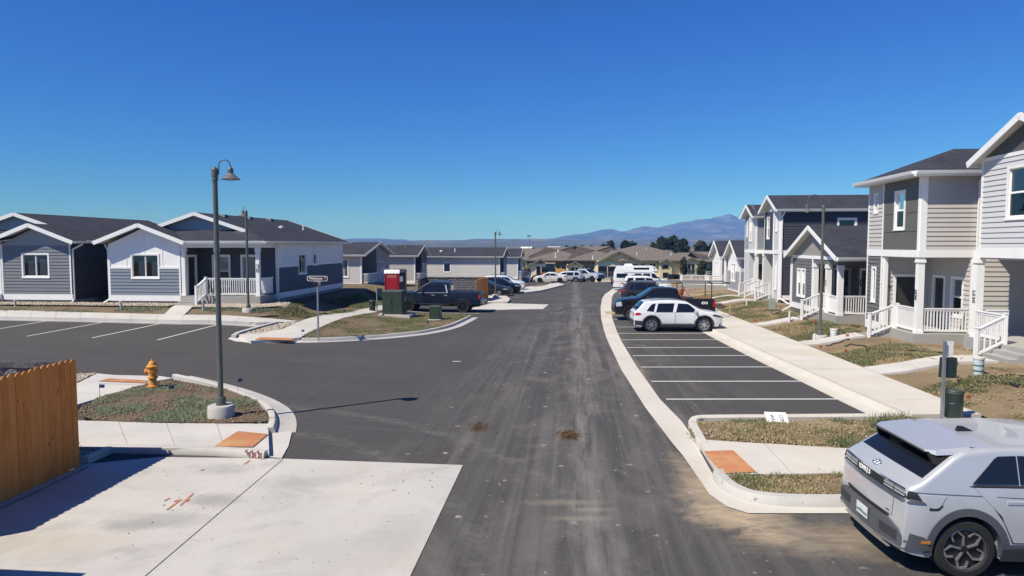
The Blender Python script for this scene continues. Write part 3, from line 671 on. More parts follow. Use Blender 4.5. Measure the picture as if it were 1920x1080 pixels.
class Wall:
    """a wall seen from outside: p0 is its left end, p1 its right end"""
    def __init__(s, root, p0, p1, fine=True):
        s.root = root; s.o = Vector((p0[0], p0[1], 0)); d = Vector((p1[0] - p0[0], p1[1] - p0[1], 0)); s.L = d.length; s.u = d.normalized()
        s.n = Vector((s.u.y, -s.u.x, 0)); s.holes = []; s.fine = fine; s.ang = math.atan2(s.u.y, s.u.x)
    def P(s, u, v, d=0.0): return s.o + s.u * u + Vector((0, 0, v)) + s.n * d
    def box(s, mb, u0, u1, v0, v1, d0, d1):
        return mb.hexa([s.P(u0, v0, d0), s.P(u1, v0, d0), s.P(u1, v0, d1), s.P(u0, v0, d1)], [s.P(u0, v1, d0), s.P(u1, v1, d0), s.P(u1, v1, d1), s.P(u0, v1, d1)])
    def trim(s, u0, u1, v0, v1, d=0.03, d0=-0.01, mat=None, name="trim_board"):
        return s.box(MB(), u0, u1, v0, v1, d0, d).build(name, mat or WHITE, s.root)
    def window(s, u0, u1, v0, v1, kind='hung', fr=0.09, blind=None, mat=None):
        """casing with panes and bars; reserves its hole"""
        s.holes.append((u0, u1, v0, v1)); mb = MB(); f = fr
        s.box(mb, u0, u0 + f, v0, v1, -0.06, 0.036); s.box(mb, u1 - f, u1, v0, v1, -0.06, 0.036)
        s.box(mb, u0 + f, u1 - f, v1 - f, v1, -0.06, 0.034); s.box(mb, u0 + f, u1 - f, v0, v0 + f, -0.06, 0.034)
        s.box(mb, u0 - 0.01, u1 + 0.01, v0 - 0.02, v0 + 0.03, 0.036, 0.055)
        w = mb.build("window", mat or WHITE, s.root)
        a, b, c, d = u0 + f, u1 - f, v0 + f, v1 - f; sash = MB(); g = 0.035
        panes = [(a, b, c, d)]
        if kind == 'hung': m = (c + d) / 2; panes = [(a, b, c, m), (a, b, m, d)]
        if kind == 'slider': m = (a + b) / 2; panes = [(a, m, c, d), (m, b, c, d)]
        for i, (pa, pb, pc, pd) in enumerate(panes):
            dd = -0.035 - 0.018 * i
            for q in ((pa, pa + g, pc, pd), (pb - g, pb, pc, pd), (pa + g, pb - g, pc, pc + g), (pa + g, pb - g, pd - g, pd)): s.box(sash, *q, dd - 0.03, dd + 0.012)
            MB().quad(s.P(pa, pc, dd), s.P(pb, pc, dd), s.P(pb, pd, dd), s.P(pa, pd, dd)).build("pane", GLASS, w)
        sash.build("sash", WHITE, w)
        MB().quad(s.P(a, c, -0.5), s.P(b, c, -0.5), s.P(b, d, -0.5), s.P(a, d, -0.5)).quad(s.P(a, c, -0.07), s.P(a, c, -0.5), s.P(a, d, -0.5), s.P(a, d, -0.07)).quad(s.P(b, c, -0.5), s.P(b, c, -0.07), s.P(b, d, -0.07), s.P(b, d, -0.5)).quad(s.P(a, c, -0.07), s.P(b, c, -0.07), s.P(b, c, -0.5), s.P(a, c, -0.5)).quad(s.P(a, d, -0.5), s.P(b, d, -0.5), s.P(b, d, -0.07), s.P(a, d, -0.07)).build("reveal", DARKIN, w)
        if blind:
            for (t0, t1, r0, r1) in blind:
                bm_ = MB(); n = max(1, int((r1 - r0) * (d - c) / 0.06))
                for i in range(n):
                    z0 = c + (d - c) * (r0 + (r1 - r0) * i / n); z1 = c + (d - c) * (r0 + (r1 - r0) * (i + 0.93) / n)
                    bm_.quad(s.P(a + (b - a) * t0, z0, -0.066), s.P(a + (b - a) * t1, z0, -0.066), s.P(a + (b - a) * t1, z1, -0.08), s.P(a + (b - a) * t0, z1, -0.08))
                bm_.build("blind", BLIND, w)
        return w
    def door(s, u0, u1, v0, v1, mat, fr=0.10, hinge=1, frame=None):
        s.holes.append((u0, u1, v0, v1)); mb = MB()
        s.box(mb, u0, u0 + fr, v0, v1, -0.08, 0.036); s.box(mb, u1 - fr, u1, v0, v1, -0.08, 0.036); s.box(mb, u0 + fr, u1 - fr, v1 - fr, v1, -0.08, 0.034)
        mb.build("door_frame", frame or WHITE, s.root)
        a, b, d = u0 + fr + .003, u1 - fr - .003, v1 - fr - .003; dm = MB(); s.box(dm, a, b, v0, d, -0.075, -0.04)
        for (x0, x1) in ((0.14, 0.45), (0.55, 0.86)):
            for (y0, y1) in ((0.08, 0.40), (0.48, 0.90)): s.box(dm, a + (b - a) * x0, a + (b - a) * x1, v0 + (d - v0) * y0, v0 + (d - v0) * y1, -0.04, -0.028)
        o = dm.build("door", mat, s.root); hx = b - 0.08 if hinge else a + 0.08
        h = MB(); s.box(h, hx - 0.025, hx + 0.025, v0 + 0.92, v0 + 1.2, -0.04, -0.02); s.box(h, hx - 0.07, hx + 0.015, v0 + 0.98, v0 + 1.0, -0.021, 0.015)
        h.build("handle", METAL_G, o); return o
    def base(s, v0, v1, mat, top=None, name="wall"):
        """the plain wall behind its cladding, open where windows and doors are"""
        tl = top or [(0, v1), (s.L, v1)]
        us = sorted(set([0, s.L] + [round(q, 4) for q, _ in tl] + [round(x, 4) for h in s.holes for x in h[:2] if 0 < x < s.L]))
        def T(u):
            for (a, b), (c, d) in zip(tl, tl[1:]):
                if a - 1e-6 <= u <= c + 1e-6: return b + (d - b) * (u - a) / max(1e-9, c - a)
            return v1
        mb = MB()
        for a, b in zip(us, us[1:]):
            m = (a + b) / 2; cut = sorted((h[2], h[3]) for h in s.holes if h[0] < m < h[1]); z = v0
            for c, d in cut:
                c2, d2 = c + 0.03, d - 0.03
                if c2 > z: mb.quad(s.P(a, z), s.P(b, z), s.P(b, c2), s.P(a, c2)).quad(s.P(a, z, -.1), s.P(a, c2, -.1), s.P(b, c2, -.1), s.P(b, z, -.1))
                z = max(z, d2)
            if max(T(a + 1e-4), T(b - 1e-4)) > z + 0.01:
                ta, tb = max(z, T(a)), max(z, T(b)); mb.quad(s.P(a, z), s.P(b, z), s.P(b, tb), s.P(a, ta)).quad(s.P(a, z, -.1), s.P(a, ta, -.1), s.P(b, tb, -.1), s.P(b, z, -.1))
        return mb.build(name, mat, s.root)
    def lap(s, v0, v1, mat, u0=0.0, u1=None, expo=0.18, top=None, boards=True):
        """lapped siding, one board per course and gap between openings"""
        u1 = s.L if u1 is None else u1; n = max(1, round((v1 - v0) / expo)); e = (v1 - v0) / n; joined = MB(); hp = s.parent_wall if hasattr(s, 'parent_wall') else s.root
        for i in range(n):
            z0, z1 = v0 + i * e, v0 + (i + 1) * e
            lo, hi = u0, u1; lo2, hi2 = u0, u1
            if top:                                    # under a gable
                us = np.linspace(u0, u1, 400); tv = np.interp(us, [q for q, _ in top], [w for _, w in top])
                ok = us[tv >= z0 + 0.005]; ok2 = us[tv >= z1]
                if len(ok) < 2: break
                lo, hi = ok[0], ok[-1]; lo2, hi2 = (ok2[0], ok2[-1]) if len(ok2) > 1 else ((lo + hi) / 2 - .01, (lo + hi) / 2 + .01)
            spans = [(lo, hi)]
            for h in s.holes:
                if min(z1, h[3]) - max(z0, h[2]) > 0.35 * e:
                    new = []
                    for a, b in spans:
                        if h[0] > a: new.append((a, min(b, h[0])))
                        if h[1] < b: new.append((max(a, h[1]), b))
                    spans = [q for q in new if q[1] - q[0] > 0.02]
            if boards:
                cut = []
                for a, b in spans:
                    while b - a > 3.7:
                        t = a + R.uniform(1.6, 3.4); cut.append((a, t - .0025)); a = t + .0025
                    cut.append((a, b))
                spans = cut
            for a, b in spans:
                sl_a, sl_b = (lo2 - lo if abs(a - lo) < 1e-6 else 0), (hi2 - hi if abs(b - hi) < 1e-6 else 0)
                if boards and abs(sl_a) < 0.005 and abs(sl_b) < 0.005:
                    o = mesh_obj("siding_board", board_mesh(e, mat), s.root); o.location = s.P(a, z0, 0.001); o.rotation_euler = (0, 0, s.ang); o.scale = (b - a, 1, 1)
                else:
                    mb = MB() if boards else joined
                    mb.hexa([s.P(a, z0, .001), s.P(b, z0, .001), s.P(b, z0, 0.034), s.P(a, z0, 0.034)], [s.P(a + sl_a, z1, .001), s.P(b + sl_b, z1, .001), s.P(b + sl_b, z1, 0.006), s.P(a + sl_a, z1, 0.006)])
                    if boards: mb.build("siding_board", mat, s.root)
        if not boards and joined.v: tag(joined.build("siding", mat, s.root), kind='stuff')
    def battens(s, v0, v1, mat, step=0.6, u0=0.0, u1=None, top=None, w=0.045):
        u1 = s.L if u1 is None else u1; n = max(1, round((u1 - u0) / step))
        for i in range(1, n):
            u = u0 + (u1 - u0) * i / n; t = v1 if not top else float(np.interp(u, [q for q, _ in top], [z for _, z in top])) - 0.02; segs = [(v0, t)]
            for h in s.holes:
                if h[0] < u < h[1]: segs = [x for a, b in segs for x in ((a, min(b, h[2])), (max(a, h[3]), b)) if x[1] - x[0] > 0.05]
            for a, b in segs:
                mb = MB(); s.box(mb, u - w / 2, u + w / 2, a, b, 0.001, 0.016); mb.build("batten", mat, s.root)

def roof_slab(root, pts, mat=None, thick=0.05, soffit=True, name="roof"):
    P = [Vector(p) for p in pts]
    o = MB().prism([p for p in P], (0, 0, -thick)).build(name, mat or SH_DARK, root)
    if soffit: MB().prism([p - Vector((0, 0, thick + 0.002)) for p in P], (0, 0, -0.05)).build("soffit", SOFFIT, o)
    return o
def fascia(root, p, q, h=0.20, w=0.03, name="fascia", mat=None):
    p = Vector(p); q = Vector(q); d = Vector((0, 0, -h / 2 + 0.005)); return MB().beam(p + d, q + d, w, h).build(name, mat or WHITE, root)
def gutter(root, p, q, out):
    """K-shaped gutter along an eave; out = horizontal outward direction"""
    p = Vector(p); q = Vector(q); o = Vector(out).normalized(); c = [(0.0, -0.12), (0.09, -0.12), (0.115, -0.05), (0.13, 0.0), (0.11, 0.0), (0.09, -0.10), (0.0, -0.10)]
    mb = MB(); n = len(c); mb.v = [tuple(p + o * a + Vector((0, 0, b))) for a, b in c] + [tuple(q + o * a + Vector((0, 0, b))) for a, b in c]
    mb.f = [(i, (i + 1) % n, n + (i + 1) % n, n + i) for i in range(n)] + [tuple(range(n)), tuple(range(n, 2 * n))]
    return mb.build("gutter", WHITE, root)
def downspout(root, path, w=0.08):
    mb = MB()
    for a, b in zip(path, path[1:]): mb.beam(a, b, w, w * 0.75, Vector((0.01, 1, 0.02)))
    return mb.build("downspout", WHITE, root)
def roof_vent(root, p, n=(0, 0, 1), mat=None):
    x, y, z = p; mb = MB(); mb.hexa([(x - .2, y - .22, z - .03), (x + .2, y - .22, z - .03), (x + .2, y + .22, z - .03), (x - .2, y + .22, z - .03)], [(x - .15, y - .16, z + .13), (x + .15, y - .16, z + .13), (x + .15, y + .16, z + .13), (x - .15, y + .16, z + .13)])
    return mb.build("roof_vent", mat or BLACKP, root)
def vent_pipe(root, p, h=0.45, r=0.05): return MB().tube([p, (p[0], p[1], p[2] + h)], r, 8).lathe([(r * 1.9, 0), (r * 1.1, 0.1)], p, 8).build("vent_pipe", WHITE, root)
def post(root, x, y, z0, z1, w=0.2):
    mb = MB(); h = w / 2; mb.bx(x - h, x + h, y - h, y + h, z0, z1); c = h + 0.02
    mb.bx(x - c, x + c, y - c, y + c, z0 - .001, z0 + 0.12); mb.bx(x - c, x + c, y - c, y + c, z1 - 0.14, z1 - .001); c = h + 0.035; mb.bx(x - c, x + c, y - c, y + c, z1 - 0.20, z1 - 0.14)
    return mb.build("porch_post", WHITE, root)
BAL = {}
def railing(root, p, q, h=0.95, posts=(False, False), gap=0.115, solid=False, each=True):
    """p, q: ends at floor level (they may differ in height for stairs)"""
    p = Vector(p); q = Vector(q); mb = MB(); up = Vector((0, 0, h)); lo = Vector((0, 0, 0.11))
    mb.beam(p + up, q + up, 0.09, 0.04); mb.beam(p + up - Vector((0, 0, .055)), q + up - Vector((0, 0, .055)), 0.045, 0.07); o = mb.build("railing", WHITE, root); MB().beam(p + lo, q + lo, 0.05, 0.07).build("bottom_rail", WHITE, o); d = q - p; L = Vector((d.x, d.y, 0)).length
    for i, on in enumerate(posts):
        if on:
            e = (p, q)[i]; pm = MB(); pm.bx(e.x - .05, e.x + .05, e.y - .05, e.y + .05, e.z - (0.12 if abs(d.z) < .05 else .3), e.z + h + 0.05); pm.bx(e.x - .065, e.x + .065, e.y - .065, e.y + .065, e.z + h + 0.05, e.z + h + 0.08); pm.build("newel_post", WHITE, o)
    if solid:
        MB().beam(p + Vector((0, 0, h / 2 + .02)), q + Vector((0, 0, h / 2 + .02)), 0.03, h - .26).build("rail_panel", WHITE, o); return o
    n = int(L / gap); key = round(h - 0.22, 3); jm = MB()
    if key not in BAL: BAL[key] = MB().bx(-.018, .018, -.018, .018, 0, key).mesh("baluster", WHITE)
    for i in range(n):
        t = (i + 0.5) / n; c = p.lerp(q, t)
        if each: b = mesh_obj("baluster", BAL[key], o); b.location = (c.x, c.y, c.z + 0.13); b.rotation_euler = (0, 0, math.atan2(d.y, d.x))
        else: jm.bx(c.x - .018, c.x + .018, c.y - .018, c.y + .018, c.z + .13, c.z + .13 + key)
    if not each and jm.v: tag(jm.build("balusters", WHITE, o), kind='stuff')
    return o
def slab_box(root, x0, x1, y0, y1, z0, z1, mat=None, name="porch_slab"):
    mb = MB(); mb.bx(x0, x1, y0, y1, z0, z1); return mb.build(name, mat or MAT_GREYC, root)
def steps(root, x0, x1, y, ztop, n=3, run=0.3, axis='-y', z0=-0.3):
    for i in range(n):
        zt = ztop * (n - i) / (n + 1) if False else ztop - (i + 1) * ztop / (n + 0.0) + 0.0
        zt = max(0.02, ztop - (i + 1) * (ztop / (n + 1)) )
        a = i * run; e = 0.003 * i
        if axis == '-y': slab_box(root, x0 + e, x1 - e, y - a - run, y - a + 0.001 * i, z0, zt, name="step")
        else: slab_box(root, y - a - run, y - a, x0 + e, x1 - e, z0, zt, name="step")
def outlet(root, W_, u, v, mat=None): W_.box(MB(), u - .04, u + .04, v - .06, v + .06, 0.02, 0.06).build("wall_outlet", mat or WHITE, root)
def pebbles(name, areas, count, fn, off, r0, r1, label, seed, parent=None):
    rg = np.random.default_rng(seed); ic = np.array([(1, 0, 0), (-1, 0, 0), (0, 1, 0), (0, -1, 0), (0, 0, 1), (0, 0, -1)], float)
    tri = np.array([(0, 2, 4), (2, 1, 4), (1, 3, 4), (3, 0, 4), (2, 0, 5), (1, 2, 5), (3, 1, 5), (0, 3, 5)])
    V = []; T = []; k = 0
    P = areas; xs = [p[0] for p in P]; ys = [p[1] for p in P]
    while k < count:
        x, y = rg.uniform(min(xs), max(xs)), rg.uniform(min(ys), max(ys))
        if not inside(P, x, y): continue
        r = rg.uniform(r0, r1); a = rg.uniform(0, 6.28); sc = np.array([r * rg.uniform(.8, 1.5), r * rg.uniform(.7, 1.1), r * rg.uniform(.4, .75)])
        v = ic * sc * rg.uniform(.8, 1.2, (6, 1)); c, s_ = math.cos(a), math.sin(a)
        v = np.stack([v[:, 0] * c - v[:, 1] * s_, v[:, 0] * s_ + v[:, 1] * c, v[:, 2]], 1) + (x, y, fn(x, y) + off)
        V.append(v); T.append(tri + 6 * k); k += 1
    o = mesh_obj(name, np_mesh(name, np.concatenate(V), np.concatenate(T), MAT_ROCK), parent)
    return tag(o, label, None, None, 'stuff')

# ------------------------------------------------------------------ the two near left houses
def left_house(org, zg, mirror, label, low, top_style, top_mat, dormer_mat, side_lo, side_hi, recess, number=None, doors=True):
    root = thing("house", (org.x, org.y, zg), YAW, label, "house", "single storey houses on the left"); WD = 8.65
    def W2(x0, y0, x1, y1):
        return Wall(root, (x0, y0), (x1, y1)) if not mirror else Wall(root, (WD - x1, y1), (WD - x0, y0))
    def X(x): return WD - x if mirror else x
    def bxx(mb, x0, x1, y0, y1, z0, z1): a, b = sorted((X(x0), X(x1))); return mb.bx(a, b, y0, y1, z0, z1)
    def PT(x, y, z): return (X(x), y, z)
    ZS, ZE, RZ = 0.52, 3.36, 5.05
    # wing front
    w = W2(0, 0, 4.15, 0); gp = [(0, 3.30), (2.075, 4.20), (4.15, 3.30)]
    um = (lambda a, b: (a, b)) if not mirror else (lambda a, b: (4.15 - b, 4.15 - a))
    a, b = um(1.29, 2.94); w.window(a, b, 1.42, 2.80, 'slider', blind=[(0.2, 0.42, 0.0, 0.72), (0.72, 0.98, 0.0, 0.7)] if not mirror else [(0.15, 0.45, 0, 0.7), (0.62, 0.98, 0, 0.8)])
    w.base(0.22, 3.3, top_mat, gp); mb = MB(); w.box(mb, -0.02, 4.17, 0.2, ZS, -0.02, 0.03); mb.build("base_trim", WHITE, root)
    if top_style == 'panel':
        w.lap(ZS, 1.97, low); w.trim(0.09, a, 1.97, 2.08, 0.032); w.trim(b, 4.06, 1.97, 2.08, 0.032); w.battens(2.08, 3.3, top_mat, 1.04, top=gp)
    else:
        w.lap(ZS, 3.22, low); w.trim(0.09, 4.06, 3.22, 3.30, 0.02, mat=top_mat)
    w.trim(0, 0.09, ZS, 3.28, 0.034); w.trim(4.06, 4.15, ZS, 3.28, 0.034)
    mb = MB(); bxx(mb, 0.06, 4.09, 0.06, 6, -0.5, 0.21); bxx(mb, 0.06, 8.59, 1.96, 13.1, -0.5, 0.205); mb.build("foundation", MAT_GREYC, root)
    # sides and back
    ws = W2(WD, 1.9, WD, 13.2)
    L = ws.L; cv = (lambda a, b: (a, b)) if not mirror else (lambda a, b: (L - b, L - a))
    a, b = cv(3.2, 4.5); ws.window(a, b, 1.45, 2.75, 'slider', blind=[(.5, .98, .1, .8)]); a2, b2 = cv(5.6, 6.25); ws.window(a2, b2, 1.95, 2.75, 'fixed')
    gpb = None
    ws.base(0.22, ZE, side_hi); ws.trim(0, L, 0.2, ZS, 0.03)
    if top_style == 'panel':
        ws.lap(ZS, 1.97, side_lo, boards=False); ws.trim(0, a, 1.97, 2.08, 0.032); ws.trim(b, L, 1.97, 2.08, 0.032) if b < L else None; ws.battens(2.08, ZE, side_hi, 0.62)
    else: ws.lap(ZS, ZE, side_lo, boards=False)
    ws.trim(0, 0.10, ZS, ZE, 0.036); ws.trim(L - .1, L, ZS, ZE, 0.036)
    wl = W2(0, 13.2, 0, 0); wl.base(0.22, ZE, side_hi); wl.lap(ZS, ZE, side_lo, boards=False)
    wb = W2(WD, 13.2, 0, 13.2); wb.base(0.22, ZE, low, [(0, ZE), (WD / 2, RZ - 0.12), (WD, ZE)])
    # porch recess
    w = W2(4.15, 1.9, WD, 1.9); LL = w.L; cv = (lambda a, b: (a, b)) if not mirror else (lambda a, b: (LL - b, LL - a))
    a, b = cv(0.75, 1.85); w.window(a, b, 0.85, 2.72, 'hung', 0.11, blind=[(0, 1, 0.5, 1)]); a, b = cv(2.45, 3.62); w.door(a, b, 0.5, 2.72, DOORT, 0.13)
    w.base(0.5, 3.2, recess); w.lap(0.52, 3.2, recess, boards=False)
    w = W2(4.15, 0.12, 4.15, 1.9); a, b = (0.45, 1.45) if not mirror else (w.L - 1.45, w.L - 0.45); w.door(a, b, 0.5, 2.72, DOORD, 0.12); w.base(0.5, 3.2, recess)
    w = W2(WD, 1.9, WD, 1.9) if 0 else None
    mb = MB(); bxx(mb, 4.2, WD, 0.0, 1.95, -0.4, 0.50); bxx(mb, 4.15, WD + .0, 0.02, 1.9, 3.17, 3.21); o = MB(); bxx(o, 4.16, WD, -0.1, 1.95, -0.4, 0.5); o.build("porch_slab", MAT_GREYC, root)
    o = MB(); bxx(o, 4.1, WD, 0.0, 1.9, 3.30, 3.33); o.build("porch_ceiling", SOFFIT, root)
    o = MB(); bxx(o, 4.17, WD + 0.02, -0.02, 0.16, 3.12, 3.40); o.build("porch_beam", WHITE, root); o = MB(); bxx(o, WD - 0.16, WD + 0.02, 0.16, 1.9, 3.12, 3.40); o.build("porch_beam", WHITE, root)
    for px_ in (4.30, 6.18, 8.50): post(root, X(px_), 0.08, 0.5, 3.12, 0.2)
    railing(root, PT(5.55, 0.08, 0.5), PT(6.1, 0.08, 0.5)); railing(root, PT(6.26, 0.08, 0.5), PT(8.42, 0.08, 0.5)); railing(root, PT(8.5, 0.16, 0.5), PT(8.5, 1.86, 0.5))
    x0, x1 = sorted((X(4.32), X(5.45))); steps(root, x0, x1, -0.1, 0.5, 3, 0.3)
    railing(root, PT(5.55, -0.98, 0.08), PT(5.55, 0.0, 0.5), 0.95, (True, True), 0.13)
    if number:
        put_text("house_number", number, 0.235, BLACKNUM, root, (X(8.50) + .002, -0.026, 2.02), (0, 0, -1), (1, 0, 0), 0.008, 0.004)
        o = MB(); o.bx(X(8.5) - .095, X(8.5) + .095, -.0235, -.020, 1.5, 2.55); 
        put_text("door_number", "101", 0.13, BLACKNUM, root, (X(4.15 + 2.45 + 1.06), 1.862, 1.75), (0, 0, -1), (1, 0, 0), 0.006, 0.002)
    # main roof: a Dutch gable facing the street
    k = 0.335; e = 0.45; yr = 1.5; hx = 1.5 + 0.35; zg2 = 3.5 + hx * k
    def zz(d): return 3.5 + d * k
    cx = WD / 2; RZ = zz(cx + e); B = 13.65
    def order(p): return p if not mirror else p[::-1]
    lx, rx = -e + hx, WD + e - hx
    roof_slab(root, order([PT(4.05, -.35, 3.5), PT(WD + e, -.35, 3.5), PT(rx, yr, zg2), PT(lx, yr, zg2)]))
    roof_slab(root, order([PT(-e, 1.3, 3.5), PT(lx, yr, zg2), PT(lx, 1.15, zg2), PT(cx, 1.15, RZ), PT(cx, B, RZ), PT(-e, B, 3.5)]))
    roof_slab(root, order([PT(WD + e, -.35, 3.5), PT(WD + e, B, 3.5), PT(cx, B, RZ), PT(cx, 1.15, RZ), PT(rx, 1.15, zg2), PT(rx, yr, zg2)]))
    MB().prism([PT(lx + .05, yr, zg2 - .02), PT(rx - .05, yr, zg2 - .02), PT(cx, yr, RZ - .06)], (0, 0.06, 0)).build("gable_panel", dormer_mat, root)
    for sx, ex in ((lx - .06, cx), (rx + .06, cx)): fascia(root, PT(sx, 1.13, zg2 + .01), PT(ex, 1.13, RZ + .01), 0.2, 0.035)
    fascia(root, PT(rx - .55, 1.14, zg2 - .12), PT(rx + .1, 1.14, zg2 - .12), 0.08, 0.04); 
    for sx in (-e, WD + e): fascia(root, PT(sx, B, 3.5), PT(cx, B, RZ), 0.2, 0.03)
    fascia(root, PT(3.9, -.36, 3.47), PT(WD + e, -.36, 3.47), 0.2, 0.03)
    gutter(root, PT(4.3, -.375, 3.49), PT(WD + e, -.375, 3.49), (0, -1, 0)); sgn = -1 if mirror else 1
    gutter(root, PT(WD + e, -.35, 3.49), PT(WD + e, B, 3.49), (sgn, 0, 0)); gutter(root, PT(-e, B, 3.49), PT(-e, 0.5, 3.49), (-sgn, 0, 0))
    for yv in (3.6, 6.8, 9.8): roof_vent(root, PT(cx + 0.42, yv, RZ - .16))
    vent_pipe(root, PT(cx + 2.3, 11.0, zz(cx + e - 2.3) - .05), 0.42); MB().lathe([(0.16, 0), (0.16, .12), (.02, .17)], PT(cx + 2.2, 7.6, zz(cx + e - 2.2) - .02), 10).build("roof_vent", WHITE, root)
    # wing roof
    kw = 0.375; hw = 2.075 + 0.5; ze = 3.46; zp = ze + hw * kw; wc = 2.075
    roof_slab(root, order([PT(wc - hw, -.5, ze), PT(wc, -.5, zp), PT(wc, 4.2, zp), PT(wc - hw, 2.2, ze)])); roof_slab(root, order([PT(wc, -.5, zp), PT(wc + hw, -.5, ze), PT(wc + hw, 0.9, ze), PT(wc, 4.2, zp)]))
    for sx in (wc - hw, wc + hw): fascia(root, PT(sx, -.515, ze + .01), PT(wc, -.515, zp + .01), 0.21, 0.035)
    gutter(root, PT(wc - hw, 2.4, ze), PT(wc - hw, -.48, ze), (-sgn, 0, 0))
    # downspouts
    downspout(root, [PT(WD + .45, 1.4, 3.4), PT(WD + .12, 2.02, 3.1), PT(WD + .08, 2.02, 0.25), PT(WD + .5, 1.2, 0.02)])
    downspout(root, [PT(-.45, 0.35, 3.3), PT(-.06, 0.06, 3.0), PT(-.06, 0.06, 0.28), PT(-.2, -0.3, 0.08)])
    return root
OB = Vector((-22.2, 37.6, 0)); ZB = 0.75
OA = OB - ET * 10.85
hb = left_house(OB, ZB, False, "white and blue-grey single storey house with number 7720 on its porch post", BLUEG, 'panel', PALE, M("dormer_blue_panel", (0.33, 0.36, 0.40), 0.6, 0.05), NAVY, PALE, M("porch_navy", (0.062, 0.070, 0.092), 0.6, 0.05), "7720")
ha = left_house(OA, ZB + 0.02, True, "charcoal grey lap sided single storey house at the left edge", CHAR, 'lap', CHAR_S, M("dormer_grey_panel", (0.40, 0.42, 0.44), 0.6, 0.05), M("shade_toned_side_siding", (0.06, 0.065, 0.075), 0.6, 0.05), M("shade_toned_side_panel", (0.06, 0.065, 0.075), 0.6, 0.05), GREY_D)  # side walls: the charcoal grey darkened in colour to stand for shade
# earth levelled up to both houses, and the beds of river rock in front
def wl(o, x, y): v = o + ET * x + ES * y; return (v.x, v.y)
def HB(x, y):
    d = Vector((x, y, 0)) - OB; yl = d.dot(ES); xl = d.dot(ET); t = S((yl + 3.2) / 2.2) * S((9.9 - xl) / 1.2 + 1)
    return (H(x, y) + 0.12) * (1 - t) + (ZB + 0.0) * t
BED = [wl(OA, -14, -1.5), wl(OA, 9.0, -1.45), wl(OB, 4.3, -1.55), wl(OB, 4.3, 0.1), wl(OA, -14, 0.1)]
BED2 = [wl(OB, 5.65, -1.75), wl(OB, 8.9, -1.7), wl(OB, 10.6, -1.0), wl(OB, 9.6, 1.7), wl(OB, 8.5, 0.0), wl(OB, 5.65, 0.0)]
sheet("yard", [wl(OA, -16, -3.1), wl(OB, 9.5, -3.1), wl(OB, 12.0, -1.0), wl(OB, 12.2, 15), wl(OA, -16, 15)], 0.0, MAT_YARD, 0.6, fn=HB, rough=0.012, label="graded earth shelf on which the two left houses stand")
MAT_BED = M("gravel_bed_ground", (0.40, 0.34, 0.275), 0.95, 0.3, 6, fine=0.6, bscale=24, bump=0.8)
sheet("rock_bed", BED, 0.07, MAT_BED, 0.6, fn=HB, rough=0.012, label="gravel strip along the fronts of the two left houses"); sheet("rock_bed", BED2, 0.07, MAT_BED, 0.6, fn=HB, rough=0.02, label="gravel bed under the porch of house 7720")
pebbles("river_rock", BED, 5200, HB, 0.08, 0.03, 0.075, "pale river rock bed along the two left houses", 3)
pebbles("river_rock", BED2, 2200, HB, 0.08, 0.03, 0.075, "pale river rock bed below the porch of house 7720", 4)
wk = bpy.data.objects.new("path", None); link(wk); tag(wk, "short concrete walk up to the steps of house 7720", None, None, 'structure')
A_ = [Vector(wl(OB, 4.35, -1.0)), Vector(G(308, 590, 0.15))]; B_ = [Vector(wl(OB, 5.5, -1.0)), Vector(G(345, 591, 0.15))]
slabs(wk, A_, B_, 2, top=0.06, thick=0.1, fn=lambda x, y: max(HB(x, y), H(x, y) + 0.11))
RBP = GP([(150, 735), (182, 701), (205, 703), (230, 712), (160, 738)], 0.12)
pebbles("river_rock", GP([(455, 627), (490, 627.5), (520, 619.5), (558, 604.5), (533, 604.5), (490, 616)], 0.12), 900, H, 0.125, 0.03, 0.07, "pebbles in the narrow bed beside the left car park", 5)
pebbles("river_rock", GP([(110, 724), (147, 716), (180, 700.5), (150, 702), (90, 714)], 0.12), 380, H, 0.13, 0.03, 0.06, "pebbles behind the near corner footpath", 6)
pebbles("river_rock", GP([(149, 835), (184, 835), (150, 858)], 0.1), 120, H, 0.05, 0.03, 0.06, "few tan stones at the end of the wooden gate", 8)
# ------------------------------------------------------------------ right hand houses
def gable_roof_x(root, x0, x1, y0, y1, ze, k, ov=0.35, rk=0.38, fin='left', mat=None, gut=True):
    """ridge along X; gable end at x0 looks at the street. y0..y1 are the walls, ov the eave overhang, rk the rake overhang"""
    ya, yb = y0 - ov, y1 + ov; yc = (ya + yb) / 2; zr = ze + (yc - ya) * k; xa = x0 - rk
    roof_slab(root, [(xa, ya, ze), (x1, ya, ze), (x1, yc, zr), (xa, yc, zr)], mat); roof_slab(root, [(xa, yc, zr), (x1, yc, zr), (x1, yb, ze), (xa, yb, ze)], mat)
    for y in (ya, yb): fascia(root, (xa - .016, y, ze + .008), (xa - .016, yc, zr + .008), 0.22, 0.035, "rake_board")
    fascia(root, (xa, ya - .016, ze - .01), (x1, ya - .016, ze - .01), 0.19, 0.03)
    if gut: gutter(root, (xa + .05, ya - .032, ze - .005), (x1, ya - .032, ze - .005), (0, -1, 0))
    return yc, zr
def two_storey(root_o, zg):
    pass
# --- 7534/7536 with 7530: one house with a hipped corner and a gabled wing over its porch
OR2 = Vector((15.54, 26.1, 0)); ZR2 = 0.16
hr = thing("house", (OR2.x, OR2.y, ZR2), YAW, "tall light grey two storey house numbered 7536 and 7530, nearest on the right", "house", "two storey houses on the right")
FL = 0.455; BT0, BT1 = 3.41, 3.66; TOP = 6.50; DP = 1.9; SX = 5.2
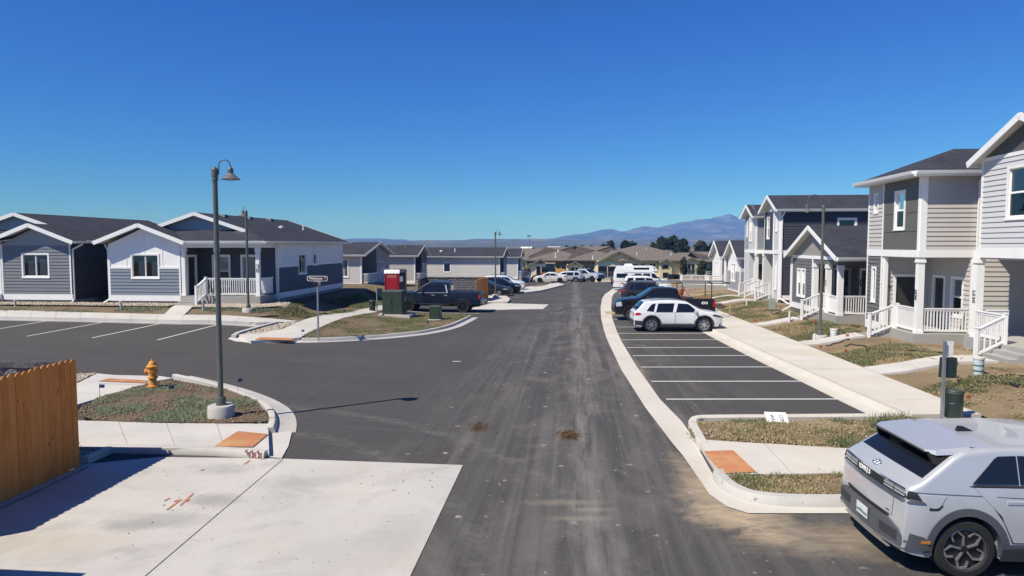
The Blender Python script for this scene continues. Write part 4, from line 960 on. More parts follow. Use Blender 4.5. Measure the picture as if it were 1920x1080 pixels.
# street side: strip with narrow windows (y 3.0..4.5), panel bay above the porch (y 0..3.0)
w = Wall(hr, (0, 4.55), (0, 3.05)); w.window(0.50, 0.98, 1.35, 2.92, 'fixed', 0.10); w.base(0.1, BT0, GREY_M); w.trim(0, 0.10, 0.55, BT0, 0.036); w.trim(1.40, 1.5, 0.55, BT0, 0.036)
w.trim(0, 1.5, 0.18, 0.55, 0.03); w.lap(0.55, BT0, GREY_M)
w = Wall(hr, (0, 4.55), (0, 3.05)); w.window(0.52, 0.97, 5.22, 6.12, 'fixed', 0.09); w.base(BT0, TOP, GREY_L); w.trim(0, 0.10, BT1, TOP, 0.036); w.trim(1.42, 1.5, BT1, TOP, 0.036); w.lap(BT1, TOP, GREY_L)
w = Wall(hr, (0, 3.05), (0, 0)); w.window(0.95, 1.88, 4.45, 6.05, 'hung', 0.10, blind=[(0, 1, 0.62, 1)]); w.base(BT0, TOP, GREY_O)
for (a, b, c, d) in ((0.02, 0.93, BT1 + .02, 4.36), (0.95, 1.88, BT1 + .02, 4.36), (1.90, 2.93, BT1 + .02, 4.36), (0.02, 0.93, 4.385, 5.10), (1.90, 2.93, 4.385, 5.10), (0.02, 0.93, 5.125, TOP), (1.90, 2.93, 5.125, TOP), (0.95, 1.88, 6.08, TOP)):
    w.trim(a, b, c, d, 0.016, 0.001, GREY_O, "facade_panel")
w.trim(2.93, 3.05, BT1, TOP, 0.036)
# camera side upper
w = Wall(hr, (0, 0), (6.5, 0)); w.base(BT0, TOP, GREY_L); w.trim(0, 0.24, BT1, TOP, 0.036); w.lap(BT1, TOP, GREY_L, 0.24, 5.5)
# belts
for (a, b) in (((0, 4.55), (0, 0.0)), ((0, 0), (6.5, 0))):
    w = Wall(hr, a, b); w.trim(-0.035 if a[1] == 0 else 0, w.L, BT0 - 0.03, BT1, 0.045)
# porch recess
w = Wall(hr, (0, 3.05), (DP, 3.05)); w.door(0.45, 1.62, FL, 2.62, DOORD, 0.12); w.base(FL, BT0, GREY_L); w.lap(FL + .02, BT0, GREY_L, boards=False)
put_text("door_number", "201", 0.15, BLACKNUM, hr, (0.32, 3.02, 2.05), (0, 0, -1), (1, 0, 0), 0.006, 0.002)
w = Wall(hr, (DP, 3.05), (DP, 0)); w.door(0.35, 1.35, FL, 2.62, DOORD, 0.12); w.window(1.75, 2.65, 1.0, 2.62, 'hung', 0.10, blind=[(0, 1, 0.5, 1)]); w.base(FL, BT0, GREY_L); w.lap(FL + .02, BT0, GREY_L, boards=False)
slab_box(hr, -0.02, DP, 0.02, 3.02, BT0 - 0.06, BT0 - 0.035, SOFFIT, "porch_ceiling")
slab_box(hr, -0.16, DP + .05, -0.16, 2.2, -0.5, FL); slab_box(hr, 0.0, DP, 2.2, 3.03, -0.5, FL)
post(hr, 0.13, 0.13, FL, BT0 - .03, 0.23); slab_box(hr, 0.005, 0.16, 2.88, 3.045, FL, BT0 - .035, WHITE, "pilaster")
slab_box(hr, DP, DP + 0.24, -0.03, 0.04, 0.1, BT0 - .03, WHITE, "pilaster")
railing(hr, (0.28, 0.1, FL), (DP, 0.1, FL), 0.95); railing(hr, (0.06, 0.28, FL), (0.06, 1.75, FL), 0.95, (False, True)); 
steps(hr, 1.85, 2.85, -0.02, FL, 3, 0.3, '-x'); railing(hr, (-1.0, 1.78, 0.06), (-0.05, 1.78, FL), 0.95, (True, True), 0.14)
# lower wall right of the porch, running behind the wing's porch
w = Wall(hr, (DP + .24, 0), (6.5, 0)); w.base(-0.1, BT0, GREY_L); w.lap(0.45, BT0, GREY_L); w.trim(0, w.L, 0.15, 0.45, 0.03); w.L
# roof: hip
ze, k, ov = 6.62, 0.42, 0.45; ya, yb = -ov, 4.55 + ov; xa = -ov; run = (yb - ya) / 2; zr = ze + run * k; yc = (ya + yb) / 2; XR = 7.5
roof_slab(hr, [(xa, yb, ze), (xa, ya, ze), (xa + run, yc, zr)]); roof_slab(hr, [(xa, ya, ze), (XR, ya, ze), (XR, yc, zr), (xa + run, yc, zr)]); roof_slab(hr, [(XR, yb, ze), (xa, yb, ze), (xa + run, yc, zr), (XR, yc, zr)])
slab_box(hr, xa + .05, XR, ya + .05, yb - .05, 6.44, 6.48, SOFFIT, "soffit")
fascia(hr, (xa - .016, yb, ze), (xa - .016, ya, ze), 0.2); fascia(hr, (xa, ya - .016, ze), (XR, ya - .016, ze), 0.2); gutter(hr, (xa - .03, yb, ze), (xa - .03, ya, ze), (-1, 0, 0)); gutter(hr, (xa, ya - .032, ze), (XR, ya - .032, ze), (0, -1, 0))
downspout(hr, [(2.06, -0.45, 6.5), (2.06, -0.10, 6.25), (2.06, -0.10, 0.42), (2.02, -0.35, 0.05)], 0.1)
w = Wall(hr, (6.5, 4.55), (0, 4.55)); w.base(0.0, TOP, GREY_M)
# wing (7530): street face at x=1.3, from y=-1.75 down to -6.6, gabled, over an open porch
WX, Y1, Y0 = 1.2, -1.75, -6.75; WT = 6.78; yc2 = (Y0 + Y1) / 2
gp = [(0, WT), (2.5, WT + 1.02), (5.0, WT)]
w = Wall(hr, (WX, Y1), (WX, Y0)); w.window(1.42, 2.62, 4.68, 6.45, 'hung', 0.10, blind=[(0, 1, 0.55, 1)]); w.base(BT0, WT, GREY_C, gp)
w.lap(BT1 + .08, WT, GREY_C, 0.1, 4.9); w.trim(0, .1, BT1, WT, 0.036); w.trim(4.9, 5.0, BT1, WT, 0.036)
MB().prism([w.P(0.02, WT + .1, .004), w.P(4.98, WT + .1, .004), w.P(2.5, WT + 1.0, .004)], w.n * 0.016).build("gable_panel", DARKP, hr); w.trim(0, 5.0, WT - .02, WT + .10, 0.04)
w.trim(-0.03, 5.0, BT0, BT1 + .08, 0.05, -0.02)
w = Wall(hr, (WX, Y0), (6.5, Y0)); w.base(BT0, WT, GREY_L); w.lap(BT1 + .08, WT, GREY_L, .1); w.trim(0, .1, BT1, WT, .036); w.trim(-.03, 5.3, BT0, BT1 + .08, .05, -.02)
post(hr, WX + .14, Y0 + .16, FL + .12, BT0, .25)
w = Wall(hr, (4.2, -.05), (4.2, Y0)); w.base(-.3, BT0, GREY_L); w.lap(.6, BT0, GREY_L, boards=False); w = Wall(hr, (4.2, Y0), (6.5, Y0)); w.base(-.3, BT0, GREY_L); w.lap(.6, BT0, GREY_L, boards=False); w = Wall(hr, (6.5, Y0), (6.5, Y1)); w.base(-.3, WT, GREY_L)
w = Wall(hr, (6.5, Y1), (WX, Y1)); w.base(BT0, WT, GREY_L); 
w = Wall(hr, (WX, Y1), (6.0, Y1)); 
slab_box(hr, WX + .01, 6.4, Y0 + .02, Y1 - .02, BT0 - .05, BT0 - .02, SOFFIT, "porch_ceiling")
gable_roof_x(hr, WX, 7.5, Y0, Y1, WT + 0.0, 0.44, 0.3, 0.36)
fascia(hr, (WX - .36, Y1 + .316, WT), (7.5, Y1 + .316, WT), 0.19, 0.03)
slab_box(hr, WX - .25, 6.4, Y0, Y1 + .3, -0.6, FL + .12)
post(hr, WX + .02, Y1 + .02, FL + .12, BT0, 0.25)
put_text("house_number", "7536", 0.21, BLACKNUM, hr, (-0.004, 0.13, 1.95), (0, 0, -1), (0, 1, 0), 0.008, 0.003)
put_text("house_number", "7530", 0.24, BLACKNUM, hr, (WX - .109, Y1 + .02, 2.02), (0, 0, -1), (0, 1, 0), 0.008, 0.004)
F2 = FL + .12
railing(hr, (WX - .08, Y1 - .16, F2), (WX - .08, Y1 - 1.85, F2)); railing(hr, (WX + .2, Y1 + .05, F2), (2.3, Y1 + .05, F2), 0.95)
steps(hr, Y1 - 3.3, Y1 - 1.95, WX - .25, F2, 3, 0.30, '-x')
railing(hr, (WX - 1.05, Y1 - 1.9, 0.10), (WX - .15, Y1 - 1.9, F2), 0.95, (True, True), 0.15)

# --- 7542: single storey gable with corner porch
OR3 = Vector((15.97, 33.25, 0)); ZR3 = 0.085
h3 = thing("house", (OR3.x, OR3.y, ZR3), YAW, "low dark grey gabled house with a corner porch, behind the right street lamp", "house", "single storey houses on the right")
WT = 3.32; gp = [(0, WT), (3.65, WT + 1.5), (7.3, WT)]
w = Wall(h3, (0, 7.2), (0, 3.65)); L = w.L; w.window(0.90, 1.62, 0.98, 2.62, 'hung', 0.09, blind=[(0, 1, 0, 0.45)]); w.window(1.66, 2.38, 0.98, 2.62, 'hung', 0.09, blind=[(0, 1, 0, 0.45)])
w.base(0.1, WT, GREY_M); w.lap(0.62, WT - .1, GREY_M); w.trim(0, .1, .6, WT, .036); w.trim(L - .16, L, .6, WT, .036); w.trim(0, L, .28, .62, .03)
wg = Wall(h3, (0, 7.2), (0, -0.1)); MB().prism([wg.P(0, WT - .1, 0), wg.P(7.3, WT - .1, 0), wg.P(7.3, WT, 0), wg.P(3.65, WT + 1.46, 0), wg.P(0, WT, 0)], wg.n * -0.12).build("gable_panel", TAUPE, h3)
wg.trim(0, 7.3, WT - .14, WT + .03, 0.04); wg.trim(3.5, 7.3, WT - .38, WT - .14, 0.0, -0.14, mat=GREY_M, name="porch_beam")
MB().bx(-0.14, 6.5, -0.14, 0.0, WT - .38, WT - .02).build("porch_beam", GREY_M, h3)
gable_roof_x(h3, 0, 6.8, -0.1, 7.2, WT + .02, 0.40, 0.42, 0.38)
D3 = 2.3
w = Wall(h3, (0, 3.65), (D3, 3.65)); w.door(0.15, 0.78, .5, 2.7, DOORB, .09, frame=GREY_M); w.door(1.0, 1.95, .5, 2.7, DOORD, .11, frame=CHAR_S); w.base(.4, WT, GREY_M); w.battens(.5, WT, GREY_M, .45)
w = Wall(h3, (D3, 3.65), (D3, -0.0)); w.door(0.35, 1.3, .5, 2.7, DOORD, .1); w.window(1.9, 2.8, .75, 2.7, 'hung', .1); w.base(.4, WT, GREY_M); w.battens(.5, WT, GREY_M, .6)
mb = MB(); mb.lathe([(.13, -.04), (.17, 0), (.21, -.04), (.17, -.05)], (D3 - .09, 3.65 - .82, 1.95), 14, 'x'); mb.build("door_wreath", M("wreath_leaves", (.05, .07, .03), .9, .5, 20), h3)
w = Wall(h3, (D3, 0), (6.5, 0)); w.base(.2, WT, GREY_M); w.lap(.5, WT, GREY_M)
slab_box(h3, -0.0, 6.5, -0.05, 3.6, WT - .10, WT - .07, SOFFIT, "porch_ceiling"); slab_box(h3, -.15, 6.5, -.1, 2.35, -.6, .48); slab_box(h3, 0.0, D3, 2.35, 3.62, -.6, .48); slab_box(h3, 0.05, 6.4, 3.7, 7.1, -.5, .28, MAT_GREYC, "foundation")
for (px_, py_) in ((0.06, 0.06), (0.06, 1.62), (0.06, 3.5)): post(h3, px_, py_, .48, WT - .38, .24)
railing(h3, (.06, .2, .48), (.06, 1.5, .48), .9, solid=True); railing(h3, (.06, 1.75, .48), (.06, 2.3, .48)); railing(h3, (.2, .06, .48), (4.0, .06, .48))
steps(h3, 2.35, 3.4, -0.0, .48, 3, .3, '-x'); railing(h3, (-1.0, 2.3, .06), (-.05, 2.3, .48), .95, (True, True), .14)
put_text("house_number", "7542", 0.17, BLACKNUM, h3, (-0.064, 1.62, 2.0), (0, 0, -1), (0, 1, 0), .008, .003)
downspout(h3, [(-0.02, 7.35, 3.2), (-0.05, 7.28, 2.9), (-.05, 7.28, .3), (-.6, 7.0, .05)])

# --- the dark slate two storey house behind it
OR4 = Vector((18.3, 46.8, 0)); ZR4 = -0.05
h4 = thing("house", (OR4.x, OR4.y, ZR4), YAW, "dark slate two storey house with two street gables beyond the low grey house", "house", "two storey houses on the right")
TOP = 6.45; B0, B1 = 3.45, 3.7
w = Wall(h4, (0, 0), (12, 0)); w.window(3.75, 5.05, 5.12, 5.92, 'fixed', .13); w.base(.1, TOP, GREY_D); w.lap(.62, B0, GREY_D, .1, 8.5); w.lap(B1, TOP, GREY_D, .1, 8.5)
w.trim(0, .1, .6, TOP, .04); w.trim(0, 12, .3, .62, .03); w.trim(0, 12, B0, B1, .036); w.box(MB(), 0, 12, -.4, .3, -.08, 0.0).build("foundation", MAT_GREYC, h4)
# street face of the near unit
w = Wall(h4, (0, 3.7), (0, 0)); w.window(0.62, 1.35, 4.5, 6.1, 'hung', .09); w.window(2.75, 3.1, 5.0, 6.1, 'fixed', .08); w.base(B0, TOP, GREY_C, [(0, TOP), (1.85, TOP + .95), (3.7, TOP)])
w.lap(B1, TOP, GREY_D, 0.06, 2.2); w.trim(2.2, 2.3, B1, TOP, .036); w.trim(0, .08, B1, TOP, .036); w.trim(3.6, 3.7, B1, TOP, .036); w.trim(0, 3.7, B0, B1, .045)
w = Wall(h4, (0, 1.35), (0, 0)); w.window(.45, .85, .95, 2.9, 'fixed', .09); w.base(.1, B0, GREY_C); w.trim(0, .1, .3, B0, .036); w.trim(1.25, 1.35, .3, B0, .036)
w = Wall(h4, (0.0, 3.7), (1.9, 3.7)); w.base(.4, B0, GREY_C); w = Wall(h4, (1.9, 3.7), (1.9, 1.35)); w.door(.3, 1.3, .45, 2.65, DOORD, .1); w.base(.4, B0, GREY_C); w = Wall(h4, (1.9, 1.35), (0, 1.35)); w.base(.4, B0, GREY_C)
slab_box(h4, 0, 1.9, 1.35, 6.2, -.4, .46); slab_box(h4, 0.02, 1.9, 1.4, 6.2, B0 - .05, B0 - .02, SOFFIT, "porch_ceiling")
gable_roof_x(h4, 0, 12, 0, 3.7, TOP + .06, 0.5, .3, .4)
# far unit
w = Wall(h4, (0, 9.4), (0, 6.1)); w.window(.5, .9, 4.7, 6.0, 'fixed', .08); w.window(1.35, 2.05, 4.35, 6.1, 'hung', .09); w.base(B0, TOP, GREY_C, [(0, TOP), (1.65, TOP + .85), (3.3, TOP)]); w.trim(0, .09, .3, TOP, .036); w.trim(3.18, 3.3, B1, TOP, .036); w.trim(0, 3.3, B0, B1, .045)
w.lap(B1, TOP, CHAR_S, 0.09, 1.1); 
w = Wall(h4, (0, 9.4), (0, 7.9)); w.base(.1, B0, GREY_C); w.lap(.4, B0, GREY_C, boards=False); w.trim(1.4, 1.5, .4, B0, .036)
w = Wall(h4, (0, 6.1), (6, 6.1)); w.base(B0, TOP, CHAR_S); w.lap(B1, TOP, CHAR_S); w.trim(0, .1, B1, TOP, .036); w.trim(0, 6, B0, B1, .04)
w = Wall(h4, (0, 7.9), (1.9, 7.9)); w.door(.35, 1.4, .45, 2.65, DOORD, .1); w.base(.4, B0, GREY_C); w = Wall(h4, (1.9, 7.9), (1.9, 3.7)); w.window(2.3, 3.2, .9, 2.6, 'hung'); w.base(.4, B0, GREY_M)
slab_box(h4, 0, 1.9, 6.2, 7.9, -.4, .46); slab_box(h4, 0.02, 1.9, 6.2, 7.85, B0 - .05, B0 - .02, SOFFIT, "porch_ceiling")
gable_roof_x(h4, 0, 12, 6.1, 9.4, TOP - .15, 0.5, .28, .4)
post(h4, .1, 3.95, .46, B0, .24); post(h4, .1, 6.15, .46, B0, .24)
w = Wall(h4, (12, 9.4), (0, 9.4)); w.base(.1, TOP, GREY_C); w = Wall(h4, (12, 0), (12, 9.4)); w.base(.1, TOP, GREY_D)
railing(h4, (.06, 4.1, .46), (.06, 5.0, .46)); railing(h4, (.06, 6.3, .46), (.06, 6.9, .46))
for (ys, yr_) in ((2.2, 2.15), (5.2, 5.15), (6.95, 6.95)):
    railing(h4, (-1.0, yr_, .05), (0.0, yr_, .46), .95, (True, True), .16)
steps(h4, 2.2, 3.4, 0, .46, 3, .3, '-x'); steps(h4, 6.95, 7.8, 0, .46, 3, .3, '-x')
downspout(h4, [(0.2, -.35, 6.3), (.12, -.08, 6.0), (.12, -.08, .4), (.5, -.9, .05)])

# --- white and grey cottage with twin gables farther down
OR5 = Vector((19.7, 59.0, 0)); ZR5 = -0.2
h5 = thing("house", (OR5.x, OR5.y, ZR5), YAW, "white and grey cottage with twin gables at the end of the right row", "house", "single storey houses on the right")
WT = 3.12
w = Wall(h5, (0, 0), (9, 0)); w.base(.1, WT, GREY_C); w.lap(.3, 1.9, CHAR_S, boards=False); w.lap(1.9, WT, GREY_C, boards=False); w.trim(0, .1, .3, WT, .036)
w = Wall(h5, (0, 4.6), (0, 0)); w.window(1.4, 2.2, .95, 2.6, 'hung'); w.window(2.25, 3.05, .95, 2.6, 'hung'); w.base(.1, WT, PALE, [(0, WT), (2.3, WT + 1.3), (4.6, WT)]); w.lap(.3, 1.9, CHAR_S, boards=False); w.trim(4.5, 4.6, .3, WT, .036)
w = Wall(h5, (0, 4.6), (1.6, 4.6)); w.base(.1, WT, GREY_M); w = Wall(h5, (1.6, 6.9), (1.6, 4.6)); w.door(.2, 1.1, .4, 2.6, DOORD); w.door(1.3, 2.1, .4, 2.6, DOORD); w.base(.1, WT, GREY_M)
w = Wall(h5, (0, 11.5), (0, 6.9)); w.window(1.2, 1.9, .95, 2.6, 'hung'); w.window(2.3, 3.0, .95, 2.6, 'hung'); w.base(.1, WT, PALE, [(0, WT), (2.3, WT + 1.3), (4.6, WT)]); w.trim(4.5, 4.6, .3, WT, .036); w.trim(0, .1, .3, WT, .036)
w = Wall(h5, (0, 6.9), (1.6, 6.9)); w.base(.1, WT, GREY_C)
gable_roof_x(h5, 0, 9, 0, 4.6, WT + .02, .58, .3, .4); gable_roof_x(h5, 0, 9, 6.9, 11.5, WT + .02, .58, .3, .4); roof_slab(h5, [(.1, 4.4, 3.4), (9, 4.4, 3.4), (9, 7.1, 3.4), (.1, 7.1, 3.4)])
slab_box(h5, -1.8, 1.6, 4.7, 6.8, -.5, .4); post(h5, -.2, 4.85, .4, 3.1, .18); post(h5, -.2, 6.6, .4, 3.1, .18)
railing(h5, (-1.7, 4.8, .4), (-.2, 4.8, .4), each=False); railing(h5, (-1.7, 4.85, .4), (-1.7, 6.7, .4), each=False); railing(h5, (-3.6, 8.0, .3), (-1.0, 8.0, .3), each=False); railing(h5, (-3.6, 8.05, .3), (-3.6, 9.6, .3), each=False)
slab_box(h5, -3.7, 0, 7.9, 9.7, -.5, .3)

# entry walks across the right yards
for (hx, o, y0, y1, lab) in ((-1.05, OR3, 2.3, 3.45, "grey walk to the low grey house's steps"), (-1.1, OR2, 1.85, 2.9, "grey walk to the hipped corner of house 7536"), (0.1, OR2, -5.0, -3.75, "grey walk from the footpath to the steps of 7530"), (-1.0, OR4, 2.2, 3.4, "grey walk to the dark slate house's first steps"), (-1.0, OR4, 6.9, 7.9, "grey walk to the dark slate house's second steps")):
    wk = bpy.data.objects.new("path", None); link(wk); tag(wk, lab, None, None, 'structure')
    def q(x, y): v = o + ET * x + ES * y; return Vector((v.x, v.y))
    def edge(y): a = q(hx, y); s0 = a.x - TAN * a.y - 9.78; return [a, Vector((a.x - s0, a.y + TAN * s0))]
    slabs(wk, edge(y0), edge(y1), 3, top=0.185, thick=.16, fn=lambda x, y: HR(x, y) - .01, mat=MAT_GREYC if 0 else MAT_CONC)

# ------------------------------------------------------------------ far left houses: ridge along X, gable end to the street
def far_house(org, zg, L, D, ze, k, label, wall_mat, porch, lap=True, win=(), gd=DARKP, base=True, steps_x=0):
    r = thing("house", (org[0], org[1], zg), YAW, label, "house", "single storey houses beyond the dark pickup")
    w = Wall(r, (-L, 0), (0, 0))
    for (a, b, c, d) in win: w.window(L + a, L + b, c, d, 'fixed', .1, blind=[(0, 1, 0, 1)])
    w.base(.1, ze, wall_mat)
    if lap: w.lap(.45, ze, wall_mat, boards=False)
    w.trim(0, L, .15, .45, .03); w.trim(L - .14, L, .4, ze, .036); w.trim(0, .12, .4, ze, .036)
    ya, yb = -.4, D + .4; yc = (ya + yb) / 2; zr = ze + .06 + (yc - ya) * k; xa = .45
    roof_slab(r, [(-L - .4, ya, ze + .06), (xa, ya, ze + .06), (xa, yc, zr), (-L - .4, yc, zr)]); roof_slab(r, [(-L - .4, yc, zr), (xa, yc, zr), (xa, yb, ze + .06), (-L - .4, yb, ze + .06)])
    for y in (ya, yb): fascia(r, (xa + .016, y, ze + .07), (xa + .016, yc, zr + .01), .2, .035, "rake_board")
    gutter(r, (-L - .4, ya - .01, ze + .05), (xa, ya - .01, ze + .05), (0, -1, 0)); fascia(r, (-L - .4, ya, ze + .05), (xa, ya, ze + .05), .2)
    # street end: recessed porch in the near half, panelled bay in the far half
    h = D * .5; p = 1.5
    w = Wall(r, (-p, 0), (-p, h)); w.door(.8, 1.8, .4, 2.5, DOORD, .1); w.base(.2, ze + D * .5 * k, gd, [(0, ze), (h, ze + h * k)])
    w = Wall(r, (0, h), (-p, h)); w.base(.2, ze + h * k, gd)
    w = Wall(r, (0, h), (0, D)); w.window(.5, 1.4, .9, 2.4, 'hung', .09); w.window(1.9, 2.7, .9, 2.4, 'hung', .09); w.base(.2, ze, gd, [(0, ze + h * k), (D - h, ze)]); w.lap(.4, 1.6, wall_mat, boards=False)
    w = Wall(r, (0, D), (-L, D)); w.base(.1, ze, wall_mat); w = Wall(r, (-L, D), (-L, 0)); w.base(.1, ze, wall_mat)
    slab_box(r, -p - .02, .55, 0.06, h, -.6, .4); slab_box(r, -.14, 0.0, 0.0, .14, .4, ze, WHITE, "corner_post")
    railing(r, (.5, .12, .4), (.5, h - .9, .4), each=False); railing(r, (-.0, .12, .4), (.5, .12, .4), each=False)
    if steps_x:
        steps_l = [(.55 + i * .3, .4 - (i + 1) * .1) for i in range(3)]
        for sx, sz in steps_l: slab_box(r, sx, sx + .3, h - .9, h + .2, -.5, sz, name="step")
        railing(r, (.55, h - .9, .4), (1.6, h - .9, .05), .95, (True, True), .16, each=False); railing(r, (.55, h + .25, .4), (1.6, h + .25, .05), .95, (True, True), .16, each=False)
    for i in range(2): roof_vent(r, (-L * (.35 + .3 * i), yc - .55, zr - .55 * k - .05))
    return r
SOFTW = M("pale_grey_siding", (0.56, 0.55, 0.535), .6, .04, 1.2)
hc = far_house((-14.0, 63.6), .0, 9.5, 9.6, 3.08, .225, "pale panelled house with a dark porch just beyond house 7720", SOFTW, 1, False, win=((-2.6, -1.25, 1.0, 2.75),), gd=TAUPE, steps_x=1)
hd = far_house((-11.35, 80), -.62, 4.9, 6.4, 3.38, .335, "taupe lap sided house with a tall gable behind the portable toilets", M("taupe_pale_siding", (.44, .425, .40), .6, .04, 1.2), 1, True, gd=DARKP)
he = far_house((-1.55, 88), -.88, 11.2, 9.0, 3.4, .235, "long pale lap sided house behind the left parked cars", M("cream_grey_siding", (.60, .59, .57), .6, .04, 1.2), 1, True, win=((-7.4, -6.4, 1.35, 2.7),), gd=M("slate_gable", (.16, .165, .175), .6), steps_x=0)
hf = far_house((.9, 103), -1.25, 4.6, 8.0, 3.45, .28, "small grey house with white stairs at the end of the left row", GREY_C, 1, False, gd=M("blue_slate_gable", (.24, .25, .27), .6), steps_x=1)
MB().lathe([(.22, 0), (.22, .16), (.03, .22)], (-8.1, 2.3, 3.46 + 2.7 * .235 - .1), 10).build("roof_vent", WHITE, he); vent_pipe(he, (-6.2, 2.0, 3.46 + 2.4 * .235 - .1), .55, .07)
# ------------------------------------------------------------------ vehicles
def paint(name, c, metal=0.0, rough=0.32):
    k = N(name); k.set(Base_Color=(*c, 1), Metallic=metal, Roughness=rough, Coat_Weight=0.8 if max(c) > .1 else 0.12, Specular_IOR_Level=0.5 if max(c) > .1 else 0.3); k.b.inputs['Coat Roughness'].default_value = 0.06
    d = k.noise(k.obj(), 2.0, 4); col = k.mix(k.ramp(d, .4, .75, 0, .10 if max(c) > .1 else .04), c, (0.30, 0.27, 0.23)); k.l(col, k.b.inputs['Base Color']); return k.m
P_WHITE = paint("white_car_paint", (0.76, 0.77, 0.78)); P_CREAM = paint("warm_white_car_paint", (0.74, 0.71, 0.66)); P_SILVER = paint("silver_car_paint", (0.50, 0.52, 0.57), 0.35, 0.36)
P_NAVY = paint("dark_blue_car_paint", (0.012, 0.016, 0.028), 0.2, 0.25); P_BLACK = paint("black_car_paint", (0.010, 0.010, 0.012), 0.1, 0.25)
P_GREY = paint("graphite_car_paint", (0.045, 0.047, 0.055), 0.4, 0.3); P_ION = paint("matte_silver_car_paint", (0.55, 0.565, 0.59), 0.3, 0.36); P_SLV2 = paint("light_blue_silver_paint", (0.48, 0.53, 0.58), 0.4, 0.3)
CGLASS = N("tinted_car_glass").set(Base_Color=(0.010, 0.012, 0.016, 1), Roughness=0.04, Specular_IOR_Level=0.6).m
CLAD = M("dark_grey_cladding", (0.035, 0.036, 0.040), 0.6, 0.1, 6); CLAD2 = M("slate_bumper_plastic", (0.085, 0.09, 0.105), 0.5, 0.08, 4)
TYRE = M("tyre_rubber", (0.018, 0.018, 0.018), 0.85, 0.2, 9); RIMS = M("machined_alloy", (0.55, 0.55, 0.56), 0.3, 0.05, metal=0.8); RIMD = M("black_alloy", (0.016, 0.016, 0.017), 0.35, 0.1); RIMG = M("grey_alloy", (.30, .30, .31), .4, .1, metal=.6)
TAIL = N("red_tail_lens").set(Base_Color=(0.42, 0.012, 0.016, 1), Roughness=0.12).m; LAMP = N("clear_lamp_lens").set(Base_Color=(0.62, 0.64, 0.66, 1), Roughness=0.08, Metallic=0.3).m
LAMPD = N("smoked_lamp_lens").set(Base_Color=(0.025, 0.026, 0.028, 1), Roughness=0.08).m; CHROME = M("chrome", (0.72, 0.72, 0.73), 0.12, 0.02, metal=1.0); AMBER = N("amber_reflector").set(Base_Color=(0.55, 0.20, 0.03, 1), Roughness=0.2).m
PLATE = M("number_plate", (0.70, 0.72, 0.74), 0.4, 0.1, 30); UNDER = M("underbody", (0.010, 0.010, 0.010), 0.9, 0.1)

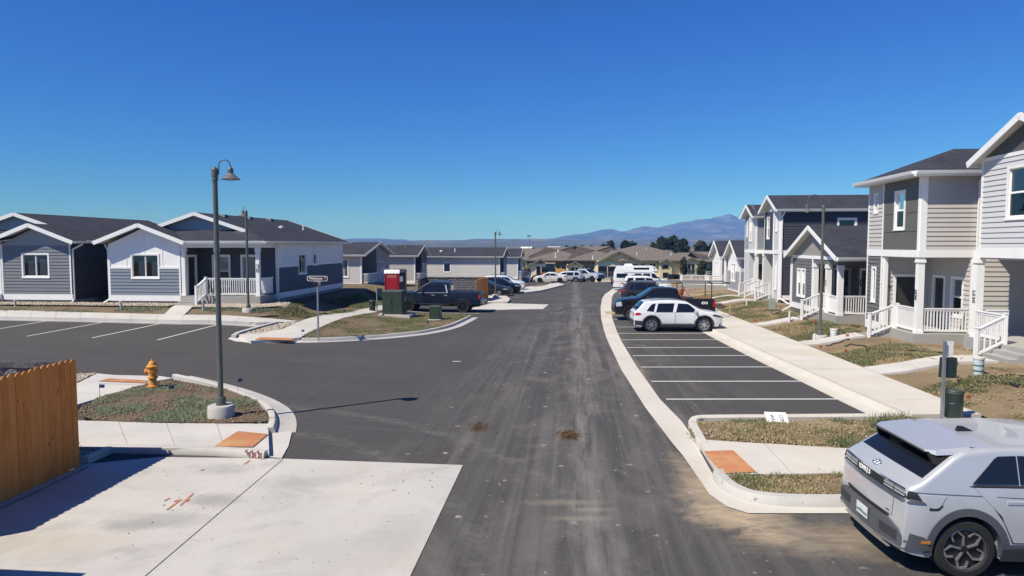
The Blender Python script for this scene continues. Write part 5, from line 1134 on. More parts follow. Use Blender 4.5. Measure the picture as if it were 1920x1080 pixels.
class Car:
    def __init__(s, name, label, cat, pos, yaw, L, W, wheels, top, mat, belt=1.0, tumble=0.29, rw=0.34, tw=0.22, sill=0.26, ends=(0.10, 0.20), endD=(0.5, 0.8), group=None, cor=0.10, crown=0.03, z0=None, flip=False, bulge=0.05):
        s.L, s.W, s.mat, s.belt, s.tum, s.rw, s.sill, s.ends, s.endD, s.cor, s.crown, s.bulge = L, W, mat, belt, tumble, rw, sill, ends, endD, cor, crown, bulge
        s.wx = wheels; s.top = top; s.tw = tw
        z = H(pos[0], pos[1]) if z0 is None else z0
        s.r = thing(name, (pos[0], pos[1], z), yaw, label, cat, group)
        # tilt with the ground
        d = Vector((math.cos(yaw), math.sin(yaw))); g = (H(pos[0] + d.x, pos[1] + d.y) - H(pos[0] - d.x, pos[1] - d.y)) / 2; s.r.rotation_euler = (0, -math.atan(g), yaw)
        s.wz = [rw] * len(wheels)
    def zt(s, x): return float(np.interp(x, [p[0] for p in s.top], [p[1] for p in s.top]))
    def w(s, x):
        h = s.W / 2; dr, df = x, s.L - x
        if dr < s.endD[0]: h *= 1 - s.ends[0] * (1 - max(0, dr) / s.endD[0]) ** 2.2
        if df < s.endD[1]: h *= 1 - s.ends[1] * (1 - max(0, df) / s.endD[1]) ** 2.2
        return h
    def Y(s, x, z):
        b = s.belt; f = 1 - s.bulge * ((min(z, b) - 0.66) / 0.45) ** 2
        if z > b: f -= s.tum * (z - b) + 0.10 * max(0, z - b - 0.2) ** 2
        return s.w(x) * f
    def zb(s, x):
        z = s.sill + 0.06 * (1 - min(1, x / 0.35)) ** 2 + 0.04 * (1 - min(1, (s.L - x) / 0.4)) ** 2
        for c in s.wx:
            R_ = s.rw + 0.065; d = abs(x - c)
            if d < R_: z = max(z, s.rw + math.sqrt(R_ * R_ - d * d))
        return min(z, s.zt(x) - 0.06)
    bow = 0.0
    def T(s, x, y, z): return (x - s.L / 2 + (s.bow * (2 * y / s.W) ** 2 * (1 - x / 1.2) if s.bow and x < 1.2 else 0.0), y, z)
    def stations(s):
        X = set(np.linspace(0, s.L, 40)) | set(p[0] for p in s.top)
        for c in s.wx:
            R_ = s.rw + 0.065; X |= set(c + R_ * math.cos(a) for a in np.linspace(0, math.pi, 13)) | {c - R_ - .002, c + R_ + .002}
        X = sorted(x for x in X if 0 <= x <= s.L); out = [X[0]]
        for x in X[1:]:
            if x - out[-1] > 0.0015: out.append(x)
        return out
    def section(s, x):
        zb, zt = s.zb(x), s.zt(x); r = min(s.cor, 0.32 * (zt - zb)); P = [(s.Y(x, zb) * 0.78, zb), (s.Y(x, zb + .01), zb + 0.01)]
        zs = zb + 0.02; ze = zt - r
        for j in range(10): z = zs + (ze - zs) * j / 9; P.append((s.Y(x, z), z))
        yc = s.Y(x, ze)
        for a in (25, 50, 75): t = math.radians(a); P.append((yc - r * (1 - math.cos(t)), ze + r * math.sin(t)))
        yl = yc - r; 
        for f in (0.97, 0.86, 0.55, 0.25, 0.0): P.append((yl * f, zt + s.crown * (1 - f * f) * min(1, yl / .5)))
        return P
    def body(s, ws=None, rw=None, extra_dark=None):
        """ws / rw: x ranges of the windscreen and of the rear window on the top surface"""
        X = s.stations(); rows = [s.section(x) for x in X]; k = len(rows[0]); ring = []
        bod = MB(); parts = {'windshield': MB(), 'rear_window': MB()}
        V = []
        for x, row in zip(X, rows):
            full = [(x, y, z) for y, z in row] + [(x, -y, z) for y, z in row[-2::-1]]
            V.append([s.T(*p) for p in full])
        n = len(V[0]); bod.v = [p for r_ in V for p in r_]; dark = []
        gl = {'windshield': ws, 'rear_window': rw}
        for i in range(len(X) - 1):
            xm = (X[i] + X[i + 1]) / 2
            for j in range(n - 1):
                jj = min(j, n - 2 - j); f = (i * n + j, (i + 1) * n + j, (i + 1) * n + j + 1, i * n + j + 1); hit = None
                if jj >= 15:
                    for g, rg in gl.items():
                        if rg and rg[0] <= xm <= rg[1]: hit = g
                if hit: parts[hit].quad(*[bod.v[q] for q in f])
                else: bod.f.append(f)
            bod.f.append((i * n + n - 1, (i + 1) * n + n - 1, (i + 1) * n, i * n))
        bod.f.append(tuple(range(n))); bod.f.append(tuple((len(X) - 1) * n + j for j in range(n)))
        s.bo = bod.build("body", s.mat, s.r, 32)
        for g, m in parts.items():
            if m.f:
                me = m.mesh(g, CGLASS); bm = bmesh.new(); bm.from_mesh(me); bmesh.ops.remove_doubles(bm, verts=bm.verts, dist=1e-4); bm.to_mesh(me); bm.free()
                me.polygons.foreach_set("use_smooth", [True] * len(me.polygons)); mesh_obj(g, me, s.r)
        u = MB(); wd = s.W / 2 - s.tw - .03; u.bx(-s.L / 2 + .12, s.L / 2 - .12, -wd, wd, s.sill - .04, .62)
        for a, b in zip([0.10] + [c + s.rw + .05 for c in s.wx], [c - s.rw - .05 for c in s.wx] + [s.L - .1]): u.bx(a - s.L / 2, b - s.L / 2, -s.W / 2 * .86, s.W / 2 * .86, s.sill + .02, .45)
        u.build("underbody", UNDER, s.r)
        return s
    def strip(s, poly, off, side, step=0.12, nz=3):
        """a panel following the body side; poly in (x, z) seen from the side"""
        xs = sorted(set([round(p[0], 4) for p in poly])); xa, xb = xs[0], xs[-1]; xs = sorted(set(xs + list(np.arange(xa, xb, step)))); m = len(poly); cols = []
        for x in xs:
            xx = min(max(x, xa + 1e-4), xb - 1e-4); zz = []
            for i in range(m):
                (a, za), (b, zb) = poly[i], poly[(i + 1) % m]
                if (a - xx) * (b - xx) < 0: zz.append(za + (zb - za) * (xx - a) / (b - a))
            if len(zz) >= 2: cols.append((xx, min(zz), max(zz)))
        mb = MB(); sg = 1 if side > 0 else -1
        for x, z0, z1 in cols:
            for j in range(nz + 1): z = z0 + (z1 - z0) * j / nz; mb.v.append(s.T(x, sg * (s.Y(x, z) + off), z))
        for i in range(len(cols) - 1):
            for j in range(nz): q = i * (nz + 1) + j; mb.f.append((q, q + 1, q + nz + 2, q + nz + 1))
        # edges back to the body so the panel has thickness
        e = len(mb.v); rim = [i * (nz + 1) for i in range(len(cols))] + [(len(cols) - 1) * (nz + 1) + j for j in range(1, nz + 1)] + [i * (nz + 1) + nz for i in range(len(cols) - 2, -1, -1)] + [j for j in range(nz - 1, 0, -1)]
        for q in rim: x, y, z = mb.v[q]; mb.v.append((x, y - sg * (off + .006), z))
        for i in range(len(rim)): j = (i + 1) % len(rim); mb.f.append((rim[i], rim[j], e + j, e + i))
        return mb
    def panel(s, name, poly, mat, off=0.005, sides=(1, -1), parent=None, label=None, nz=3, step=.12):
        out = []
        for sd in sides:
            o = s.strip(poly, off, sd, step, nz).build(name, mat, parent or s.r, 40)
            if label: o['label'] = label
            out.append(o)
        return out
    def xend(s, y, z, rear=True):
        y = abs(y); lo, hi = (0.0, s.L * .45)
        def ins(d):
            x = d if rear else s.L - d
            return z <= s.zt(x) and y <= s.Y(x, z)
        if ins(lo): return 0.0 if rear else s.L
        for _ in range(40):
            m = (lo + hi) / 2
            if ins(m): hi = m
            else: lo = m
        return hi if rear else s.L - hi
    def end_panel(s, name, poly, mat, off=0.006, rear=True, parent=None, ny=10, nz=3, label=None, thick=0.012):
        """a panel lying on the rear or front of the body; poly in (y, z)"""
        ys = [p[0] for p in poly]; ya, yb = min(ys), max(ys); m = len(poly); cols = []
        yy = sorted(set([round(v, 4) for v in ys] + [round(ya + (yb - ya) * i / ny, 4) for i in range(ny + 1)]))
        for y in yy:
            q = min(max(y, ya + 1e-4), yb - 1e-4); zz = []
            for i in range(m):
                (a, za), (b, zb) = poly[i], poly[(i + 1) % m]
                if (a - q) * (b - q) < 0: zz.append(za + (zb - za) * (q - a) / (b - a))
            if len(zz) >= 2: cols.append((q, min(zz), max(zz)))
        mb = MB(); sg = -1 if rear else 1
        for y, z0, z1 in cols:
            for j in range(nz + 1): z = z0 + (z1 - z0) * j / nz; mb.v.append(s.T(s.xend(y, z, rear) + sg * off, y, z))
        for i in range(len(cols) - 1):
            for j in range(nz): q = i * (nz + 1) + j; mb.f.append((q, q + 1, q + nz + 2, q + nz + 1))
        e = len(mb.v); rim = [i * (nz + 1) for i in range(len(cols))] + [(len(cols) - 1) * (nz + 1) + j for j in range(1, nz + 1)] + [i * (nz + 1) + nz for i in range(len(cols) - 2, -1, -1)] + [j for j in range(nz - 1, 0, -1)]
        for q in rim: x, y, z = mb.v[q]; mb.v.append((x - sg * (off + thick), y, z))
        for i in range(len(rim)): j = (i + 1) % len(rim); mb.f.append((rim[i], rim[j], e + j, e + i))
        o = mb.build(name, mat, parent or s.r, 40)
        if label: o['label'] = label
        return o
    def arch(s, r0, r1, off, mat, sides=(1, -1), name="wheel_arch", cut=None):
        for c in s.wx:
            for sd in sides:
                mb = MB(); A = np.linspace(-0.18, math.pi + 0.18, 22)
                for a in A:
                    for rr in (r0, r1):
                        x, z = c + rr * math.cos(a), max(s.sill - .02, s.rw + rr * math.sin(a)); mb.v.append(s.T(x, sd * (s.Y(min(max(x, 0.02), s.L - .02), z) + off), z))
                    rr = r0; x, z = c + rr * math.cos(a), max(s.sill - .02, s.rw + rr * math.sin(a)); mb.v.append(s.T(x, sd * (s.Y(x, z) - .06), z))
                for i in range(len(A) - 1):
                    q = i * 3; mb.f += [(q, q + 1, q + 4, q + 3), (q, q + 3, q + 5, q + 2)]
                mb.build(name, mat, s.r, 40)
    def wheels(s, rim='multi', n=5, mat=None, back=None, rr=0.69):
        key_t = MB(); R_, t = s.rw, s.tw; pr = [(R_ * .66, -t / 2 + .03), (R_ * .74, -t / 2), (R_ * .93, -t / 2 + .005), (R_, -t / 2 + .035), (R_, t / 2 - .035), (R_ * .93, t / 2 - .005), (R_ * .74, t / 2), (R_ * .66, t / 2 - .03)]
        tm = key_t.lathe(pr, (0, 0, 0), 32, 'y', True).mesh("wheel", TYRE, 35)
        rm = MB(); q = R_ * rr; y0 = -t / 2 + .025
        rm.lathe([(q, y0), (q * .90, y0 - .006), (q * .88, y0 + .05)], (0, 0, 0), 32, 'y')
        def spoke(a, w0, w1, r0, r1, da=0.0, yy=0.0):
            c0, s0 = math.cos(a), math.sin(a); c1, s1 = math.cos(a + da), math.sin(a + da); p = Vector((c0 * r0, y0 + yy, s0 * r0)); e = Vector((c1 * r1, y0 - .004 + yy, s1 * r1)); d = (e - p).normalized(); nrm_ = Vector((-d.z, 0, d.x))
            rm.hexa([p + nrm_ * w0, p - nrm_ * w0, p - nrm_ * w0 + Vector((0, .03, 0)), p + nrm_ * w0 + Vector((0, .03, 0))], [e + nrm_ * w1, e - nrm_ * w1, e - nrm_ * w1 + Vector((0, .03, 0)), e + nrm_ * w1 + Vector((0, .03, 0))])
        rm.lathe([(.001, y0 - .005), (q * .2, y0 - .005), (q * .24, y0 + .03)], (0, 0, 0), 16, 'y')
        if rim == 'multi':
            for i in range(n): a = 2 * math.pi * i / n; spoke(a - .10, q * .055, q * .05, q * .15, q * .93, -.08); spoke(a + .10, q * .055, q * .05, q * .15, q * .93, .08)
        elif rim == 'five':
            for i in range(n): spoke(2 * math.pi * i / n + .3, q * .10, q * .13, q * .15, q * .93)
        elif rim == 'petal':
            rm = MB(); rm.lathe([(q, y0), (q * .93, y0 - .004), (q * .92, y0 + .04)], (0, 0, 0), 40, 'y')
            for i in range(5):
                a = 2 * math.pi * i / 5 + .25
                spoke(a, q * .035, q * .035, q * .16, q * .62, -.12); spoke(a - .12, q * .035, q * .04, q * .60, q * .93, .30); spoke(a + .20, q * .04, q * .035, q * .93, q * .86, .36); spoke(a + .56, q * .035, q * .03, q * .86, q * .60, .18)
        rme = rm.mesh("rim", mat or RIMS, 30); bd = MB().disc((0, y0 + .035, 0), q * .95, 28).lathe([(.001, y0 + .0), (q * .16, y0 + .002), (q * .18, y0 + .03)], (0, 0, 0), 14, 'y').mesh("brake", back or RIMD)
        for c in s.wx:
            for sd in (-1, 1):
                w_ = mesh_obj("wheel", tm, s.r); yy = sd * (s.W / 2 - t / 2 - .015); w_.location = s.T(c, yy, s.rw); w_.rotation_euler = (0, c * 1.3, 0 if sd < 0 else math.pi)
                mesh_obj("rim", rme, w_); mesh_obj("hub_backing", bd, w_)
        return s
    def mirror(s, x, z, mat=None):
        for sd in (1, -1):
            mb = MB(); y = s.Y(x, z - .04) * sd; X0 = x - s.L / 2
            mb.hexa([(X0 - .07, y - sd * .01, z - .05), (X0 + .06, y - sd * .01, z - .05), (X0 + .05, y + sd * .17, z - .05), (X0 - .07, y + sd * .19, z - .05)], [(X0 - .07, y + sd * .06, z + .09), (X0 + .03, y + sd * .06, z + .09), (X0 + .02, y + sd * .17, z + .08), (X0 - .07, y + sd * .18, z + .08)]); mb.build("mirror", mat or s.mat, s.r, 30)
    def doors(s, polys, hx, hz, hmat=None):
        for poly, h in zip(polys, hx):
            for sd in (1, -1):
                s.strip(poly, 0.0035, sd).build("door_gap", UNDER, s.r); cx = sum(p[0] for p in poly) / len(poly); cz = sum(p[1] for p in poly) / len(poly)
                g = .011; inn = [(p[0] + (g if p[0] < cx else -g), p[1] + (g if p[1] < cz else -g)) for p in poly]
                d = s.strip(inn, 0.0065, sd).build("door", s.mat, s.r, 40)
                y = sd * (s.Y(h, hz) + .018); MB().bx(h - .1 - s.L / 2, h + .1 - s.L / 2, min(y, y - sd * .02), max(y, y - sd * .02), hz - .018, hz + .018).build("handle", hmat or s.mat, d, 30)
    def plate(s, z, rear=True, y=0.0):
        x = s.xend(y, z, rear) + (-.02 if rear else .02); MB().bx(x - .006 - s.L / 2, x + .006 - s.L / 2, y - .155, y + .155, z - .08, z + .08).build("license_plate", PLATE, s.r)
    def rails(s, x0, x1, y, mat, h=.05):
        for sd in (1, -1):
            pts = [s.T(x0, sd * y, s.zt(x0) - .02), s.T(x0 + .08, sd * y, s.zt(x0 + .08) + h), s.T((x0 + x1) / 2, sd * y, s.zt((x0 + x1) / 2) + h + .01), s.T(x1 - .08, sd * y, s.zt(x1 - .08) + h), s.T(x1, sd * y, s.zt(x1) - .02)]
            MB().tube(pts, .018, 6).build("roof_rail", mat, s.r, 40)

def px_pos(px, depth): return ((px - 960) / 1280.0 * depth, depth)
def suv(name, label, pos, yaw, L, W, Hh, mat, rw=.35, arch=True, win=None, group=None, long=False, rails=True, clad=True, rim='five', rmat=None, tailw=.16, cat="car", light=None):
    k = Hh / 1.64; f = L / 4.46
    top = [(0, .60 * k), (.02 * f, .98 * k), (.10 * f, 1.06 * k), (.50 * f, 1.50 * k), (.66 * f, 1.555 * k), (1.3 * f, 1.615 * k), (2.0 * f, 1.62 * k), (2.5 * f, 1.575 * k), (2.72 * f, 1.52 * k), (3.40 * f, 1.12 * k), (3.55 * f, 1.075 * k), (4.10 * f, 1.0 * k), (4.36 * f, .91 * k), (4.43 * f, .78 * k), (4.46 * f, .58 * k)]
    if long: top = [(0, .60 * k), (.02 * f, 1.0 * k), (.08 * f, 1.08 * k), (.34 * f, 1.50 * k), (.48 * f, 1.58 * k), (1.3 * f, 1.635 * k), (2.2 * f, 1.62 * k), (2.62 * f, 1.53 * k), (3.30 * f, 1.13 * k), (3.42 * f, 1.09 * k), (4.15 * f, 1.0 * k), (4.36 * f, .88 * k), (4.46 * f, .6 * k)]
    b = 1.02 * k; c = Car(name, label, cat, pos, yaw, L, W, [.88 * f, 3.52 * f], top, mat, belt=b, rw=rw, sill=.27, group=group)
    c.body(ws=(2.74 * f if not long else 2.64 * f, 3.47 * f if not long else 3.31 * f), rw=(.13 * f if not long else .1 * f, .49 * f if not long else .33 * f))
    if clad:
        c.arch(rw + .06, rw + .135, .012, CLAD); a0, a1 = .88 * f + rw + .07, 3.52 * f - rw - .07
        c.panel("sill_cladding", [(a0, .26), (a1, .26), (a1 - .02, .42), (a0 + .1, .42)], CLAD, .012); c.end_panel("rear_bumper", [(-W * .44, .30), (W * .44, .30), (W * .45, .60 * k), (-W * .45, .60 * k)], CLAD, .014); c.panel("bumper_corner", [(.03, .36), (.88 * f - rw - .07, .34), (.88 * f - rw - .07, .56), (.03, .60)], CLAD, .012)
        c.end_panel("front_bumper", [(-W * .40, .32), (W * .40, .32), (W * .40, .55), (-W * .40, .55)], CLAD, .012, rear=False)
    z0, z1 = b + .015, Hh - .175
    g1, g2 = (1.55, 2.40)
    q = [[(.62 * f, z0 + .05), (1.02 * f, z0), (1.10 * f, z1), (.90 * f, z1 - .02)], [(1.10 * f, z0), (2.02 * f, z0), (2.04 * f, z1 + .01), (1.17 * f, z1)], [(2.10 * f, z0), (3.22 * f, z0), (2.74 * f, z1 - .02), (2.12 * f, z1 + .01)]]
    if long: q = [[(.40 * f, z0 + .03), (1.02 * f, z0), (1.05 * f, z1), (.58 * f, z1 - .01)], [(1.18 * f, z0), (2.02 * f, z0), (2.04 * f, z1), (1.20 * f, z1)], [(2.08 * f, z0), (3.10 * f, z0), (2.62 * f, z1 - .04), (2.10 * f, z1)]]
    for p in q: c.panel("side_window", p, CGLASS, .007)
    c.doors([[(1.32 * f, .47), (2.05 * f, .45), (2.05 * f, b), (1.06 * f, b), (1.06 * f, .86)], [(2.07 * f, .45), (2.98 * f, .45), (3.12 * f, .80), (3.15 * f, b), (2.07 * f, b)]], (1.30 * f, 2.26 * f), b - .11)
    c.panel("tail_light", [(.035, b - .17), (.30 * f, b - .14), (.38 * f, b - .09), (.30 * f, b - .02), (.05, b - .03)], TAIL, .010, step=.05); c.end_panel("tail_light", [(-W * .43, b - .17), (-W * .25, b - .14), (-W * .25, b - .06), (-W * .43, b - .03)], TAIL, .012); c.end_panel("tail_light", [(W * .25, b - .14), (W * .43, b - .17), (W * .43, b - .03), (W * .25, b - .06)], TAIL, .012)
    c.panel("headlight", [(3.92 * f, b - .17), (4.36 * f, b - .26), (4.38 * f, b - .19), (4.0 * f, b - .09)], light or LAMPD, .012, step=.05)
    c.end_panel("grille", [(-W * .33, .58 * k), (W * .33, .58 * k), (W * .28, .78 * k), (-W * .28, .78 * k)], LAMPD, .01, rear=False); c.plate(.72 * k if not clad else .72 * k); c.plate(.5, False)
    c.mirror(3.08 * f, b + .05); 
    if rails: c.rails(.85 * f, 2.55 * f, W * .33, CLAD)
    c.wheels(rim, 5 if rim == 'five' else 6, rmat); return c
def sedan(name, label, pos, yaw, L, W, Hh, mat, rw=.33, group=None, rim='multi', rmat=None, n=7, light=None):
    k = Hh / 1.45; f = L / 4.9
    top = [(0, .62), (.03, .96 * k), (.12, 1.05 * k), (.70 * f, 1.10 * k), (.95 * f, 1.15 * k), (1.65 * f, 1.38 * k), (2.0 * f, 1.43 * k), (2.45 * f, 1.45 * k), (2.75 * f, 1.42 * k), (2.95 * f, 1.37 * k), (3.72 * f, 1.02 * k), (3.9 * f, .98 * k), (4.55 * f, .84 * k), (4.8 * f, .70 * k), (4.9 * f, .52)]
    b = .97 * k; c = Car(name, label, "car", pos, yaw, L, W, [1.05 * f, 3.92 * f], top, mat, belt=b, rw=rw, sill=.22, tumble=.42, ends=(.12, .26), endD=(.6, 1.0), group=group); c.body(ws=(2.97 * f, 3.73 * f), rw=(.97 * f, 1.64 * f))
    z0, z1 = b + .02, 1.45 * k - .15
    for p in ([(1.25 * f, z0 + .06), (1.55 * f, z0 + .03), (1.62 * f, z1 - .07)], [(1.60 * f, z0), (2.42 * f, z0), (2.44 * f, z1 + .01), (1.86 * f, z1 - .02), (1.70 * f, z1 - .06)], [(2.48 * f, z0), (3.50 * f, z0), (3.0 * f, z1 - .07), (2.80 * f, z1), (2.50 * f, z1 + .01)]): c.panel("side_window", p, CGLASS, .007)
    c.doors([[(1.50 * f, .45), (2.42 * f, .42), (2.42 * f, b), (1.45 * f, b), (1.38 * f, .75)], [(2.45 * f, .42), (3.42 * f, .42), (3.45 * f, b - .02), (2.45 * f, b)]], (1.65 * f, 2.68 * f), b - .1)
    c.panel("tail_light", [(.04, b - .18), (.45 * f, b - .10), (.45 * f, b - .03), (.05, b - .01)], TAIL, .01, step=.05); c.end_panel("tail_light", [(-W * .42, b - .17), (-W * .2, b - .13), (-W * .2, b - .04), (-W * .42, b - .02)], TAIL, .012); c.end_panel("tail_light", [(W * .2, b - .13), (W * .42, b - .17), (W * .42, b - .02), (W * .2, b - .04)], TAIL, .012)
    c.panel("headlight", [(4.28 * f, .66 * k), (4.72 * f, .58 * k), (4.74 * f, .68 * k), (4.40 * f, .76 * k)], light or LAMP, .012, step=.05); c.end_panel("grille", [(-W * .25, .34), (W * .25, .34), (W * .30, .58), (-W * .30, .58)], LAMPD, .01, rear=False); c.plate(.72); c.mirror(3.3 * f, b + .04); c.wheels(rim, n, rmat)
    return c
def pickup(name, label, pos, yaw, L, W, Hh, mat, rw=.41, lift=0.0, group=None, rim='five', rmat=None, trim=None, n=6, z0=None):
    k = Hh / 1.92; f = L / 5.89; B = 1.22 * k + lift * .3; a = lift
    top = [(0, .75 + a), (.02, 1.24 * k), (.06, 1.27 * k), (2.05 * f, 1.285 * k), (2.08 * f, 1.30 * k), (2.16 * f, 1.80 * k), (2.26 * f, 1.88 * k), (2.6 * f, 1.915 * k), (3.3 * f, 1.92 * k), (3.62 * f, 1.87 * k), (4.38 * f, 1.37 * k), (4.5 * f, 1.32 * k), (5.4 * f, 1.23 * k), (5.72 * f, 1.12 * k), (5.83 * f, 1.02 * k), (5.89 * f, .72 + a)]
    b = 1.27 * k; c = Car(name, label, "pickup truck", pos, yaw, L, W, [1.18 * f, 4.90 * f], top, mat, belt=b, rw=rw, sill=.42 + a, tumble=.22, ends=(.03, .10), endD=(.3, .5), group=group, tw=.27, cor=.07, bulge=.02, z0=z0); c.body(ws=(3.64 * f, 4.40 * f))
    z0, z1 = b + .02, Hh - .19
    for p in ([(2.30 * f, z0), (2.98 * f, z0), (2.98 * f, z1), (2.42 * f, z1 - .01)], [(3.03 * f, z0), (4.22 * f, z0 - .04), (3.66 * f, z1 - .03), (3.03 * f, z1)]): c.panel("side_window", p, CGLASS, .008)
    if trim: c.panel("window_trim", [(2.26 * f, z0 - .035), (4.26 * f, z0 - .07), (4.24 * f, z0 - .045), (2.26 * f, z0 - .012)], trim, .009); c.panel("window_trim", [(2.22 * f, z0 - .03), (2.30 * f, z0 - .03), (2.43 * f, z1 + .0), (2.36 * f, z1 + .02)], trim, .009, step=.03)
    c.doors([[(2.20 * f, .58 + a), (3.0 * f, .56 + a), (3.0 * f, b - .01), (2.20 * f, b - .01)], [(3.03 * f, .56 + a), (4.10 * f, .56 + a), (4.25 * f, .8 + a), (4.25 * f, b - .05), (3.03 * f, b - .01)]], (2.36 * f, 3.22 * f), b - .18, trim or mat)
    c.arch(rw + .06, rw + .12, .02, CLAD)
    # bed cover and rails, cab back window
    MB().bx(.12 - L / 2, 2.0 * f - L / 2, -W * .40, W * .40, 1.285 * k, 1.315 * k).build("bed_cover", BLACKP, c.r)
    MB().bx(2.085 * f - L / 2, 2.11 * f - L / 2, -W * .30, W * .30, 1.38 * k, 1.70 * k).build("rear_window", CGLASS, c.r)
    c.end_panel("tail_light", [(-W * .465, .86 * k + a * .4), (-W * .38, .86 * k + a * .4), (-W * .38, 1.2 * k), (-W * .465, 1.2 * k)], TAIL, .012, ny=3); c.end_panel("tail_light", [(W * .38, .86 * k + a * .4), (W * .465, .86 * k + a * .4), (W * .465, 1.2 * k), (W * .38, 1.2 * k)], TAIL, .012, ny=3)
    c.panel("tail_light", [(.02, .86 * k + a * .4), (.17, .86 * k + a * .4), (.14, 1.2 * k), (.02, 1.2 * k)], TAIL, .012, step=.05)
    mb = MB(); mb.bx(-L / 2 - .16, -L / 2 + .04, -W * .48, W * .48, .56 + a * .8, .74 + a * .8); mb.build("rear_bumper", CHROME, c.r)
    mb = MB(); mb.bx(L / 2 - .10, L / 2 + .06, -W * .46, W * .46, .50 + a * .8, .70 + a * .8); mb.build("front_bumper", CHROME if trim else CLAD, c.r, 30)
    c.end_panel("grille", [(-W * .34, .74 + a * .8), (W * .34, .74 + a * .8), (W * .34, 1.08 * k), (-W * .34, 1.08 * k)], LAMPD, .02, rear=False); c.panel("headlight", [(5.45 * f, .88 * k + a * .3), (5.80 * f, .84 * k + a * .3), (5.81 * f, 1.06 * k), (5.5 * f, 1.12 * k)], LAMP, .014, step=.05)
    mb = MB()
    for sd in (1, -1): mb = MB(); mb.bx(2.1 * f - L / 2, 4.2 * f - L / 2, *sorted((sd * W * .44, sd * W * .52)), .42 + a * .9, .47 + a * .9); mb.build("side_step", CLAD, c.r)
    c.mirror(4.0 * f, b + .10, CLAD); c.wheels(rim, n, rmat); c.plate(.65 + a * .8); return c
E0 = YAW
# white crossover, tail to the street
cc = suv("crossover_car", "white crossover with black wheel arches, first in the right parking bays", ((1268 - 960) / 1280 * 35.1, 35.2), E0 + math.radians(3.0), 4.46, 1.83, 1.62, P_WHITE, rw=.372, rim='multi')
# black work pickup backed in
fp = px_pos(1243, 40.9); ft = pickup("pickup_truck", "black work pickup with an overhead ladder rack, nose to the street", fp, E0 + math.pi + math.radians(1), 5.84, 2.0, 1.93, P_BLACK, rw=.40, rmat=RIMG)
for sd in (1, -1):
    for x in (-2.7, -1.0): MB().tube([(x, sd * .9, 1.25), (x, sd * .9, 2.22)], .028, 6).build("rack_post", BLACKP, ft.r)
    MB().tube([(-3.75, sd * .9, 2.24), (2.2, sd * .9, 2.24), (2.42, sd * .88, 2.08)], .032, 6).build("rack_rail", BLACKP, ft.r)
for x in (-3.7, -2.7, -1.0, 0.6, 2.1): MB().tube([(x, -.92, 2.25), (x, .92, 2.25)], .028, 6).build("rack_crossbar", BLACKP, ft.r)
def ladder(name, label, y):
    o = thing(name, (0, 0, 0), 0, label, "ladder"); o.matrix_world = ft.r.matrix_basis if 0 else Matrix.Identity(4)
    o.location = ft.r.location; o.rotation_euler = ft.r.rotation_euler
    for sd in (-.2, .2): MB().bx(-3.5, 1.9, y + sd - .015, y + sd + .015, 2.29, 2.36).build("rail", METAL_G, o)
    for i in range(17):
        b = MB().tube([(-3.3 + i * .31, y - .2, 2.325), (-3.3 + i * .31, y + .2, 2.325)], .016, 6).build("rung", METAL_G, o)
ladder("ladder", "aluminium ladder lying on the black pickup's rack", .35)
def frame_like(o, ref): o.location = ref.location; o.rotation_euler = ref.rotation_euler; return o
MAT_ORANGE = M("orange_machine_paint", (.50, .14, .025), .5, .15, 5); MAT_SAFETY = M("orange_plastic", (.62, .13, .02), .5, .1)
t = frame_like(thing("compactor", (0, 0, 0), 0, "orange plate compactor standing in the black pickup's bed", "machine"), ft.r)
MB().hexa([(-1.55, -.35, 1.3), (-.9, -.35, 1.3), (-.9, .25, 1.3), (-1.55, .25, 1.3)], [(-1.4, -.25, 1.5), (-1.0, -.25, 1.5), (-1.0, .2, 1.5), (-1.4, .2, 1.5)]).build("base_plate", MAT_ORANGE, t)
MB().bx(-1.4, -1.02, -.22, .16, 1.5, 1.82).build("engine", MAT_ORANGE, t, 30); MB().tube([(-1.35, -.3, 1.5), (-1.35, -.3, 1.9), (-1.0, -.28, 2.0), (-1.0, .2, 2.0), (-1.35, .22, 1.9), (-1.35, .22, 1.5)], .02, 6).build("roll_frame", M("red_frame", (.42, .03, .02), .5), t)
t = frame_like(thing("road_sign", (0, 0, 0), 0, "folded pale triangular road sign leaning in the pickup bed", "sign"), ft.r)
MB().prism([(-1.62, .42, 1.3), (-1.05, .48, 1.3), (-1.3, .45, 1.95)], (0, .025, 0)).build("sign_board", M("faded_pink_sign", (.72, .50, .40), .6), t)
t = frame_like(thing("timber_pile", (0, 0, 0), 0, "low load of boards and tools along the pickup bed", "load"), ft.r)
for i in range(6): MB().bx(-2.75 + .02 * i, -1.7 - .05 * i, .62 - i * .2, .75 - i * .2, 1.31, 1.36 + .02 * (i % 3)).build("board", M("load_board", (.32, .2, .10), .8, .3, 9) if i == 0 else bpy.data.materials["load_board"], t)
# 4x4 decal on the bed side that faces the viewer
put_text("side_lettering", "4X4", .22, WHITE, ft.r, (-2.28, ft.Y(.62, 1.08) + .014, 1.08), (-1, 0, 0), (0, 0, 1), .004, .006)
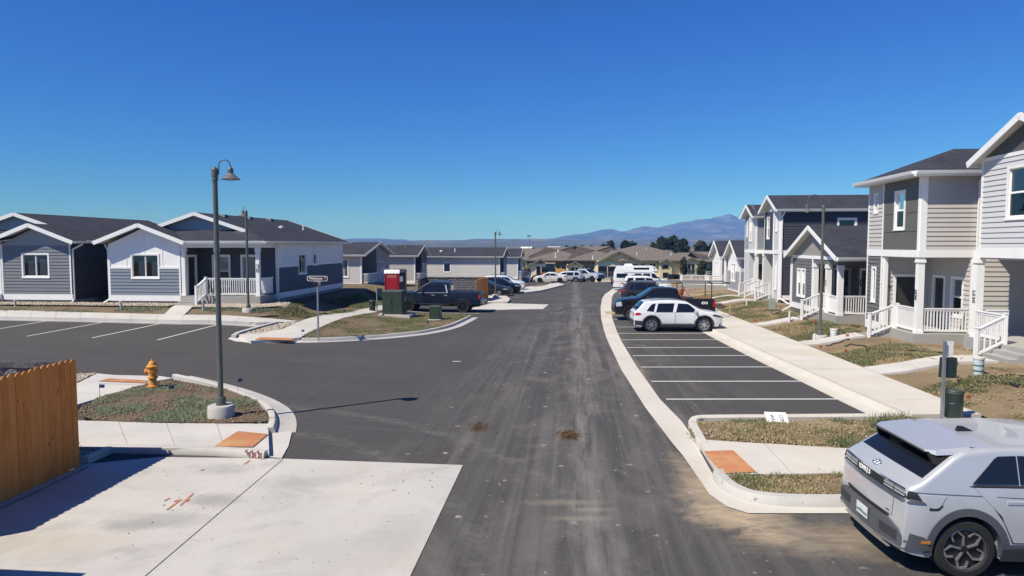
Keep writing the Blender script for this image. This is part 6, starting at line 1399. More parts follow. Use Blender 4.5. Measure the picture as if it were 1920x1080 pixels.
# graphite compact SUV, white SUV and camper van farther along
suv("crossover_car", "dark graphite hatchback SUV behind the black work pickup", px_pos(1215, 55.6), E0 - .02, 4.4, 1.84, 1.68, P_GREY, rw=.34, clad=False, rim='five')
suv("crossover_car", "white three row SUV parked in front of the camper van", px_pos(1213, 66.5), E0 - .06, 4.85, 2.0, 1.78, P_WHITE, rw=.38, long=True, clad=False, rim='five', light=LAMP)
def camper():
    L, W = 6.0, 2.03; top = [(0, .62), (.02, 1.2), (.08, 1.95), (.16, 2.05), (4.05, 2.06), (4.3, 1.98), (5.0, 1.32), (5.15, 1.24), (5.75, 1.10), (5.92, .95), (6.0, .62)]
    c = Car("camper_van", "white camper van with a raised pop top and rear spare wheel", "camper van", px_pos(1203, 73.0), E0 - .05, L, W, [1.35, 4.95], top, P_WHITE, belt=1.25, rw=.38, sill=.36, tumble=.10, ends=(.05, .16), cor=.08, bulge=.02); c.body(ws=(4.32, 5.0))
    for p in ([(.35, 1.36), (1.5, 1.36), (1.5, 1.82), (.35, 1.82)], [(2.25, 1.42), (2.95, 1.42), (2.95, 1.82), (2.25, 1.82)], [(3.15, 1.42), (3.85, 1.42), (3.85, 1.82), (3.15, 1.82)], [(4.0, 1.36), (4.75, 1.32), (4.30, 1.84), (4.0, 1.84)]): c.panel("side_window", p, CGLASS, .008)
    c.panel("side_stripe", [(.05, .98), (5.6, .98), (5.6, 1.01), (.05, 1.01)], LAMPD, .006); c.panel("awning", [(1.1, 1.93), (4.0, 1.93), (4.0, 1.99), (1.1, 1.99)], P_CREAM, .05)
    mb = MB(); a = [(-L / 2 + .1, -.85, 2.07), (1.35, -.85, 2.07), (1.75, -.6, 2.07), (1.75, .6, 2.07), (1.35, .85, 2.07), (-L / 2 + .1, .85, 2.07)]; bq = [(-L / 2 + .35, -.72, 2.62), (1.1, -.72, 2.62), (1.35, -.5, 2.55), (1.35, .5, 2.55), (1.1, .72, 2.62), (-L / 2 + .35, .72, 2.62)]; mb.hexa(a, bq); pt = mb.build("pop_top", P_WHITE, c.r)
    MB().bx(-.85, .75, -.815, -.79, 2.22, 2.44).build("top_window", CGLASS, pt); MB().bx(.95, 1.32, -.76, -.735, 2.24, 2.42).build("top_window", CGLASS, pt); MB().hexa([(-1.9, -.4, 2.62), (-.9, -.4, 2.62), (-.9, .4, 2.62), (-1.9, .4, 2.62)], [(-1.75, -.3, 2.84), (-1.05, -.3, 2.84), (-1.05, .3, 2.84), (-1.75, .3, 2.84)]).build("air_conditioner", P_WHITE, pt)
    MB().lathe([(.2, -.1), (.36, -.1), (.37, .1), (.2, .1)], (-L / 2 - .14, -.35, 1.0), 20, 'x', True).build("spare_wheel", TYRE, c.r, 40); MB().bx(-L / 2 - .1, -L / 2 + .04, -.95, .95, .45, .62).build("rear_bumper", METAL_G, c.r); MB().bx(L / 2 - .05, L / 2 + .1, -.92, .92, .45, .62).build("front_bumper", CHROME, c.r)
    c.panel("tail_light", [(.02, .8), (.1, .8), (.1, 1.15), (.02, 1.15)], TAIL, .012, step=.04); c.panel("headlight", [(5.7, .78), (5.9, .76), (5.9, .95), (5.72, 1.02)], LAMP, .012, step=.05); c.mirror(4.75, 1.4, CLAD); c.wheels('five', 6, RIMG)
camper()
TRIMB = M("bright_trim", (.62, .62, .62), .3, .03, metal=.3)
# lifted dark pickup on the left
pickup("pickup_truck", "lifted dark blue crew cab pickup behind the green cabinets", px_pos(824, 46.6), E0 + math.pi, 5.9, 2.04, 2.05, P_NAVY, rw=.43, lift=.15, rim='multi', rmat=RIMD, trim=TRIMB, n=6)
sedan("sedan_car", "graphite sedan with multispoke wheels, nearest the middle street lamp", px_pos(908, 63.6), E0, 4.9, 1.86, 1.46, P_GREY, rmat=RIMS)
suv("crossover_car", "dark blue crossover between the graphite sedan and the white one", px_pos(934, 67.2), E0, 4.5, 1.84, 1.6, P_NAVY, rw=.34, clad=False, rails=False, light=LAMP)
suv("crossover_car", "white crossover farthest in the left row of three", px_pos(944, 72.2), E0, 4.6, 1.85, 1.66, P_WHITE, rw=.34, clad=True, light=LAMP)
sedan("sedan_car", "warm white coupe-like sedan with dark wheels at the far bend", px_pos(1032, 94.0), E0 + math.pi, 4.7, 1.84, 1.44, P_CREAM, rmat=RIMD, rim='five', n=5)
suv("crossover_car", "dark grey SUV, sky reflection painted as silver, behind the warm white sedan", px_pos(1062, 98.0), E0 + math.pi - .15, 4.9, 1.86, 1.62, P_SILVER, rw=.34, clad=True, long=True)  # silver paint stands for the sky's reflection on a grey SUV
sedan("sedan_car", "pale blue silver compact nosing out beside the big silver pickup", px_pos(1076, 99.5), E0 - .35, 4.3, 1.76, 1.42, P_SLV2)
pickup("pickup_truck", "silver pickup with a black grille turned towards the street", px_pos(1097, 101.5), E0 - .62, 5.9, 2.04, 1.98, P_SILVER, rw=.42, lift=.1, rim='five', rmat=RIMD)
# ------------------------------------------------------------------ the silver electric hatchback in the foreground
EYAW = math.radians(-2.8); eh = Vector((math.cos(EYAW), math.sin(EYAW))); er = Vector((math.sin(EYAW), -math.cos(EYAW)))
EPOS = tuple(Vector(G(1809, 1031, 0.372)) - er * 0.94 + eh * (4.635 / 2 - 0.76))
def electric():
    L, W = 4.635, 1.89; top = [(0, .58), (.012, .70), (.035, .93), (.05, 1.065), (.08, 1.115), (.20, 1.175), (.27, 1.215), (.66, 1.49), (.78, 1.55), (1.1, 1.59), (1.9, 1.61), (2.4, 1.59), (2.75, 1.525), (3.66, 1.12), (3.8, 1.08), (4.4, .95), (4.56, .82), (4.635, .58)]
    c = Car("electric_car", "silver electric hatchback with pixel tail lights in the near right corner", "car", EPOS, EYAW, L, W, [.76, 3.76], top, P_ION, belt=1.13, rw=.372, tw=.25, sill=.25, tumble=.26, ends=(.07, .2), endD=(.30, .8), cor=.075, crown=.015); c.bow = .06
    c.body(ws=(2.77, 3.67), rw=(.28, .67))
    c.arch(c.rw + .06, c.rw + .155, .014, CLAD2); c.panel("sill_cladding", [(1.20, .24), (3.32, .24), (3.32, .40), (1.20, .40)], CLAD, .02); c.panel("sill_trim", [(1.23, .41), (3.29, .41), (3.29, .455), (1.23, .455)], CLAD2, .012)
    # rear quarter window and doors
    c.panel("side_window", [(.84, 1.185), (1.40, 1.185), (1.40, 1.515), (1.17, 1.505)], CGLASS, .010, step=.05); c.panel("side_window", [(1.42, 1.185), (2.22, 1.17), (2.24, 1.52), (1.42, 1.515)], CGLASS, .010); c.panel("side_window", [(2.30, 1.17), (3.42, 1.14), (2.82, 1.46), (2.32, 1.52)], CGLASS, .010)
    c.panel("window_seal", [(.80, 1.158), (3.46, 1.118), (3.44, 1.135), (.84, 1.182)], CLAD, .012)
    c.doors([[(1.17, .82), (1.30, .47), (2.22, .46), (2.22, 1.15), (.84, 1.152)], [(2.25, .46), (3.24, .46), (3.36, .8), (3.42, 1.12), (2.25, 1.15)]], (1.35, 2.5), .97)
    c.panel("body_crease", [(.14, 1.062), (1.1, 1.035), (1.1, 1.042), (.14, 1.072)], CLAD2, .0045); c.panel("body_crease", [(1.12, 1.034), (4.2, .93), (4.2, .936), (1.12, 1.041)], CLAD2, .0085)
    # charge flap on the rear quarter
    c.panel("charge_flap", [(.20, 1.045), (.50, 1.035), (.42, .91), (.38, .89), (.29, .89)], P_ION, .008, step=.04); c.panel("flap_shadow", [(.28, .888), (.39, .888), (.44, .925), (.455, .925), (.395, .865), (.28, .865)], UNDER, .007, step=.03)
    # rear face
    c.end_panel("tail_bar", [(-.88, .98), (.88, .98), (.85, 1.09), (-.85, 1.09)], LAMPD, .008, ny=20); c.panel("tail_bar", [(.03, .985), (.20, .975), (.14, 1.07), (.055, 1.085)], LAMPD, .009, step=.02)
    for sd in (1, -1):
        for (a, b) in ((.38, .59), (.61, .82)):
            for i in range(4): c.end_panel("tail_light", [(min(sd * a, sd * b), .998 + i * .021), (max(sd * a, sd * b), .998 + i * .021), (max(sd * a, sd * b), 1.011 + i * .021), (min(sd * a, sd * b), 1.011 + i * .021)], LAMP if i % 2 == 0 else RIMG, .011, ny=3, nz=1)
    c.end_panel("chrome_strip", [(-.90, .935), (.90, .935), (.89, .977), (-.89, .977)], M("blue_reflecting_trim", (.36, .42, .50), .18, .05, metal=.9), .022, ny=20); c.panel("chrome_strip", [(.03, .937), (.24, .943), (.22, .968), (.04, .975)], CHROME, .018, step=.03)
    c.end_panel("rear_bumper", [(-.86, .34), (.86, .34), (.89, .45), (.88, .55), (.55, .64), (-.55, .64), (-.88, .55), (-.89, .45)], CLAD2, .03, ny=20, nz=5, thick=.05)
    c.end_panel("bumper_recess", [(-.45, .625), (.45, .625), (.58, .675), (-.58, .675)], UNDER, .024, ny=12)
    c.panel("bumper_corner", [(.02, .34), (.30, .36), (.25, .52), (.03, .57)], CLAD2, .022, step=.04); c.panel("reflector", [(.18, .45), (.29, .45), (.29, .485), (.18, .485)], AMBER, .028, step=.04)
    for i in range(5):
        for sd in (1, -1): c.end_panel("bumper_fin", [(min(sd * .42, sd * .80), .425 + i * .026), (max(sd * .42, sd * .80), .425 + i * .026), (max(sd * .42, sd * .80), .437 + i * .026), (min(sd * .42, sd * .80), .437 + i * .026)], CLAD, .036, ny=6, nz=1)
    for sd in (1, -1): c.end_panel("bumper_trim", [(min(sd * .30, sd * .88), .312 if sd > 0 else .352), (max(sd * .30, sd * .88), .352 if sd > 0 else .312), (max(sd * .30, sd * .88), .372 if sd > 0 else .335), (min(sd * .30, sd * .88), .335 if sd > 0 else .372)], RIMG, .04, ny=10, nz=1)
    c.end_panel("skid_plate", [(-.62, .27), (.62, .27), (.42, .335), (-.42, .335)], M("silver_skid", (.42, .41, .39), .35, .05, metal=.6), .035, ny=12)
    x = c.xend(0, .5) - .045; MB().bx(x - .006 - L / 2, x - L / 2, -.155, .155, .43, .585).build("license_plate", PLATE, c.r)
    put_text("plate_lettering", "BZK-214", .075, M("plate_green", (.03, .10, .07), .5), c.r, (x - .009 - L / 2, 0, .51), (0, -1, 0), (0, 0, 1), .003, .001) if 0 else None
    MB().prism([(x - .0075 - L / 2, -.15, .465), (x - .0075 - L / 2, .15, .465), (x - .0075 - L / 2, .15, .49), (x - .0075 - L / 2, .03, .515), (x - .0075 - L / 2, -.06, .495), (x - .0075 - L / 2, -.15, .505)], (-.002, 0, 0)).build("plate_mountains", M("plate_hills", (.20, .30, .28), .5, .2), c.r)
    xe = c.xend(0, 1.035) - .016 - L / 2; put_text("tail_lettering", "IONIQ 5", .088, WHITE, c.r, (xe - .004, .12, 1.035), (0, -1, 0), (0, 0, 1), .006, .003)
    # emblem: a slanted H in an oval
    xe = c.xend(0, 1.145) - L / 2; n = Vector((-.55, 0, .83)).normalized(); up = Vector((.83, 0, .55)); cpt = Vector((xe - .006, 0, 1.15 + c.crown)); mb = MB()
    ring = [cpt + n * .006 + Vector((0, 1, 0)) * .085 * math.cos(t_) + up * .045 * math.sin(t_) for t_ in np.linspace(0, 2 * math.pi, 25)]; mb.tube(ring, .006, 6)
    for sd in (-1, 1): mb.tube([cpt + n * .006 + Vector((0, sd * .035 + .012, 0)) - up * .032, cpt + n * .006 + Vector((0, sd * .035 - .012, 0)) + up * .032], .007, 6)
    mb.tube([cpt + n * .006 + Vector((0, -.03, 0)) - up * .008, cpt + n * .006 + Vector((0, .03, 0)) + up * .008], .007, 6); mb.build("emblem", CHROME, c.r, 50)
    # spoiler over the rear window, shark fin aerial, lower hatch seam, wiper
    mb = MB(); a = [(.39, -.63, 1.508), (.39, .63, 1.508), (.48, .725, 1.485), (.90, .765, 1.52), (.90, -.765, 1.52), (.48, -.725, 1.485)]; bb = [(.39, -.62, 1.532), (.39, .62, 1.532), (.48, .70, 1.542), (.90, .70, 1.592), (.90, -.70, 1.592), (.48, -.70, 1.542)]
    mb.hexa([c.T(*p) for p in a], [c.T(*p) for p in bb]); sp = mb.build("spoiler", P_ION, c.r, 30); MB().hexa([c.T(.38, -.64, 1.49), c.T(.38, .64, 1.49), c.T(.70, .70, 1.50), c.T(.70, -.70, 1.50)], [c.T(.365, -.65, 1.514), c.T(.365, .65, 1.514), c.T(.68, .71, 1.514), c.T(.68, -.71, 1.514)]).build("spoiler_lip", BLACKP, sp)
    for sd in (1, -1): MB().hexa([c.T(.40, sd * .63, 1.512), c.T(.62, sd * .66, 1.48), c.T(.52, sd * .70, 1.37), c.T(.45, sd * .69, 1.37)], [c.T(.40, sd * .66, 1.514), c.T(.64, sd * .72, 1.49), c.T(.54, sd * .755, 1.37), c.T(.45, sd * .73, 1.37)]).build("window_fin", UNDER, c.r)
    z = c.zt(1.25) + c.crown; MB().hexa([c.T(1.15, -.04, z - .02), c.T(1.42, -.03, z - .02), c.T(1.42, .03, z - .02), c.T(1.15, .04, z - .02)], [c.T(1.17, -.008, z + .07), c.T(1.24, -.008, z + .065), c.T(1.24, .008, z + .065), c.T(1.17, .008, z + .07)]).build("aerial", BLACKP, c.r, 30)
    for sd in (1, -1): MB().beam(c.T(.92, sd * .665, c.zt(.92) + .006), c.T(2.5, sd * .64, c.zt(2.5) + .006), .012, .012).build("roof_seam", CLAD, c.r)
    c.end_panel("hatch_seam", [(-.622, .67), (-.615, .67), (-.615, .935), (-.622, .935)], UNDER, .0025, ny=1); c.end_panel("badge", [(-.56, .71), (-.48, .71), (-.48, .722), (-.56, .722)], CLAD, .006, ny=2, nz=1)
    c.mirror(3.2, 1.17); c.panel("headlight", [(4.1, .84), (4.5, .78), (4.52, .86), (4.16, .91)], LAMPD, .012, step=.05); c.wheels('petal', 5, RIMS, RIMD, .72); return c
ion = electric()
# ------------------------------------------------------------------ street furniture
POLE = M("dark_green_grey_pole", (0.105, 0.115, 0.10), 0.4, 0.12, 3); SHADE = M("grey_lamp_shade", (0.22, 0.225, 0.215), 0.35, 0.1, 3, metal=.4); GLOBE = N("lamp_globe").set(Base_Color=(.55, .55, .53, 1), Roughness=.25).m
CAB_G = M("utility_green", (0.030, 0.050, 0.030), 0.5, 0.12, 4); CAB_D = M("utility_green_faded", (0.055, 0.065, 0.050), .55, .12, 4); BIN_G = M("bin_green", (0.016, 0.034, 0.030), .4, .12, 4); PVC = M("white_pvc", (.68, .68, .64), .5, .08); TEALP = M("pale_teal_pipe", (.34, .46, .42), .5, .1)
MAT_PIER = concrete_mat("pier_concrete", (.47, .455, .43), (.46, .41, .33), .25)
def lamp(px, py, off, label, az, fn=H, hp=5.55, reach=.36, rise=.22, pr=.056):
    x, y = G(px, py, off, fn); z = fn(x, y) + off; r = thing("street_lamp", (x, y, z), az, label, "street lamp", "curved arm street lamps")
    MB().lathe([(.30, -.3), (.30, .25), (.28, .28), (.001, .285)], n=28).build("concrete_base", MAT_PIER, r, 40)
    MB().lathe([(.115, .28), (.115, .44), (.10, .47), (.06, .48)], n=20).build("base_cover", POLE, r, 40); MB().lathe([(pr * 1.12, .45), (pr, hp - .25), (pr, hp - .24)], n=18).build("pole", POLE, r, 60)
    MB().lathe([(.054, hp - .27), (.072, hp - .26), (.072, hp - .2), (.064, hp - .18), (.074, hp - .17), (.074, hp - .03), (.064, hp + .02), (.037, hp + .05), (.001, hp + .06)], n=18).build("pole_cap", POLE, r, 40)
    rr_ = (reach - .095) / 2; z1_ = hp + rise - rr_; pth = [(.07, 0, hp - .12), (.092, 0, hp - .10), (.095, 0, z1_)] + [(.095 + rr_ - rr_ * math.cos(t), 0, z1_ + rr_ * math.sin(t)) for t in np.linspace(.0, math.pi, 14)] + [(reach, 0, hp + .04)]
    MB().tube(pth, .014, 8).build("arm", POLE, r, 50)
    hd = MB().lathe([(.001, hp + .055), (.03, hp + .05), (.058, hp + .02), (.066, hp - .01), (.066, hp - .09), (.072, hp - .095)], (reach, 0, 0), 20).build("lamp_head", POLE, r, 35)
    MB().lathe([(.06, hp - .09), (.07, hp - .095), (.215, hp - .225), (.215, hp - .235), (.07, hp - .11), (.06, hp - .105)], (reach, 0, 0), 28).build("lamp_shade", SHADE, hd, 35)
    MB().lathe([(.055, hp - .18), (.058, hp - .23), (.042, hp - .265), (.001, hp - .275)], (reach, 0, 0), 16).build("globe", GLOBE, hd, 50); return r
L1 = lamp(415, 781, .13, "tallest street lamp, on the near left island beside the hydrant", .02, hp=5.80)
L2 = lamp(466, 588, .11, "street lamp standing before the porch of house 7720", 2.4, hp=5.2, reach=.34)
L3 = lamp(929, 558, .15, "slender street lamp beside the far bin enclosure and parked sedans", 0.1, hp=5.6, rise=.28)
L4 = lamp(1537, 640, 0.0, "street lamp in the right yards before the low grey house", math.pi + .1, HR, hp=5.85, reach=.74, rise=.50)
def pole_lamp_far():
    x, y = G(1299, 525, 0); r = thing("light_pole", (x, y, H(x, y) - .2), 0, "tall plain light pole in front of the long tan building", "light pole"); MB().tube([(0, 0, 0), (0, 0, 6.6)], .13, 8, .09).build("pole", POLE, r, 50); MB().bx(-.1, .5, -.1, .1, 6.15, 6.25).build("lamp_head", POLE, r)
pole_lamp_far()
# hydrant
x, y = G(287, 727, .13); hz = H(x, y) + .13; HY = M("yellow_hydrant_paint", (.64, .275, .05), .42, .1, 5); hyd = thing("fire_hydrant", (x, y, hz), 0, "yellow fire hydrant on the soil island by the near street lamp", "fire hydrant")
MB().lathe([(.10, -.2), (.10, .02), (.165, .03), (.165, .065), (.115, .075), (.105, .09), (.105, .27), (.14, .285), (.14, .32), (.108, .335), (.108, .56), (.125, .575), (.125, .60)], n=24).build("barrel", HY, hyd, 35)
MB().lathe([(.125, .60), (.165, .605), (.165, .63), (.12, .66), (.10, .72), (.075, .765), (.03, .785), (.03, .83), (.001, .835)], n=24).build("bonnet", HY, hyd, 35)
for (d, r_, l) in (((-1, 0), .085, .20), ((.35, -.94), .06, .155), ((.3, .95), .06, .155)):
    v = Vector((d[0], d[1], 0)).normalized(); MB().tube([v * .06 + Vector((0, 0, .47)), v * (l - .05) + Vector((0, 0, .47))], r_ * .8, 12).tube([v * (l - .055) + Vector((0, 0, .47)), v * l + Vector((0, 0, .47))], r_, 10).tube([v * (l - .01) + Vector((0, 0, .47)), v * (l + .03) + Vector((0, 0, .47))], .022, 5).build("outlet_cap", HY, hyd, 30)
for i in range(8): a = i * math.pi / 4; MB().lathe([(.012, .06), (.012, .085), (.001, .086)], (.145 * math.cos(a), .145 * math.sin(a), 0), 6).build("flange_bolt", HY, hyd)
# green cabinets
def cabinet(px0, px1, ytop, ybot, d, label, pad, off=.14, name="utility_cabinet"):
    xa, ya = G(px0, ybot, off); xb, yb = G(px1, ybot, off); w = Vector((xb - xa, yb - ya)).length; z = H(xa, ya) + off; h = (ybot - ytop) / (ybot - 460) * (CAMH - z) * .98
    w = (px1 - px0) / 1280.0 * ya * 1.0; r = thing("utility_cabinet", (xa, ya, z), YAW, label, "utility cabinet")
    MB().bx(-.25 if pad > .1 else -.06, w + pad, -.25 if pad > .1 else -.08, d + .15, -.2, .045).build("concrete_pad", MAT_CONC, r)
    MB().bx(0, w, 0, d, .045, h - .05).build("body", CAB_G, r); MB().hexa([(-.02, -.02, h - .05), (w + .02, -.02, h - .05), (w + .02, d + .02, h - .05), (-.02, d + .02, h - .05)], [(0, 0, h), (w, 0, h), (w, d, h), (0, d, h)]).build("lid", CAB_D, r)
    if w > .9:
        for a, b in ((.02, w * .5 - .01), (w * .5 + .01, w - .02)): MB().bx(a, b, -.02, 0, .08, h - .07).build("door", CAB_G, r)
        MB().bx(w * .5 - .06, w * .5 - .02, -.05, -.02, h * .45, h * .6).build("handle", BLACKP, r); MB().bx(w, w + .012, d * .55, d * .7, h * .52, h * .72).build("warning_label", PLATE, r)
        for k_ in (.18, .30): MB().prism([(w * k_, -.021, h - .12), (w * (k_ + .05), -.021, h - .12), (w * (k_ + .09), -.021, h - .32), (w * (k_ + .06), -.021, h - .36)], (0, -.003, 0)).build("scuff", BLACKP, r)
        MB().bx(w + .02, w + .38, -.1, .22, .0, .16).build("plinth_box", BLACKP, r)
    else:
        MB().bx(.03, w - .03, -.015, 0, .1, h - .1).build("door", CAB_G, r); MB().bx(w, w + .012, d * .35, d * .55, h * .45, h * .65).build("warning_label", PLATE, r)
    return r
cabinet(717, 755, 544, 591, 1.15, "large dark green utility cabinet on a concrete pad before the lifted pickup", .5)
cabinet(805, 825, 573, 600, .62, "small dark green utility box on the kerbside lawn", .05)
# street sign
x, y = G(597, 635, .14); z = H(x, y) + .14; ss = thing("street_sign", (x, y, z), YAW, "brown street name sign reading Wahatoya Pl on its own post", "street sign"); MB().bx(-.03, .03, -.03, .03, -.3, 2.48).build("post", METAL_G, ss)
BROWN = M("brown_sign_face", (.055, .022, .010), .4, .1); hs = 2.52; wv = .46; hv = .115
def plate(mb, w, h, y0, y1, zc):
    pts = [(-w + .05, -h), (w - .05, -h), (w, -h + .05), (w, h - .05), (w - .05, h), (-w + .05, h), (-w, h - .05), (-w, -h + .05)]; mb.prism([(a, y0, zc + b) for a, b in pts], (0, y1 - y0, 0)); return mb
bd = plate(MB(), wv, hv, -.012, .0, hs + hv).build("name_board", M("sign_border_white", (.70, .66, .60), .4, .05), ss); plate(MB(), wv - .025, hv - .025, -.016, -.011, hs + hv).build("sign_face", BROWN, bd)
put_text("sign_lettering", "Wahatoya", .145, WHITE, bd, (-.07, -.0185, hs + hv + .005), (1, 0, 0), (0, 0, 1), .003, .002); put_text("sign_lettering", "Pl", .075, WHITE, bd, (.345, -.0185, hs + hv + .02), (1, 0, 0), (0, 0, 1), .003, .001)
b2 = MB().bx(-.006, .006, -.42, .42, hs - .2, hs - .02).build("cross_board", BROWN, ss); MB().bx(-.13, .13, -.06, .06, hs - .19, hs - .0).build("bracket", METAL_G, ss)
# dog waste stations
def station(px, py, off, label, cat="bin", k=1.0, fn=H, can=(.35, .0), sign=True, ht=1.75, boxz=1.02):
    x, y = G(px, py, off, fn); r = thing("waste_station", (x, y, fn(x, y) + off), YAW, label, "waste station"); mb = MB(); mb.bx(-.03, .03, -.03, .03, -.2, ht); mb.build("post", METAL_G, r)
    for i in range(int(ht / .075)): MB().bx(-.009, .009, -.034, -.03, .05 + i * .075, .068 + i * .075).build("post_hole", BLACKP, r) if px > 1000 else None
    if sign: MB().bx(.0, .21, .031, .037, ht - .36, ht).build("sign_board", PVC, r)
    if boxz: MB().hexa([(-.02, .03, boxz - .25), (.30, .03, boxz - .25), (.30, .19, boxz - .25), (-.02, .19, boxz - .25)], [(-.02, .03, boxz + .22), (.30, .03, boxz + .22), (.30, .16, boxz + .22), (-.02, .16, boxz + .22)]).build("bag_dispenser", BIN_G, r)
    cx, cy = can; o = MB().lathe([(.17, .05), (.19, .09), (.19, .36), (.198, .37), (.198, .40), (.19, .41), (.20, .66), (.205, .68), (.001, .70)], (cx, cy, 0), 22).build("can", BIN_G, r, 40); MB().lathe([(.208, .63), (.208, .66), (.18, .70), (.001, .715)], (cx, cy, 0), 22).build("can_lid", CAB_D, o, 40); return r
station(1766, 787, .14, "dog waste station with white sign and green can on the right footpath", can=(.27, .05), ht=1.83, boxz=1.22)
station(707, 584, .12, "slim dog waste post with a dark can by the left footpath", can=(-.28, -.05), sign=False, ht=1.45, boxz=1.2)
# portable toilets
def toilet(px, Z, label, mat, roof, rz):
    x, y = px_pos(px, Z); r = thing("portable_toilet", (x, y, H(x, y) + .08), rz, label, "portable toilet"); MB().bx(-.6, .6, -.6, .6, 0, .12).build("skid", BLACKP, r); MB().bx(-.56, .56, -.56, .56, .12, 2.02).build("cabin", mat, r)
    for sx in (-.57, .57):
        for sy in (-.57, .57): MB().bx(sx - .03, sx + .03, sy - .03, sy + .03, .1, 2.02).build("corner_post", mat, r)
    rf = MB(); n = 9
    prof = [(.62 * math.cos(a), 2.03 + .30 * math.sin(a)) for a in np.linspace(0, math.pi, n)]
    rf.hexa([(p[0], -.63, p[1]) for p in prof], [(p[0], .63, p[1]) for p in prof]); ro = rf.build("roof", roof, r, 30)
    for yy_ in (-.4, -.13, .14, .41): MB().tube([(p[0] * 1.01, yy_, p[1] + .01) for p in prof], .03, 6).build("roof_rib", roof, ro, 40)
    return r
REDM = M("red_toilet_panel", (.46, .018, .030), .45, .05); t1 = toilet(735, 53.6, "red portable toilet with a ribbed white roof", M("red_toilet_frame", (.40, .02, .03), .5), WHITE, math.radians(97)); t1.scale = (.93, .93, .93)
CREAM = M("cream_lettering", (.70, .60, .42), .5)
# front panel faces the street side viewer
MB().bx(-.60, -.575, -.50, .50, .2, 1.98).build("door", REDM, t1); 
for i in range(11):
    for sd in (-.47, .47): MB().bx(-.604, -.600, sd - .022, sd + .022, .28 + i * .155, .33 + i * .155).build("rivet_strip", BLACKP, t1)
put_text("sign_lettering", "UNITED SITE", .135, CREAM, t1, (-.606, 0, 1.83), (0, -1, 0), (0, 0, 1), .004, .002); MB().bx(-.606, -.60, -.38, .40, 1.72, 1.745).build("underline", CREAM, t1)
t2 = toilet(749.5, 60.5, "navy portable toilet with a pale notice on its door", M("navy_toilet_panel", (.010, .014, .032), .4), M("navy_toilet_roof", (.02, .026, .05), .5), math.radians(93)); t2.scale = (.9, .9, .84); MB().bx(-.585, -.56, -.35, .35, 1.05, 1.60).build("door_notice", M("grey_notice", (.30, .36, .42), .5, .3, 9), t2)
put_text("notice_lettering", "SITE", .16, M("navy_lettering", (.02, .03, .09), .5), t2, (-.59, 0, 1.42), (0, -1, 0), (0, 0, 1), .003, .002)
# ------------------------------------------------------------------ bin enclosures: split-face block walls with cedar gates
def cedar_mat():
    k = N("cedar_stain"); sp = k.obj(); oi = k.n("ShaderNodeObjectInfo").outputs['Random']
    ofs = k.n("ShaderNodeCombineXYZ"); k.l(k.math('MULTIPLY', oi, 40.0), ofs.inputs[0]); av = k.n("ShaderNodeVectorMath", operation='ADD'); k.l(sp, av.inputs[0]); k.l(ofs.outputs[0], av.inputs[1]); p = av.outputs[0]
    g = k.noise(k.map(p, scale=(7, 7, .7)), 3.0, 5, .65, .8); c = k.mix(k.ramp(g, .3, .72), (.68, .25, .055), (.48, .15, .028))
    c = k.mix(k.ramp(oi, 0, 1, 0, .65), c, (.66, .29, .075)); v = k.n("ShaderNodeTexVoronoi"); v.inputs['Scale'].default_value = 4.0; k.l(k.map(p, scale=(1, 1, .6)), v.inputs['Vector'])
    c = k.mix(k.ramp(v.outputs['Distance'], .11, .05, 0, .75), c, (.16, .05, .012)); c = k.mix(k.ramp(k.noise(p, 1.2, 4), .5, .7, 0, .5), c, (.32, .10, .02)); k.set(Base_Color=c, Roughness=.75, Specular_IOR_Level=.25); k.bump(g, .25, .005); return k.m
CEDAR = cedar_mat(); BLOCK = M("split_face_block", (.18, .18, .19), .95, .35, 7, fine=.6, bscale=18, bump=.8); CAPB = M("block_cap", (.075, .075, .085), .95, .4, 9, fine=.6, bscale=16, bump=.9)
BLK = []
for i in range(4):
    bm = bmesh.new(); bmesh.ops.create_grid(bm, x_segments=5, y_segments=3, size=.5)
    for v in bm.verts:
        e_ = abs(v.co.x) > .49 or abs(v.co.y) > .49; v.co = Vector((v.co.x * .385, 0, v.co.y * .185)) + Vector((0, (.0 if e_ else -.018 - R.uniform(0, .03)), 0))
    r_ = [e for e in bm.edges if e.is_boundary]; q_ = bmesh.ops.extrude_edge_only(bm, edges=r_)
    for v in q_['geom']:
        if isinstance(v, bmesh.types.BMVert): v.co.y += .05
    me = bpy.data.meshes.new("block"); bm.to_mesh(me); bm.free(); me.materials.append(BLOCK); BLK.append(me)
def block_wall(a, b, h, label, z0, faces=(1,), cap=True, core=.16):
    a = Vector(a); b = Vector(b); d = (b - a); L = d.length; d.normalize(); r = thing("block_wall", (a.x, a.y, z0), math.atan2(d.y, d.x), label, "wall")
    MB().bx(0, L, -core / 2, core / 2, -.4, h - .1).build("wall_core", CAPB, r)
    nr = int(h / .195); nc = int(L / .395)
    for f in faces:
        for j in range(nr):
            for i in range(nc + 1):
                x = (i + (.5 if j % 2 else 1.0)) * .395 - .2
                if x + .19 > L or x < .19: continue
                o = mesh_obj("block", BLK[R.randrange(4)], r); o.location = (x, -f * (core / 2 + .035) , .1 + j * .195); o.rotation_euler = (0, 0, 0 if f > 0 else math.pi)
    if cap:
        n = max(1, int(L / .4))
        for i in range(n):
            u0, u1 = L * i / n + .004, L * (i + 1) / n - .004; mb = MB(); ww = core / 2 + .09
            mb.hexa([(u0, -ww + R.uniform(-.02, .02), h - .1), (u1, -ww + R.uniform(-.02, .02), h - .1), (u1, ww + R.uniform(-.02, .02), h - .1), (u0, ww + R.uniform(-.02, .02), h - .1)], [(u0, -ww + .03 + R.uniform(-.02, .02), h + R.uniform(-.01, .02)), (u1, -ww + .03, h + R.uniform(-.01, .02)), (u1, ww - .03, h), (u0, ww - .03, h)]); mb.build("cap_stone", CAPB, r)
    return r
